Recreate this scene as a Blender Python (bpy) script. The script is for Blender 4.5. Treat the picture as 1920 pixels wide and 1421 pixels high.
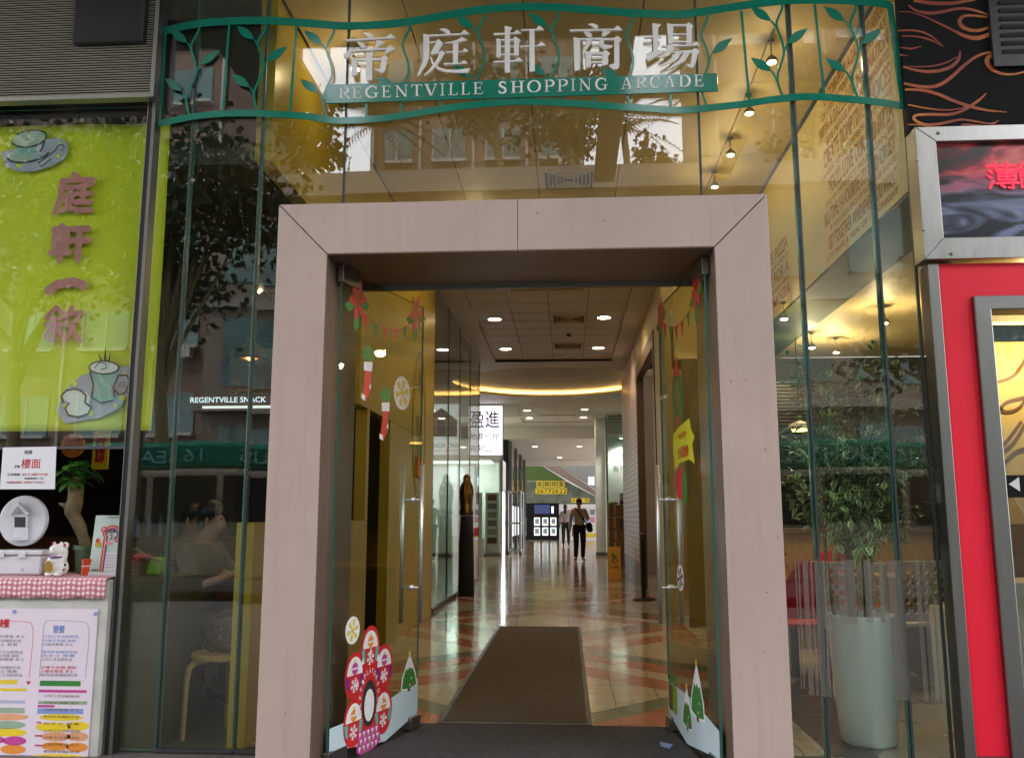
import bpy, bmesh, math, random
from mathutils import Vector, Matrix
random.seed(7)
for o in list(bpy.data.objects): bpy.data.objects.remove(o)
SC = bpy.context.scene
COL = SC.collection
R = math.radians

# ------------------------------------------------------------------ camera
FPX, CX, CY = 1637.0, 960.0, 710.5            # focal length and centre in photo pixels (1920 x 1421)
YAW, PITCH, EYE = R(3.56), R(8.973), 1.2
cam_d = bpy.data.cameras.new('camera'); cam = bpy.data.objects.new('camera', cam_d); COL.objects.link(cam)
cam.location = (0, 0, EYE); cam.rotation_euler = (R(90) + PITCH, 0, YAW)
cam_d.sensor_fit = 'HORIZONTAL'; cam_d.sensor_width = 36; cam_d.lens = 36 * FPX / 1920
cam_d.clip_start = 0.05; cam_d.clip_end = 2000
SC.camera = cam

# ------------------------------------------------------------------ sky, sun, exposure
W = bpy.data.worlds.new('World'); SC.world = W; W.use_nodes = True
nt = W.node_tree; nt.nodes.clear()
SUN_EL, SUN_AZ = R(52), R(20)                 # the sun stands behind the arcade, veiled by cloud
sky = nt.nodes.new('ShaderNodeTexSky'); sky.sky_type = 'NISHITA'; sky.sun_disc = False
sky.sun_elevation = SUN_EL; sky.sun_rotation = SUN_AZ; sky.air_density = 1.2; sky.dust_density = 4.0; sky.ozone_density = 1.0
tc = nt.nodes.new('ShaderNodeTexCoord'); nz = nt.nodes.new('ShaderNodeTexNoise'); nz.inputs['Scale'].default_value = 2.2; nz.inputs['Detail'].default_value = 6
rp = nt.nodes.new('ShaderNodeValToRGB'); rp.color_ramp.elements[0].position = .3; rp.color_ramp.elements[0].color = (38, 39, 42.5, 1)
rp.color_ramp.elements[1].position = .7; rp.color_ramp.elements[1].color = (50, 50.5, 53.5, 1)
mx = nt.nodes.new('ShaderNodeMix'); mx.data_type = 'RGBA'; mx.inputs[0].default_value = .82   # overcast: a pale cloud layer over the clear sky
bg = nt.nodes.new('ShaderNodeBackground'); bg.inputs['Strength'].default_value = .12
wo = nt.nodes.new('ShaderNodeOutputWorld')
L = nt.links.new
L(tc.outputs['Generated'], nz.inputs['Vector']); L(nz.outputs['Fac'], rp.inputs['Fac'])
L(sky.outputs['Color'], mx.inputs['A']); L(rp.outputs['Color'], mx.inputs['B']); L(mx.outputs['Result'], bg.inputs['Color']); L(bg.outputs['Background'], wo.inputs['Surface'])
sd = bpy.data.lights.new('sun', 'SUN'); sd.energy = .55; sd.angle = R(14); sd.color = (1, .95, .88)
so = bpy.data.objects.new('sun', sd); COL.objects.link(so)
_d = Vector((math.sin(SUN_AZ) * math.cos(SUN_EL), math.cos(SUN_AZ) * math.cos(SUN_EL), math.sin(SUN_EL)))
so.rotation_euler = _d.to_track_quat('Z', 'Y').to_euler(); so.location = (0, 0, 30)
SC.view_settings.view_transform = 'Standard'; SC.view_settings.look = 'None'
SC.view_settings.exposure = 0.52; SC.view_settings.gamma = 1.0; SC.view_settings.use_curve_mapping = False
cy = SC.cycles
cy.use_denoising = True; cy.max_bounces = 8; cy.diffuse_bounces = 3; cy.glossy_bounces = 4; cy.transmission_bounces = 4
cy.transparent_max_bounces = 32; cy.sample_clamp_indirect = 4.0; cy.caustics_reflective = False; cy.caustics_refractive = False
LAMP = .85                                    # one dial for every lamp

# ------------------------------------------------------------------ photo pixel -> metres on a real plane
_F = Vector((-math.sin(YAW) * math.cos(PITCH), math.cos(YAW) * math.cos(PITCH), math.sin(PITCH)))
_Rt = Vector((math.cos(YAW), math.sin(YAW), 0)); _U = _Rt.cross(_F); _C = Vector((0, 0, EYE))
def ray(x, y): return _F + _Rt * ((x - CX) / FPX) - _U * ((y - CY) / FPX)
def onY(x, y, Y): d = ray(x, y); return _C + d * (Y / d.y)
def onX(x, y, X): d = ray(x, y); return _C + d * (X / d.x)
def onZ(x, y, Z): d = ray(x, y); return _C + d * ((Z - EYE) / d.z)
def onP(x, y, O, n): d = ray(x, y); return _C + d * ((O - _C).dot(n) / d.dot(n))

# ------------------------------------------------------------------ materials
M = {}
def _nodes(name):
    m = bpy.data.materials.new(name); m.use_nodes = True; M[name] = m
    return m, m.node_tree, m.node_tree.nodes['Principled BSDF']
def pm(name, col, rough=.5, metal=0, var=.10, vs=6, bump=0, bs=80, spec=.5, coat=0, stretch=None, rvar=.12):
    m, t, b = _nodes(name)
    tc = t.nodes.new('ShaderNodeTexCoord'); n = t.nodes.new('ShaderNodeTexNoise'); n.inputs['Scale'].default_value = vs; n.inputs['Detail'].default_value = 5
    src = tc.outputs['Object']
    if stretch:
        mp = t.nodes.new('ShaderNodeMapping'); mp.inputs['Scale'].default_value = stretch; t.links.new(src, mp.inputs['Vector']); src = mp.outputs['Vector']
    t.links.new(src, n.inputs['Vector'])
    r = t.nodes.new('ShaderNodeValToRGB'); r.color_ramp.elements[0].position = .3; r.color_ramp.elements[1].position = .7
    r.color_ramp.elements[0].color = tuple(c * (1 - var) for c in col) + (1,); r.color_ramp.elements[1].color = tuple(min(1, c * (1 + var)) for c in col) + (1,)
    t.links.new(n.outputs['Fac'], r.inputs['Fac']); t.links.new(r.outputs['Color'], b.inputs['Base Color'])
    mr = t.nodes.new('ShaderNodeMapRange'); mr.inputs['To Min'].default_value = max(.02, rough - rvar); mr.inputs['To Max'].default_value = min(1, rough + rvar)
    t.links.new(n.outputs['Fac'], mr.inputs['Value']); t.links.new(mr.outputs['Result'], b.inputs['Roughness'])
    b.inputs['Metallic'].default_value = metal; b.inputs['Specular IOR Level'].default_value = spec; b.inputs['Coat Weight'].default_value = coat
    if bump:
        n2 = t.nodes.new('ShaderNodeTexNoise'); n2.inputs['Scale'].default_value = bs; n2.inputs['Detail'].default_value = 3; t.links.new(src, n2.inputs['Vector'])
        bp = t.nodes.new('ShaderNodeBump'); bp.inputs['Strength'].default_value = bump; bp.inputs['Distance'].default_value = .01
        t.links.new(n2.outputs['Fac'], bp.inputs['Height']); t.links.new(bp.outputs['Normal'], b.inputs['Normal'])
    return m
def em(name, col, strength):
    m, t, b = _nodes(name)
    b.inputs['Base Color'].default_value = tuple(c * .8 for c in col) + (1,); b.inputs['Emission Color'].default_value = col + (1,); b.inputs['Emission Strength'].default_value = strength
    return m
def glass(name, tint=(.93, .965, .94), ior=1.55, rough=0.0):
    m, t, b = _nodes(name); t.nodes.remove(b)
    tr = t.nodes.new('ShaderNodeBsdfTransparent'); tr.inputs['Color'].default_value = tint + (1,)
    gl = t.nodes.new('ShaderNodeBsdfGlossy'); gl.inputs['Roughness'].default_value = rough
    lw = t.nodes.new('ShaderNodeLayerWeight'); lw.inputs['Blend'].default_value = .5; f0 = ((ior - 1) / (ior + 1)) ** 2
    frf = math_n(t, 'ADD', math_n(t, 'MULTIPLY', math_n(t, 'POWER', lw.outputs['Facing'], 5.0), 1 - f0), f0)   # Schlick, the same from both faces
    tcd = t.nodes.new('ShaderNodeTexCoord'); nn = t.nodes.new('ShaderNodeTexNoise'); nn.inputs['Scale'].default_value = .9; nn.inputs['Detail'].default_value = 0
    bp = t.nodes.new('ShaderNodeBump'); bp.inputs['Strength'].default_value = .012; bp.inputs['Distance'].default_value = .05
    mi = t.nodes.new('ShaderNodeMixShader'); out = t.nodes['Material Output']
    k = t.links.new
    k(tcd.outputs['Object'], nn.inputs['Vector']); k(nn.outputs['Fac'], bp.inputs['Height']); k(bp.outputs['Normal'], gl.inputs['Normal'])
    k(frf, mi.inputs['Fac']); k(tr.outputs['BSDF'], mi.inputs[1]); k(gl.outputs['BSDF'], mi.inputs[2]); k(mi.outputs['Shader'], out.inputs['Surface'])
    return m
def film(name, col, alpha):
    m, t, b = _nodes(name); out = t.nodes['Material Output']
    tr = t.nodes.new('ShaderNodeBsdfTransparent'); mi = t.nodes.new('ShaderNodeMixShader')
    tcd = t.nodes.new('ShaderNodeTexCoord'); nn = t.nodes.new('ShaderNodeTexNoise'); nn.inputs['Scale'].default_value = 5
    mr = t.nodes.new('ShaderNodeMapRange'); mr.inputs['To Min'].default_value = alpha - .07; mr.inputs['To Max'].default_value = min(1, alpha + .07)
    b.inputs['Base Color'].default_value = col + (1,); b.inputs['Roughness'].default_value = .6
    k = t.links.new
    k(tcd.outputs['Object'], nn.inputs['Vector']); k(nn.outputs['Fac'], mr.inputs['Value']); k(mr.outputs['Result'], mi.inputs['Fac'])
    k(tr.outputs['BSDF'], mi.inputs[1]); k(b.outputs['BSDF'], mi.inputs[2]); k(mi.outputs['Shader'], out.inputs['Surface'])
    return m
def math_n(t, op, a, b=None):
    n = t.nodes.new('ShaderNodeMath'); n.operation = op
    for i, v in enumerate((a, b)):
        if v is None: continue
        if isinstance(v, (int, float)): n.inputs[i].default_value = v
        else: t.links.new(v, n.inputs[i])
    return n.outputs[0]
def band(t, v, lo, hi): return math_n(t, 'MULTIPLY', math_n(t, 'GREATER_THAN', v, lo), math_n(t, 'LESS_THAN', v, hi))
def mixc(t, f, a, b):
    n = t.nodes.new('ShaderNodeMix'); n.data_type = 'RGBA'; t.links.new(f, n.inputs[0])
    for k, v in (('A', a), ('B', b)):
        if isinstance(v, tuple): n.inputs[k].default_value = v + (1,)
        else: t.links.new(v, n.inputs[k])
    return n.outputs['Result']
def noise_mul(t, src, col, amt, scale):
    n = t.nodes.new('ShaderNodeTexNoise'); n.inputs['Scale'].default_value = scale; n.inputs['Detail'].default_value = 5; t.links.new(src, n.inputs['Vector'])
    mr = t.nodes.new('ShaderNodeMapRange'); mr.inputs['To Min'].default_value = 1 - amt; mr.inputs['To Max'].default_value = 1 + amt; t.links.new(n.outputs['Fac'], mr.inputs['Value'])
    v = t.nodes.new('ShaderNodeVectorMath'); v.operation = 'SCALE'; t.links.new(col, v.inputs[0]); t.links.new(mr.outputs['Result'], v.inputs['Scale'])
    return v.outputs[0]
def floor_mat():
    m, t, b = _nodes('floor_tiles')
    tc = t.nodes.new('ShaderNodeTexCoord'); sp = t.nodes.new('ShaderNodeSeparateXYZ'); t.links.new(tc.outputs['Object'], sp.inputs[0])
    x, y = sp.outputs[0], sp.outputs[1]
    s = math_n(t, 'ABSOLUTE', math_n(t, 'ADD', x, .24))
    P = 3.87
    def fam(v, ph):
        w = math_n(t, 'MODULO', math_n(t, 'ADD', math_n(t, 'SUBTRACT', v, ph), 20 * P + 1.5), P)    # 1.5 = the green line
        return band(t, w, 1.36, 1.66), math_n(t, 'MAXIMUM', band(t, w, .94, 1.36), band(t, w, .2, .62))
    g1, r1 = fam(math_n(t, 'ADD', y, s), 8.65); g2, r2 = fam(math_n(t, 'SUBTRACT', y, s), 9.03)
    red = math_n(t, 'MAXIMUM', r1, r2); grn = math_n(t, 'MAXIMUM', g1, g2)
    inside = band(t, x, -1.73, 1.3)
    c = mixc(t, math_n(t, 'MULTIPLY', red, inside), (.54, .455, .31), (.46, .165, .085))
    c = mixc(t, math_n(t, 'MULTIPLY', grn, inside), c, (.17, .19, .105))
    c = noise_mul(t, tc.outputs['Object'], c, .16, 7)
    def grout(v): 
        w = math_n(t, 'MODULO', math_n(t, 'ADD', v, 60.0), .30); return math_n(t, 'LESS_THAN', w, .006)
    c = mixc(t, math_n(t, 'MAXIMUM', grout(x), grout(y)), c, (.16, .13, .10))
    t.links.new(c, b.inputs['Base Color'])
    n = t.nodes.new('ShaderNodeTexNoise'); n.inputs['Scale'].default_value = 3; t.links.new(tc.outputs['Object'], n.inputs['Vector'])
    mr = t.nodes.new('ShaderNodeMapRange'); mr.inputs['To Min'].default_value = .05; mr.inputs['To Max'].default_value = .2; t.links.new(n.outputs['Fac'], mr.inputs['Value']); t.links.new(mr.outputs['Result'], b.inputs['Roughness'])
    n2 = t.nodes.new('ShaderNodeTexNoise'); n2.inputs['Scale'].default_value = 2.2; t.links.new(tc.outputs['Object'], n2.inputs['Vector'])
    bp = t.nodes.new('ShaderNodeBump'); bp.inputs['Strength'].default_value = .06; bp.inputs['Distance'].default_value = .02; t.links.new(n2.outputs['Fac'], bp.inputs['Height']); t.links.new(bp.outputs['Normal'], b.inputs['Normal'])
    b.inputs['Specular IOR Level'].default_value = .45
def gingham():
    m, t, b = _nodes('gingham')
    tc = t.nodes.new('ShaderNodeTexCoord'); sp = t.nodes.new('ShaderNodeSeparateXYZ'); t.links.new(tc.outputs['Object'], sp.inputs[0])
    def st(v): return math_n(t, 'LESS_THAN', math_n(t, 'MODULO', math_n(t, 'ADD', v, 50.0), .027), .0135)
    a, c = st(sp.outputs[0]), st(math_n(t, 'ADD', sp.outputs[2], math_n(t, 'MULTIPLY', sp.outputs[1], .9)))
    f = math_n(t, 'MULTIPLY', math_n(t, 'ADD', a, c), .5)
    rp = t.nodes.new('ShaderNodeValToRGB'); e = rp.color_ramp.elements; e[0].color = (.80, .72, .72, 1); e[1].color = (.52, .13, .18, 1); e.new(.5).color = (.58, .24, .28, 1)
    t.links.new(f, rp.inputs['Fac']); t.links.new(rp.outputs['Color'], b.inputs['Base Color']); b.inputs['Roughness'].default_value = .75
def poster_bricks(name, scale, c1, c2, mort):
    m, t, b = _nodes(name)
    tc = t.nodes.new('ShaderNodeTexCoord'); mp = t.nodes.new('ShaderNodeMapping'); mp.inputs['Rotation'].default_value = (0, R(90), R(90)) 
    sp = t.nodes.new('ShaderNodeSeparateXYZ'); cb = t.nodes.new('ShaderNodeCombineXYZ')
    t.links.new(tc.outputs['Object'], sp.inputs[0]); t.links.new(sp.outputs[1], cb.inputs[0]); t.links.new(sp.outputs[2], cb.inputs[1])
    br = t.nodes.new('ShaderNodeTexBrick'); br.inputs['Scale'].default_value = scale; br.inputs['Color1'].default_value = c1 + (1,); br.inputs['Color2'].default_value = c2 + (1,); br.inputs['Mortar'].default_value = mort + (1,); br.inputs['Mortar Size'].default_value = .06
    t.links.new(cb.outputs[0], br.inputs['Vector']); t.links.new(noise_mul(t, tc.outputs['Object'], br.outputs['Color'], .25, 4), b.inputs['Base Color']); b.inputs['Roughness'].default_value = .35
def cloudy(name, stops, scale, stretch=(1, 1, 1), rough=.3, detail=3, dist=1.2):
    m, t, b = _nodes(name)
    tc = t.nodes.new('ShaderNodeTexCoord'); mp = t.nodes.new('ShaderNodeMapping'); mp.inputs['Scale'].default_value = stretch
    n = t.nodes.new('ShaderNodeTexNoise'); n.inputs['Scale'].default_value = scale; n.inputs['Detail'].default_value = detail; n.inputs['Distortion'].default_value = dist
    rp = t.nodes.new('ShaderNodeValToRGB'); e = rp.color_ramp.elements
    e[0].position, e[0].color = stops[0][0], stops[0][1] + (1,); e[1].position, e[1].color = stops[-1][0], stops[-1][1] + (1,)
    for p, c in stops[1:-1]: e.new(p).color = c + (1,)
    t.links.new(tc.outputs['Object'], mp.inputs['Vector']); t.links.new(mp.outputs['Vector'], n.inputs['Vector']); t.links.new(n.outputs['Fac'], rp.inputs['Fac']); t.links.new(rp.outputs['Color'], b.inputs['Base Color'])
    b.inputs['Roughness'].default_value = rough
    return m
def portal_metal():
    m = pm('portal_metal', (.415, .315, .272), .36, .0, .06, 1.6, bump=.05, bs=420, rvar=.16); t = m.node_tree; b = t.nodes['Principled BSDF']; src = b.inputs['Base Color'].links[0].from_socket
    tc = t.nodes.new('ShaderNodeTexCoord'); n = t.nodes.new('ShaderNodeTexNoise'); n.inputs['Scale'].default_value = 34; n.inputs['Detail'].default_value = 1; t.links.new(tc.outputs['Object'], n.inputs['Vector'])
    mp = t.nodes.new('ShaderNodeMapping'); mp.inputs['Scale'].default_value = (14, 14, 1.2); n2 = t.nodes.new('ShaderNodeTexNoise'); n2.inputs['Scale'].default_value = 1.5; n2.inputs['Detail'].default_value = 4; t.links.new(tc.outputs['Object'], mp.inputs['Vector']); t.links.new(mp.outputs['Vector'], n2.inputs['Vector'])
    c = mixc(t, math_n(t, 'GREATER_THAN', n.outputs['Fac'], .785), src, (.12, .085, .06)); mr = t.nodes.new('ShaderNodeMapRange'); mr.inputs['From Min'].default_value = .48; mr.inputs['From Max'].default_value = .75; mr.inputs['To Max'].default_value = .35; t.links.new(n2.outputs['Fac'], mr.inputs['Value'])
    t.links.new(mixc(t, mr.outputs['Result'], c, (.34, .25, .20)), b.inputs['Base Color'])
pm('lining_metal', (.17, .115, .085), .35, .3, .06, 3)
pm('dark_gap', (.02, .018, .016), .8)
pm('steel', (.35, .345, .325), .30, 1, .05, 4, stretch=(12, 1, 1.5), rvar=.06)
pm('handle_steel', (.80, .79, .77), .34, .85, .04, 5); pm('steel_satin', (.23, .225, .21), .36, 1, .06, 4, stretch=(40, 40, 1.0), rvar=.06)
pm('slat_paint', (.50, .46, .39), .45, 0, .08, 5)
pm('dark_steel', (.10, .10, .11), .4, .8)
pm('black_metal', (.012, .012, .013), .35, 0, .2)
pm('sealant', (.03, .045, .045), .45)
pm('vine_green', (.004, .19, .125), .10, 0, .06, rvar=.03)
pm('letter_white', (.82, .79, .77), .3, .0, .05)
pm('yellow_paint', (.38, .265, .010), .33, 0, .07, 2, spec=.6)
pm('cream_paint', (.68, .55, .27), .5, 0, .05, 2)
pm('cream_ceiling', (.62, .495, .26), .6, 0, .06, 2)
pm('green_soffit', (.040, .055, .022), .6, 0, .2, 3)
pm('grey_ceiling', (.66, .60, .50), .6, 0, .05, 2)
pm('beige_wall', (.40, .33, .22), .55, 0, .06, 2)
pm('white_paint', (.72, .71, .68), .5, 0, .05, 3)
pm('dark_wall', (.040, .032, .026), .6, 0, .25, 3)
pm('brown_wood', (.16, .085, .04), .4, 0, .25, 3, stretch=(1, 8, 8))
pm('counter_side', (.105, .088, .048), .5, 0, .15, 3, stretch=(1, 6, 6))
pm('pale_wood', (.52, .33, .12), .4, 0, .14, 4, stretch=(8, 8, 1))
pm('orange_panel', (.50, .14, .015), .4, 0, .1)
pm('lime_fabric', (.68, .72, .018), .75, 0, .06, 2.5, bump=.15, bs=300)
pm('plum_ink', (.60, .23, .23), .7, 0, .08)
pm('black_ink', (.012, .011, .014), .5)
pm('white_ink', (.75, .75, .74), .5); pm('lilac_ink', (.42, .42, .55), .6, 0, .06); pm('aqua_ink', (.22, .45, .45), .6); pm('paleaqua_ink', (.42, .55, .45), .6)
pm('red_ink', (.55, .02, .025), .45); pm('green_ink', (.03, .20, .035), .5); pm('yellow_ink', (.75, .55, .02), .5); pm('purple_ink', (.13, .02, .22), .4); pm('magenta_ink', (.50, .05, .27), .5)
pm('orange_ink', (.72, .25, .03), .5); pm('grey_ink', (.22, .21, .25), .6); pm('blue_ink', (.22, .30, .58), .5); pm('rust_ink', (.42, .13, .03), .5); pm('sage_ink', (.28, .38, .27), .5); pm('truss_paint', (.26, .19, .15), .6); pm('clad_paint', (.30, .30, .28), .6); pm('mural_green', (.07, .12, .02), .6); pm('mural_sage', (.13, .15, .10), .6, 0, .4, 2)
pm('peach_ink', (.68, .33, .17), .5); pm('leaf_ink', (.25, .45, .04), .5); pm('brown_ink', (.16, .07, .02), .5); pm('pink_ink', (.70, .25, .35), .5); pm('ribbon_ink', (.62, .60, .02), .5); pm('teal_ink', (.08, .42, .33), .5)
pm('snow_film', (.50, .62, .66), .5, 0, .04)
pm('paper', (.74, .73, .76), .6, 0, .03, 3); pm('menu_paper', (.72, .63, .70), .6, 0, .03, 3); pm('leaflet_paper', (.55, .66, .60), .5, 0, .04)
pm('render_wall', (.50, .49, .44), .75, 0, .16, 5, bump=.25, bs=40)
pm('red_laminate', (.80, .016, .040), .45, 0, .05, 3, bump=.04, bs=500, spec=.3)
pm('black_panel', (.008, .008, .008), .7, 0, .3, spec=.15)
cloudy('flame_ink', [(.35, (.22, .03, .02)), (.5, (.42, .09, .015)), (.7, (.62, .24, .03))], 1.6, rough=.5)
def flame_print():
    m, t, b = _nodes('flame_print')
    tc = t.nodes.new('ShaderNodeTexCoord'); sp = t.nodes.new('ShaderNodeSeparateXYZ'); t.links.new(tc.outputs['Object'], sp.inputs[0])
    mp = t.nodes.new('ShaderNodeMapping'); mp.inputs['Scale'].default_value = (1.6, 1, 5.0); n = t.nodes.new('ShaderNodeTexNoise'); n.inputs['Scale'].default_value = 1.3; n.inputs['Detail'].default_value = 2; n.inputs['Distortion'].default_value = 1.4
    t.links.new(tc.outputs['Object'], mp.inputs['Vector']); t.links.new(mp.outputs['Vector'], n.inputs['Vector'])
    def ramp(stops):
        r = t.nodes.new('ShaderNodeValToRGB'); e = r.color_ramp.elements; e[0].position, e[0].color = stops[0][0], stops[0][1] + (1,); e[1].position, e[1].color = stops[-1][0], stops[-1][1] + (1,)
        for p, c in stops[1:-1]: e.new(p).color = c + (1,)
        t.links.new(n.outputs['Fac'], r.inputs['Fac']); return r.outputs['Color']
    hot = ramp([(.34, (.02, .012, .015)), (.46, (.10, .01, .015)), (.55, (.50, .03, .05)), (.70, (.66, .17, .13))]); cold = ramp([(.38, (.012, .012, .02)), (.47, (.07, .08, .13)), (.56, (.20, .23, .36)), (.66, (.05, .04, .06)), (.72, (.5, .16, .12))])
    z = sp.outputs[2]; w = math_n(t, 'ADD', z, math_n(t, 'MULTIPLY', n.outputs['Fac'], .25))
    mr = t.nodes.new('ShaderNodeMapRange'); mr.inputs['From Min'].default_value = .48; mr.inputs['From Max'].default_value = .66; t.links.new(w, mr.inputs['Value'])
    t.links.new(mixc(t, mr.outputs['Result'], cold, hot), b.inputs['Base Color']); b.inputs['Roughness'].default_value = .22
flame_print()
em('neon_red', (1.0, .02, .06), .9)
pm('mat_grey', (.055, .052, .055), .95, 0, .35, 40, bump=.8, bs=260)
pm('mat_brown', (.10, .078, .056), .95, 0, .25, 30, bump=.8, bs=260)
pm('pavement_tile', (.12, .11, .10), .7, 0, .15, 4, bump=.15, bs=60)
pm('asphalt', (.05, .05, .05), .85, 0, .2, 20, bump=.5, bs=120)
pm('cafe_floor', (.13, .135, .12), .35, 0, .12, 4)
pm('restaurant_floor', (.52, .47, .38), .3, 0, .08, 4); pm('grey_floor', (.09, .085, .08), .3, 0, .15)
pm('pot_white', (.78, .88, .90), .18, 0, .03, 3, coat=.6)
pm('soil', (.03, .02, .012), .9); pm('bark', (.20, .16, .08), .8, 0, .3, 20, bump=.5, bs=60)
pm('leaf_dark', (.125, .25, .07), .38, 0, .3, 9); pm('leaf_cream', (.78, .84, .46), .45, 0, .2, 9); pm('leaf_jade', (.07, .22, .035), .3, 0, .25, 14)
pm('tree_leaf', (.035, .06, .015), .5, 0, .5, .9); pm('palm_leaf', (.05, .07, .02), .5, 0, .4, 1.2)
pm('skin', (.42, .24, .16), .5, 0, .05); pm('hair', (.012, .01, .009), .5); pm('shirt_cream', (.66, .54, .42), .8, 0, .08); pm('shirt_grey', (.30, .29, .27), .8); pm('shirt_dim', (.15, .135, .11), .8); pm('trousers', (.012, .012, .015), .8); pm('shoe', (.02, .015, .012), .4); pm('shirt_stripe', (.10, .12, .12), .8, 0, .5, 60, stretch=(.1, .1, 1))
pm('card_box', (.30, .185, .095), .75, 0, .08, 4); pm('caution_yellow', (.62, .30, .02), .4); pm('bronze', (.22, .12, .04), .25, .9, .3, 9)
pm('ceramic', (.74, .72, .68), .2, 0, .03); pm('gold', (.55, .36, .08), .35, .7); pm('plastic_grey', (.62, .62, .66), .3, 0, .03); pm('plastic_red', (.62, .05, .01), .3); pm('plastic_green', (.09, .16, .08), .4)
cloudy('bag_print', [(.30, (.012, .01, .01)), (.42, (.03, .015, .012)), (.46, (.30, .025, .02)), (.50, (.34, .29, .22)), (.53, (.012, .01, .01)), (.62, (.05, .08, .02)), (.66, (.30, .03, .03)), (.72, (.30, .25, .2))], 22, rough=.4, detail=2, dist=3)
pm('bus_cream', (.34, .32, .25), .25, 0, .04, coat=.5); pm('bus_green', (.01, .22, .15), .25, 0, .04, coat=.5); pm('dark_glass', (.02, .025, .03), .05, 0, .1); pm('tyre', (.02, .02, .02), .8)
pm('tower_wall', (.21, .135, .10), .75, 0, .10, .5); pm('tower_tile', (.13, .085, .06), .7, 0, .12, .5); pm('tower_window', (.12, .20, .19), .12, 0, .3, .8); pm('tower_white', (.42, .40, .37), .6); pm('podium_wall', (.22, .18, .14), .7, 0, .15, .7); pm('concrete', (.28, .25, .21), .75, 0, .12, 2)
pm('frost', (.46, .43, .40), .5)
film('frost_film', (.22, .20, .175), .34)
floor_mat(); gingham(); portal_metal()
poster_bricks('poster_wall', 2.6, (.46, .17, .10), (.52, .30, .24), (.60, .50, .45))
glass('facade_glass', (.925, .962, .925), 1.72)
glass('door_glass', (.90, .94, .90), 1.42)
glass('shop_glass', (.90, .95, .93), 1.28)
pm('glass_edge', (.06, .20, .17), .15, 0, .1)
em('lamp_glow', (1, .80, .55), 14); em('halogen_glow', (1, .72, .38), 18); em('sign_glow', (.93, .90, 1.0), 1.35); em('led_glow', (.86, .90, 1.0), 14); em('cove_glow', (1, .62, .20), 42); em('screen_glow', (.75, .82, .80), .9); em('blue_screen', (.03, .04, .12), .6); em('white_text_glow', (.75, .9, 1), .8); em('shop_light', (.85, 1, .86), 2.5); em('pendant_glow', (1, .55, .12), 9)
SET = {}

# ------------------------------------------------------------------ object helpers
ORG = {}
def thing(name, label, cat, loc=(0, 0, 0), group=None, kind=None):
    o = bpy.data.objects.new(name, None); COL.objects.link(o); o.empty_display_size = .1
    o.location = loc; ORG[o.name] = Vector(loc); o['label'] = label; o['category'] = cat
    if group: o['group'] = group
    if kind: o['kind'] = kind
    return o
def tag(o, label, cat, group=None, kind=None):
    o['label'] = label; o['category'] = cat
    if group: o['group'] = group
    if kind: o['kind'] = kind
    return o
def struct(o): o['kind'] = 'structure'; return o
def link_mesh(name, me, parent=None, loc=None):
    o = bpy.data.objects.new(name, me); COL.objects.link(o)
    if parent is not None:
        org = ORG[parent.name]; me.transform(Matrix.Translation(-org)); o.parent = parent; ORG[o.name] = org
    else:
        loc = Vector(loc) if loc is not None else Vector((0, 0, 0))
        if loc.length: me.transform(Matrix.Translation(-loc)); o.location = loc
        ORG[o.name] = loc
    return o
def dup(root, loc, label=None, rotz=0, group=None):
    r = root.copy(); COL.objects.link(r); r.location = loc; r.rotation_euler = (0, 0, rotz); ORG[r.name] = Vector(loc)
    if label: r['label'] = label
    if group: r['group'] = group
    for ch in [c for c in bpy.data.objects if c.parent == root]:
        c = ch.copy(); COL.objects.link(c); c.parent = r
        for g in [x for x in bpy.data.objects if x.parent == ch]:
            d = g.copy(); COL.objects.link(d); d.parent = c
    return r
class FR:                                     # a flat face in the world: origin, two axes, normal towards the viewer
    def __init__(s, O, ex, ey): s.O = Vector(O); s.x = Vector(ex).normalized(); s.y = Vector(ey).normalized(); s.n = s.x.cross(s.y)
    def p(s, a, b, c=0): return s.O + s.x * a + s.y * b + s.n * c
    def uv(s, px, py): q = onP(px, py, s.O, s.n) - s.O; return (q.dot(s.x), q.dot(s.y))
def front(Y): return FR((0, Y, 0), (1, 0, 0), (0, 0, 1))
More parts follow.
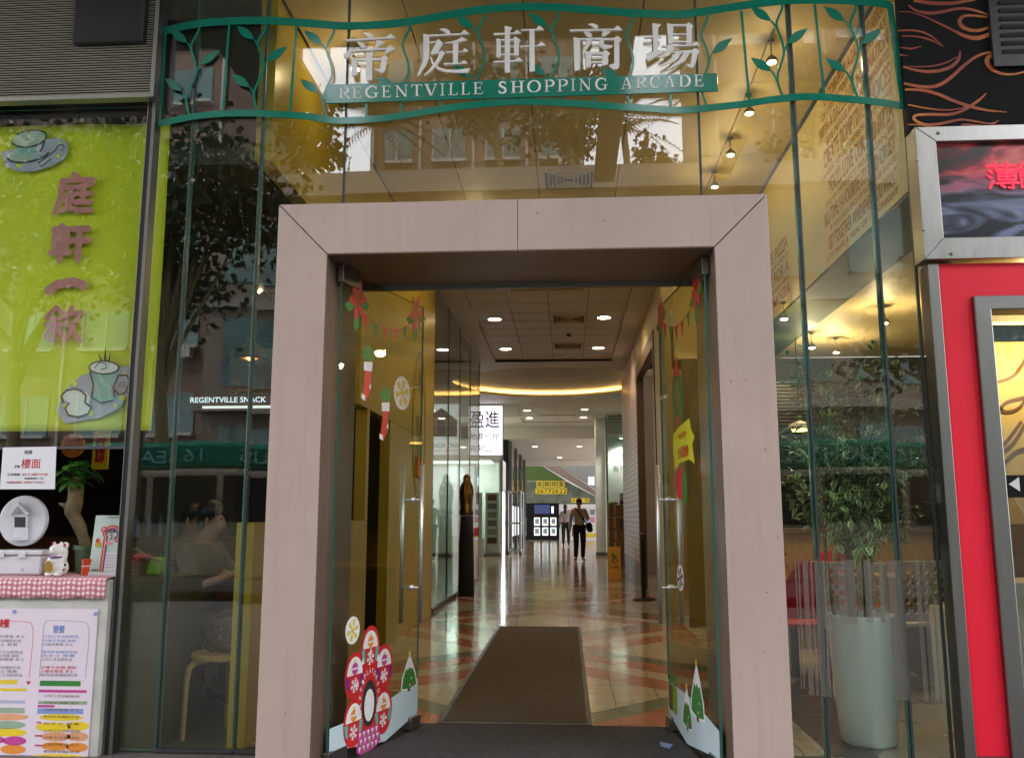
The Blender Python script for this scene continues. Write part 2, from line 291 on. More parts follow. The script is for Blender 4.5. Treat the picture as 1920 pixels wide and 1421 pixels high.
class MB:
    def __init__(s): s.b = bmesh.new(); s.mats = []; s.cur = 0
    def m(s, name):
        if name not in s.mats: s.mats.append(name)
        s.cur = s.mats.index(name); return s
    def f(s, vs):
        try: fc = s.b.faces.new(vs); fc.material_index = s.cur; return fc
        except ValueError: return None
    def box(s, lo, hi):
        x0, y0, z0 = lo; x1, y1, z1 = hi
        v = [s.b.verts.new(c) for c in ((x0, y0, z0), (x1, y0, z0), (x1, y1, z0), (x0, y1, z0), (x0, y0, z1), (x1, y0, z1), (x1, y1, z1), (x0, y1, z1))]
        for q in ((3, 2, 1, 0), (4, 5, 6, 7), (0, 1, 5, 4), (1, 2, 6, 5), (2, 3, 7, 6), (3, 0, 4, 7)): s.f([v[i] for i in q])
        return s
    def obox(s, fr, a0, a1, b0, b1, c0, c1):   # box in a frame
        return s.prism(fr, [(a0, b0), (a1, b0), (a1, b1), (a0, b1)], c0, c1)
    def prism(s, fr, pts, c0=0, c1=.004):
        n = len(pts)
        area = sum(pts[i][0] * pts[(i + 1) % n][1] - pts[(i + 1) % n][0] * pts[i][1] for i in range(n))
        if area < 0: pts = pts[::-1]
        lo = [s.b.verts.new(fr.p(a, b, c0)) for a, b in pts]; hi = [s.b.verts.new(fr.p(a, b, c1)) for a, b in pts]
        s.f(lo[::-1]); s.f(hi)
        for i in range(n): s.f([lo[i], lo[(i + 1) % n], hi[(i + 1) % n], hi[i]])
        return s
    def ribbon(s, fr, path, w, c0=0, c1=.004):
        n = len(path); ws = w if isinstance(w, (list, tuple)) else [w] * n
        rows = []
        for i in range(n):
            a = Vector(path[max(0, i - 1)]); b = Vector(path[min(n - 1, i + 1)]); d = (b - a).normalized(); q = Vector((-d.y, d.x)) * ws[i] / 2
            p = Vector(path[i]); rows.append([s.b.verts.new(fr.p(*(p + q), c0)), s.b.verts.new(fr.p(*(p - q), c0)), s.b.verts.new(fr.p(*(p - q), c1)), s.b.verts.new(fr.p(*(p + q), c1))])
        for i in range(n - 1):
            A, B = rows[i], rows[i + 1]
            for k in range(4): s.f([A[k], A[(k + 1) % 4], B[(k + 1) % 4], B[k]])
        s.f(rows[0][::-1]); s.f(rows[-1])
        return s
    def disc(s, fr, a, b, r, c0=0, c1=.004, n=28, ry=None):
        ry = ry or r
        return s.prism(fr, [(a + r * math.cos(t * 2 * math.pi / n), b + ry * math.sin(t * 2 * math.pi / n)) for t in range(n)], c0, c1)
    def ring(s, fr, a, b, r, w, c0=0, c1=.004, n=36, t0=0, t1=360, ry=None):
        k = (ry or r) / r
        return s.ribbon(fr, [(a + r * math.cos(R(t0 + (t1 - t0) * i / n)), b + k * r * math.sin(R(t0 + (t1 - t0) * i / n))) for i in range(n + 1)], w, c0, c1)
    def tube(s, path, r, n=10, caps=True):
        path = [Vector(p) for p in path]; rs = r if isinstance(r, (list, tuple)) else [r] * len(path); rows = []
        for i, p in enumerate(path):
            d = (path[min(len(path) - 1, i + 1)] - path[max(0, i - 1)]).normalized()
            up = Vector((0, 0, 1)) if abs(d.z) < .9 else Vector((1, 0, 0)); u = d.cross(up).normalized(); v = u.cross(d)
            rows.append([s.b.verts.new(p + (u * math.cos(t * 2 * math.pi / n) + v * math.sin(t * 2 * math.pi / n)) * rs[i]) for t in range(n)])
        for A, B in zip(rows, rows[1:]):
            for k in range(n): s.f([A[k], A[(k + 1) % n], B[(k + 1) % n], B[k]])
        if caps: s.f(rows[0][::-1]); s.f(rows[-1])
        return s
    def lathe(s, c, prof, n=32, ax=None):
        c = Vector(c); rows = []
        for r, z in prof: rows.append([s.b.verts.new(c + Vector((r * math.cos(t * 2 * math.pi / n), r * math.sin(t * 2 * math.pi / n), z))) for t in range(n)])
        for A, B in zip(rows, rows[1:]):
            for k in range(n): s.f([A[k], A[(k + 1) % n], B[(k + 1) % n], B[k]])
        if prof[0][0] > 1e-4: s.f(rows[0][::-1])
        if prof[-1][0] > 1e-4: s.f(rows[-1])
        return s
    def ball(s, c, r, seg=16, rings=10, rot=None):
        r = r if isinstance(r, (list, tuple)) else (r, r, r); mat = Matrix.Translation(Vector(c)) @ (rot.to_4x4() if rot else Matrix()) @ Matrix.Diagonal((*r, 1))
        g = bmesh.ops.create_uvsphere(s.b, u_segments=seg, v_segments=rings, radius=1, matrix=mat)
        fs = {f for v in g['verts'] for f in v.link_faces}
        for f in fs: f.material_index = s.cur
        return s
    def sheet(s, grid):                        # grid of points -> surface
        rows = [[s.b.verts.new(p) for p in row] for row in grid]
        for A, B in zip(rows, rows[1:]):
            for k in range(len(A) - 1): s.f([A[k], A[k + 1], B[k + 1], B[k]])
        return s
    def build(s, name, parent=None, smooth=False, bevel=0, loc=None, solid=0, remesh=0, recalc=True):
        if recalc: bmesh.ops.recalc_face_normals(s.b, faces=s.b.faces[:])
        me = bpy.data.meshes.new(name); s.b.to_mesh(me); s.b.free()
        for k in s.mats: me.materials.append(M[k])
        if smooth:
            for p in me.polygons: p.use_smooth = True
        o = link_mesh(name, me, parent, loc)
        if remesh:
            md = o.modifiers.new('r', 'REMESH'); md.mode = 'VOXEL'; md.voxel_size = remesh; md.use_smooth_shade = True
            o.modifiers.new('s', 'SMOOTH').iterations = 6
        if solid: md = o.modifiers.new('s', 'SOLIDIFY'); md.thickness = solid; md.offset = 0
        if bevel: md = o.modifiers.new('b', 'BEVEL'); md.width = bevel; md.segments = 2; md.limit_method = 'ANGLE'; md.angle_limit = R(50)
        return o
def text_mesh(body, bold=0.0, ext=0.0, shear=0.0):
    cu = bpy.data.curves.new('t', 'FONT'); cu.body = body; cu.size = 1; cu.offset = bold; cu.extrude = ext; cu.shear = shear; cu.resolution_u = 3
    ob = bpy.data.objects.new('t', cu); COL.objects.link(ob)
    dg = bpy.context.evaluated_depsgraph_get(); me = bpy.data.meshes.new_from_object(ob.evaluated_get(dg))
    bpy.data.objects.remove(ob); bpy.data.curves.remove(cu)
    return me
TXT = {}
def text_into(mb, fr, body, a0, a1, b0, b1, c=.002, bold=0.0):
    """letters fitted into a rectangle on a face; bold letters are overlaid copies a hair apart"""
    if body not in TXT:
        me = text_mesh(body); TXT[body] = ([v.co.copy() for v in me.vertices], [tuple(p.vertices) for p in me.polygons]); bpy.data.meshes.remove(me)
    vs, ps = TXT[body]
    if not vs: return mb
    x0, x1 = min(v.x for v in vs), max(v.x for v in vs); y0, y1 = min(v.y for v in vs), max(v.y for v in vs)
    sx, sy = (a1 - a0) / max(1e-6, x1 - x0), (b1 - b0) / max(1e-6, y1 - y0); d = bold * (b1 - b0)
    for k, (dx, dy) in enumerate(((0, 0),) if not bold else ((-d, -d), (d, -d), (d, d), (-d, d), (0, 0))):
        nv = [mb.b.verts.new(fr.p(a0 + dx + (v.x - x0) * sx, b0 + dy + (v.y - y0) * sy, c + k * .0002)) for v in vs]
        for p in ps: mb.f([nv[i] for i in p])
    return mb
def strokes_into(mb, fr, strokes, rect, w, c=.001):
    """brush characters: every stroke a round ended ribbon, written on a 100 x 100 grid"""
    a0, a1, b0, b1 = rect; sx, sy = (a1 - a0) / 100, (b1 - b0) / 100; n = 0
    for st in strokes:
        pts = []
        for p, q in zip(st, st[1:]):
            m = max(1, int(math.hypot(q[0] - p[0], q[1] - p[1]) / 9)); pts += [(p[0] + (q[0] - p[0]) * k / m, p[1] + (q[1] - p[1]) * k / m) for k in range(m)]
        pts.append(st[-1]); P = [(a0 + x * sx, b0 + y * sy) for x, y in pts]
        if len(st) > 2: mb.ribbon(fr, P, w, c + n * .0002, c + .001 + n * .0002)
        else: mb.ribbon(fr, P, w, c + n * .0002, c + .001 + n * .0002)
        n += 1
        for x, y in st: mb.disc(fr, a0 + x * sx, b0 + y * sy, w / 2, c + n * .0002, c + .001 + n * .0002, 14); n += 1
    return mb
BRUSH = {
 '庭': [[(46,101),(58,91)],[(18,84),(95,86)],[(18,84),(16,40),(6,4)],[(30,66),(48,66),(34,46),(48,44),(42,22),(26,5)],[(30,34),(46,14),(64,7),(97,8)],[(92,74),(60,66)],[(75,69),(74,28)],[(56,49),(94,50)],[(58,27),(94,28)]],
 '軒': [[(26,98),(26,2)],[(6,88),(46,88)],[(10,74),(42,74),(42,40),(10,40),(10,74)],[(10,57),(42,57)],[(2,22),(50,22)],[(58,88),(96,90)],[(77,88),(76,2)],[(55,54),(99,56)]],
 '一': [[(8,25),(30,62),(66,78),(92,55)]],
 '敘': [[(28,98),(4,70)],[(28,98),(50,72)],[(14,66),(38,66)],[(6,50),(48,50)],[(27,66),(27,8),(18,12)],[(14,36),(6,18)],[(40,36),(48,20)],[(68,96),(56,66)],[(64,80),(94,82)],[(85,78),(76,40),(54,6)],[(60,56),(76,30),(97,5)]],
 '薄': [[(4,88),(96,88)],[(32,100),(32,79)],[(68,100),(68,79)],[(10,70),(18,62)],[(6,50),(14,42)],[(8,4),(20,28)],[(32,70),(96,70)],[(38,60),(90,60),(90,34),(38,34),(38,60)],[(38,47),(90,47)],[(64,78),(64,32)],[(30,20),(98,20)],[(80,30),(80,0),(68,3)],[(44,12),(54,5)]],
 '餅': [[(24,98),(4,72)],[(24,98),(46,74)],[(18,72),(32,72)],[(10,62),(40,62),(40,34),(10,34),(10,62)],[(10,48),(40,48)],[(10,34),(10,6),(26,12)],[(34,26),(46,4)],[(60,96),(68,84)],[(90,96),(82,84)],[(52,76),(98,76)],[(50,46),(100,46)],[(64,76),(64,40),(54,2)],[(86,76),(86,2)]],
}
def px_rect(fr, x0, y0, x1, y1):               # photo rectangle -> (a0,a1,b0,b1) on a face
    a, b = fr.uv(x0, max(y0, y1)); c, d = fr.uv(x1, min(y0, y1)); return a, c, b, d
def skin(name, nodes, edges, mat, parent, sub=2, root=0):
    me = bpy.data.meshes.new(name); names = list(nodes); me.from_pydata([nodes[k][0] for k in names], [(names.index(a), names.index(b)) for a, b in edges], [])
    ob = bpy.data.objects.new(name, me); COL.objects.link(ob)
    ob.modifiers.new('k', 'SKIN').use_smooth_shade = True
    if not me.skin_vertices: raise RuntimeError('no skin layer')
    for i, k in enumerate(names):
        r = nodes[k][1]; me.skin_vertices[0].data[i].radius = r if isinstance(r, tuple) else (r, r); me.skin_vertices[0].data[i].use_root = (i == root)
    ob.modifiers.new('u', 'SUBSURF').levels = sub
    dg = bpy.context.evaluated_depsgraph_get(); m2 = bpy.data.meshes.new_from_object(ob.evaluated_get(dg)); bpy.data.objects.remove(ob); bpy.data.meshes.remove(me)
    m2.materials.clear(); m2.materials.append(M[mat])
    for p in m2.polygons: p.use_smooth = True
    return m2
def spot(parent, loc, energy, col=(1, .88, .72), size=.12, angle=150, blend=.6, rot=(0, 0, 0)):
    d = bpy.data.lights.new('bulb_light', 'SPOT'); d.energy = energy * LAMP; d.color = col; d.shadow_soft_size = size; d.spot_size = R(angle); d.spot_blend = blend
    o = bpy.data.objects.new('bulb_light', d); COL.objects.link(o); o.location = Vector(loc) - ORG[parent.name] if parent else loc; o.rotation_euler = rot
    if parent: o.parent = parent
    return o
def point(parent, loc, energy, col, size=.05):
    d = bpy.data.lights.new('bulb_light', 'POINT'); d.energy = energy * LAMP; d.color = col; d.shadow_soft_size = size
    o = bpy.data.objects.new('bulb_light', d); COL.objects.link(o); o.location = Vector(loc) - ORG[parent.name] if parent else loc
    if parent: o.parent = parent
    return o

# ================================================================== SETTING
GY = 4.67                                      # the plane of the entrance glass
o = struct(MB().m('floor_tiles').box((-1.73, GY + .15, -.2), (1.3, 62, 0)).m('cafe_floor').box((-7, GY + .03, -.2), (-1.732, 11.2, 0)).m('restaurant_floor').box((1.302, GY + .03, -.2), (7, 11.2, 0)).m('floor_tiles').box((-9, 11.202, -.2), (-1.732, 62, 0)).box((1.302, 11.202, -.2), (9, 62, 0)).build('floor'))
struct(MB().m('pavement_tile').box((-20, -3.2, -.25), (20, GY + .03, -.012)).box((-1.73, GY + .03, -.25), (1.3, GY + .15, -.012)).build('pavement'))
struct(MB().m('asphalt').box((-200, -11.8, -.5), (200, -3.2, -.14)).build('road'))
struct(MB().m('pavement_tile').box((-200, -200, -.5), (200, -11.8, -.012)).build('ground'))
# ceilings ----------------------------------------------------------
CZ = 4.3
def ceilings():
    b = MB().m('cream_ceiling')
    # vestibule slabs with open joints
    xs = [-1.69, -.97, -.24, .50, 1.36, 1.89]; ys = [4.70, 6.0, 7.3, 8.6, 9.9, 11.2]
    for i in range(5):
        for j in range(5): b.box((xs[i] + .004, ys[j] + .004, CZ), (xs[i + 1] - .004, ys[j + 1] - .004, CZ + .06))
    b.m('grey_ceiling')
    b.box((-1.73, 11.2, CZ), (1.25, 11.5, CZ + .1)).box((-1.73, 11.5, CZ), (-1.42, 17.4, CZ + .1)).box((.93, 11.5, CZ), (1.25, 17.4, CZ + .1))
    # tile field 5 x 10, a little higher
    for i in range(4):
        for j in range(10):
            x0 = -1.42 + i * .5875; y0 = 11.5 + j * .59
            b.box((x0 + .005, y0 + .014, CZ + .045), (x0 + .5825, y0 + .576, CZ + .10))
    b.m('dark_gap').box((-1.7, 11.3, CZ + .101), (1.24, 17.5, CZ + .12)).box((-1.69, 4.9, CZ + .061), (1.88, 11.1, CZ + .08)).m('grey_ceiling')
    # lobby ceiling with a round opening
    cx, cy_, r = -.38, 20.4, 2.3; n = 48; W0 = 4.6
    def sq(a):
        c, s_ = math.cos(a), math.sin(a); k = min(W0 / max(1e-6, abs(c)), 3.0 / max(1e-6, abs(s_)) if s_ < 0 else 5.0 / max(1e-6, abs(s_))); return Vector((cx + c * k, cy_ + s_ * k, CZ))
    ri = [Vector((cx + r * math.cos(2 * math.pi * k / n), cy_ + r * math.sin(2 * math.pi * k / n), CZ)) for k in range(n)]
    ro = [sq(2 * math.pi * k / n) for k in range(n)]
    up = Vector((0, 0, .07))
    for k in range(n):
        q = (k + 1) % n
        v = [b.b.verts.new(p) for p in (ri[k], ri[q], ro[q], ro[k])]; b.f(v)
        v = [b.b.verts.new(p + up) for p in (ri[k], ri[q], ro[q], ro[k])]; b.f(v)
        v = [b.b.verts.new(p) for p in (ri[k], ri[q], ri[q] + up, ri[k] + up)]; b.f(v)
    # cove drum above the opening
    r2 = 2.62
    for k in range(n):
        a0, a1 = 2 * math.pi * k / n, 2 * math.pi * (k + 1) / n
        pts = [Vector((cx + r2 * math.cos(a), cy_ + r2 * math.sin(a), z)) for a, z in ((a0, CZ + .07), (a1, CZ + .07), (a1, CZ + .55), (a0, CZ + .55))]
        b.f([b.b.verts.new(p) for p in pts])
        b.f([b.b.verts.new(p) for p in (pts[3], pts[2], Vector((cx, cy_, CZ + .66)))])
    # second and third ceilings, bulkhead
    b.box((-5, 25.4, CZ + .0), (-1.45, 30, CZ + .1)).box((.85, 25.4, CZ), (4.2, 30, CZ + .1)).box((-1.45, 29.0, CZ), (.85, 30, CZ + .1))
    for i in range(4):
        for j in range(6): b.box((-1.45 + i * .575 + .005, 25.4 + j * .6 + .005, CZ + .045), (-1.45 + (i + 1) * .575 - .005, 25.4 + (j + 1) * .6 - .005, CZ + .1))
    b.box((-5, 30, 3.86), (4.2, 30.2, CZ + .1)).box((-5, 30.2, 3.86), (4.2, 42, 3.95)).box((-5, 41.9, 3.6), (4.2, 42.1, 3.859))
    return b.build('ceiling')
struct(ceilings())
ct = thing('cove_light', 'warm glowing ring of cove light round the raised ceiling dome', 'cove light', (-.38, 20.4, CZ))
b = MB().m('cove_glow'); n = 48
for k in range(n):
    a0, a1 = 2 * math.pi * k / n, 2 * math.pi * (k + 1) / n
    P = [Vector((-.38 + rr * math.cos(a), 20.4 + rr * math.sin(a), z)) for rr, a, z in ((2.48, a0, CZ + .071), (2.48, a1, CZ + .071), (2.53, a1, CZ + .071), (2.53, a0, CZ + .071))]
    Q = [p + Vector((0, 0, .012)) for p in P]
    v = [b.b.verts.new(p) for p in P + Q]
    for q in ((0, 1, 2, 3), (4, 5, 6, 7), (0, 1, 5, 4), (2, 3, 7, 6)): b.f([v[i] for i in q])
b.build('glowing_tube', ct)
# walls -------------------------------------------------------------
YW = -1.7
yw = MB().m('yellow_paint')
yw.box((YW - .10, GY + .06, 3.25), (YW, 11.1, CZ)).box((YW - .10, GY + .06, 0), (YW, 7.35, 1.17)).box((YW - .10, 7.05, 2.12), (YW, 11.1, 3.248)).box((YW - .10, 8.35, 0), (YW, 11.1, 2.118)).box((YW - .10, 7.35, 0), (YW, 7.45, 2.118))
struct(yw.build('yellow_wall', bevel=.004))
b = MB().m('beige_wall').box((1.25, 15.4, 2.4), (1.34, 15.6, CZ)).m('cream_paint').box((1.25, 11.2, 3.85), (1.4, 15.4, CZ)).box((1.25, 11.0, 0), (1.34, 12.2, 3.849)).m('black_panel').box((2.4, 12.2, 0), (2.5, 15.6, 3.84)).box((1.3, 12.2, 3.82), (2.4, 15.6, 3.849))
struct(b.build('corridor_wall'))
b = MB().m('poster_wall').box((1.25, 15.6, .42), (1.36, 19.6, CZ)).m('grey_floor').box((1.252, 15.6, 0), (1.36, 19.6, .419))
struct(b.build('poster_wall'))
# lobby & far corridor enclosure
b = MB().m('beige_wall').box((-6.2, 17.3, 0), (-6.1, 30, 4.4)).box((4.2, 17.3, 0), (4.3, 30, 4.4)).box((1.36, 19.5, 0), (4.2, 19.6, 4.4)).box((-6.1, 11.15, 0), (-1.8, 11.25, 4.4)).box((-6.1, 11.25, 0), (-6.0, 17.3, 4.4))
b.m('white_paint').box((-6, 30, 0), (-2.6, 30.15, 4.4)).box((-5.9, 17.42, 4.36), (-1.75, 17.5, 4.5))
b.box((1.30, 28.6, 0), (4.2, 28.8, 4.3)).box((-9, 56, 0), (9, 56.2, 9)).box((-2.6, 30.2, 2.9), (-2.2, 42, 3.86))
struct(b.build('far_wall'))
struct(MB().m('cream_ceiling').box((-6, 11.26, CZ + .02), (-1.75, 17.42, CZ + .1)).box((-9, 42.1, 7.5), (9, 56, 7.7)).build('shop_ceiling'))
# cafe room
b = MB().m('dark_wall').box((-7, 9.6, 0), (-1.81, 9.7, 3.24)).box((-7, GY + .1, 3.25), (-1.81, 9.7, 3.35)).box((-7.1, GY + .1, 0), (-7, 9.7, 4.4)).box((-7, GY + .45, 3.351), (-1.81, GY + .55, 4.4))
struct(b.build('cafe_wall'))
# restaurant: text fascia, ceiling, back wall
struct(MB().m('cream_paint').box((1.9, GY + .06, 2.98), (1.96, 10.0, CZ - .03)).m('green_soffit').box((1.902, GY + .06, 2.955), (2.32, 10.0, 2.979)).m('cream_paint').box((2.26, GY + .06, 2.98), (2.32, 10.0, 3.06)).build('lettered_bulkhead'))
struct(MB().m('cream_ceiling').box((2.322, GY + .06, 3.0), (7, 10.0, 3.08)).build('restaurant_ceiling'))
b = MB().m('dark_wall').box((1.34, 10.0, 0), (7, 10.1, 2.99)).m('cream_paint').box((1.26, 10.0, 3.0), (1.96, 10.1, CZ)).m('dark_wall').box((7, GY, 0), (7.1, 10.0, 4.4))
for k in range(46): b.m('black_metal').box((1.9, 9.97, .9 + k * .04), (3.6, 9.999, .92 + k * .04))
struct(b.build('restaurant_wall'))
struct(MB().m('grey_floor').prism(FR((0, 0, 0), (1, 0, 0), (0, 1, 0)), [(1.33, 4.75), (1.56, 4.75), (1.9, 7.3), (1.33, 6.1)], .002, .005).build('floor_strip'))
# building over and beside the entrance
b = MB().m('concrete').box((-14, GY - .12, 4.46), (14, GY + .3, 6.2)).box((-14, GY + .05, 0), (-3.75, GY + .3, 4.46)).box((2.9, GY + .05, 0), (14, GY + .3, 4.46)).box((-14, GY + .3, 4.47), (14, 60, 4.6)).box((-14, GY + .3, 6.2), (14, 30, 30))
tag(b.build('arcade_building'), 'concrete arcade building wall over the glazed entrance', 'building')
b = MB().m('concrete').box((-14, 1.5, 5.76), (14, GY - .12, 6.15)).box((-3.4, .15, 5.76), (-2.68, 1.5, 5.84)).box((.42, -2.2, 5.76), (.70, 1.5, 5.84)).box((2.0, -2.2, 5.76), (2.2, 1.5, 5.84))
tag(b.build('canopy'), 'concrete canopy with projecting beams over the pavement', 'canopy')

# ================================================================== ENTRANCE GLASS
XJ = [-2.36, -2.15, -1.735, -1.249, .76, 1.29, 1.697, 1.885]
names = ['narrow glass pane beside the lime banner and corner post', 'tall glass pane in front of the round wooden stool', 'tall glass pane in front of the low yellow wall', 'broad glass pane above the beige doorway surround', 'glass pane between the doorway surround and the white planter', 'glass pane in front of the white planter and ficus', 'narrow glass pane beside the red shopfront']
def pane(name, fr, a0, a1, b0, b1, mat='facade_glass', t=.012, parent=None, loc=None):
    b = MB(); b.m(mat); b.m('glass_edge'); b.m(mat)
    b.obox(fr, a0, a1, b0, b1, -t / 2, t / 2)
    b.b.faces.ensure_lookup_table()
    for f in b.b.faces:
        f.normal_update()
        if abs(f.normal.dot(fr.n)) < .5: f.material_index = 1
    return b.build(name, parent, loc=loc, recalc=False)
for i in range(7):
    a0, a1 = XJ[i] + .005, XJ[i + 1] - .005
    zb = 2.745 if i == 3 else 0.0
    t = thing('glass_pane', names[i], 'window pane', ((a0 + a1) / 2, GY, zb), 'tall glass panes of the entrance front')
    dx_, dz_ = ((.0, .0), (.0022, -.0012), (-.0015, .001), (.0004, .0), (-.0026, .0012), (.002, -.001), (-.002, .0015))[i]; ac = (a0 + a1) / 2
    pane('glass_sheet', FR((ac, GY, 2.2), (1, dx_, 0), (0, dz_, 1)), a0 - ac, a1 - ac, zb - 2.2, 2.24, parent=t)
    MB().m('sealant').box((a1 - .001, GY - .009, zb), (a1 + .0108, GY + .009, 4.44)).build('sealant_joint', t)
    if i in (1, 2, 4, 5): MB().m('dark_steel').box((a0, GY - .015, -.006), (a1, GY + .015, .012)).build('base_channel', t)
    if i in (0, 1, 4, 5): MB().m('glass_edge').box((a1 - .012, GY + .0065, 0), (a1 + .010, GY + .03, 4.44)).build('glass_fin', t, bevel=.002)
# back glass fin behind the two top joints
# ---- doorway surround
PF, PB = 4.15, 4.80
ob_ = [(-1.441, -.012), (-1.441, 2.762), (.993, 2.762), (.993, -.012)]; ib_ = [(-1.187, -.012), (-1.187, 2.50), (.731, 2.50), (.731, -.012)]
t = thing('doorway_surround', 'beige metal panelled doorway surround with mitred corners', 'doorway', (-.228, PF, 0))
fp = FR((0, PF, 0), (1, 0, 0), (0, 0, 1)); g = .002
MB().m('portal_metal').prism(fp, [ob_[0], (ob_[1][0], ob_[1][1] - g * 2), (ib_[1][0], ib_[1][1] - g * 2), ib_[0]], -(PB - PF), 0).build('side_panel', t, bevel=.003)
MB().m('portal_metal').prism(fp, [ob_[3], (ob_[2][0], ob_[2][1] - g * 2), (ib_[2][0], ib_[2][1] - g * 2), ib_[3]], -(PB - PF), 0).build('side_panel', t, bevel=.003)
MB().m('portal_metal').prism(fp, [(ob_[1][0] + g, ob_[1][1]), (-.232, ob_[1][1]), (-.232, 2.50), (ib_[1][0] + g, 2.50)], -(PB - PF), 0).build('top_panel', t, bevel=.003)
MB().m('portal_metal').prism(fp, [(ob_[2][0] - g, ob_[2][1]), (-.229, ob_[2][1]), (-.229, 2.50), (ib_[2][0] - g, 2.50)], -(PB - PF), 0).build('top_panel', t, bevel=.003)
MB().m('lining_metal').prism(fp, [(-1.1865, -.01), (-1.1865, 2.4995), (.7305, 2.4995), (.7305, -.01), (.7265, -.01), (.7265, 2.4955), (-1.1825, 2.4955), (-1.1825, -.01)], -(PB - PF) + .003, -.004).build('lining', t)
MB().m('dark_gap').prism(fp, [(-1.30, 0), (-1.30, 2.63), (.86, 2.63), (.86, 0), (.80, 0), (.80, 2.56), (-1.25, 2.56), (-1.25, 0)], -.6, -.03).build('inner_frame', t)
MB().m('steel_satin').box((-1.182, 4.76, 2.472), (.726, 4.797, 2.495)).build('header_track', t)
MB().m('glass_edge').box((-.66, PF + .12, 2.763), (.13, PF + .42, 2.79)).build('glass_cover', t)
MB().m('steel').tube([(-1.186, 4.30, .01), (-1.186, 4.30, 2.49)], .004).build('edge_trim', t)
# ---- entrance mats
tag(MB().m('mat_grey').box((-1.18, 3.6, -.01), (.725, 5.31, .012)).build('door_mat', loc=(-.2, 4.5, 0)), 'dark grey ribbed entrance mat in the doorway', 'mat')
mt = thing('corridor_mat', 'long brown runner mat lying on the tiled corridor floor', 'mat', (-.32, 7.6, 0))
MB().m('mat_brown').box((-.745, 5.39, .001), (.105, 9.93, .011)).build('pile', mt)
MB().m('black_metal').box((-.775, 5.34, .001), (-.745, 9.97, .008)).box((.105, 5.34, .001), (.135, 9.97, .008)).box((-.745, 5.34, .001), (.105, 5.389, .008)).box((-.745, 9.931, .001), (.105, 9.97, .008)).build('rubber_edge', mt)

# ---- glass doors
def snowflake(mb, fr, a, b, r, c, w=None):
    w = w or r * .13
    for k in range(6):
        t_ = k * math.pi / 3 + .26; d = Vector((math.cos(t_), math.sin(t_))); q = Vector((-d.y, d.x)); P = Vector((a, b))
        mb.ribbon(fr, [P, P + d * r], w, c, c + .001)
        for f_ in (.45, .72):
            for s_ in (-1, 1): mb.ribbon(fr, [P + d * r * f_, P + d * r * (f_ + .24) + q * s_ * r * .22], w * .8, c, c + .001)
def xmas_tree(t, fr, a, b, h, wd, label_part='tree_sticker'):
    e = MB()
    e.m('white_ink').prism(fr, [(a - wd * .55, b + h * .05), (a - wd * .5, b + h * .35), (a - wd * .22, b + h * .75), (a, b + h), (a + wd * .22, b + h * .75), (a + wd * .5, b + h * .35), (a + wd * .55, b + h * .05), (a, b - .01)], .0072, .0078)
    e.m('green_ink').prism(fr, [(a - wd * .5, b + h * .08), (a - wd * .42, b + h * .35), (a - wd * .22, b + h * .62), (a - wd * .1, b + h * .55), (a, b + h * .64), (a + wd * .12, b + h * .56), (a + wd * .22, b + h * .62), (a + wd * .42, b + h * .35), (a + wd * .5, b + h * .08), (a + wd * .2, b + h * .04), (a - wd * .2, b + h * .04)], .008, .0085)
    e.m('brown_ink').prism(fr, [(a - wd * .1, b - h * .05), (a + wd * .1, b - h * .05), (a + wd * .1, b + h * .04), (a - wd * .1, b + h * .04)], .008, .0085)
    e.m('yellow_ink').prism(fr, [(a + .02 * (1 if k % 2 == 0 else .45) * math.cos(k * math.pi / 5 + 1.57), b + h + .005 + .02 * (1 if k % 2 == 0 else .45) * math.sin(k * math.pi / 5 + 1.57)) for k in range(10)], .0087, .009)
    for (u_, v_, k_) in ((-.2, .2, 'red_ink'), (.15, .3, 'white_ink'), (-.05, .42, 'red_ink'), (.25, .14, 'red_ink'), (.05, .12, 'white_ink')): e.m(k_).disc(fr, a + u_ * wd, b + v_ * h, .007, .0087, .009, 10)
    return e.build(label_part, t)
def bunting(t, fr, pa, pb, sag, flip=1, ends=(True, True)):
    e = MB(); n = 12; path = []
    for i in range(n + 1):
        u_ = i / n; path.append((pa[0] + (pb[0] - pa[0]) * u_, pa[1] + (pb[1] - pa[1]) * u_ - sag * 4 * u_ * (1 - u_)))
    e.m('red_ink').ribbon(fr, path, .006, .0072, .008)
    for i in range(1, n, 2):
        p, q = path[i], path[min(n, i + 1)]; k = 'red_ink' if (i // 2) % 3 != 1 else 'green_ink'
        e.m(k).prism(fr, [p, q, ((p[0] + q[0]) / 2, (p[1] + q[1]) / 2 - .085)], .0082, .009)
    e.build('bunting_sticker', t)
    for P in (pa, pb):
        f_ = MB().m('green_ink')
        for k in range(4):
            an = k * 1.4 + .4; f_.prism(fr, [P, (P[0] + .09 * math.cos(an - .35), P[1] - .02 + .09 * math.sin(an - .35)), (P[0] + .13 * math.cos(an), P[1] - .02 + .13 * math.sin(an)), (P[0] + .09 * math.cos(an + .35), P[1] - .02 + .09 * math.sin(an + .35))], .0092, .0097)
        f_.m('red_ink')
        for k in range(6):
            an = k * 1.047 + .2; f_.prism(fr, [P, (P[0] + .06 * math.cos(an - .4), P[1] + .03 + .08 * math.sin(an - .4)), (P[0] + .09 * math.cos(an), P[1] + .03 + .13 * math.sin(an)), (P[0] + .06 * math.cos(an + .4), P[1] + .03 + .08 * math.sin(an + .4))], .0098, .0102)
        f_.build('flower_sticker', t)
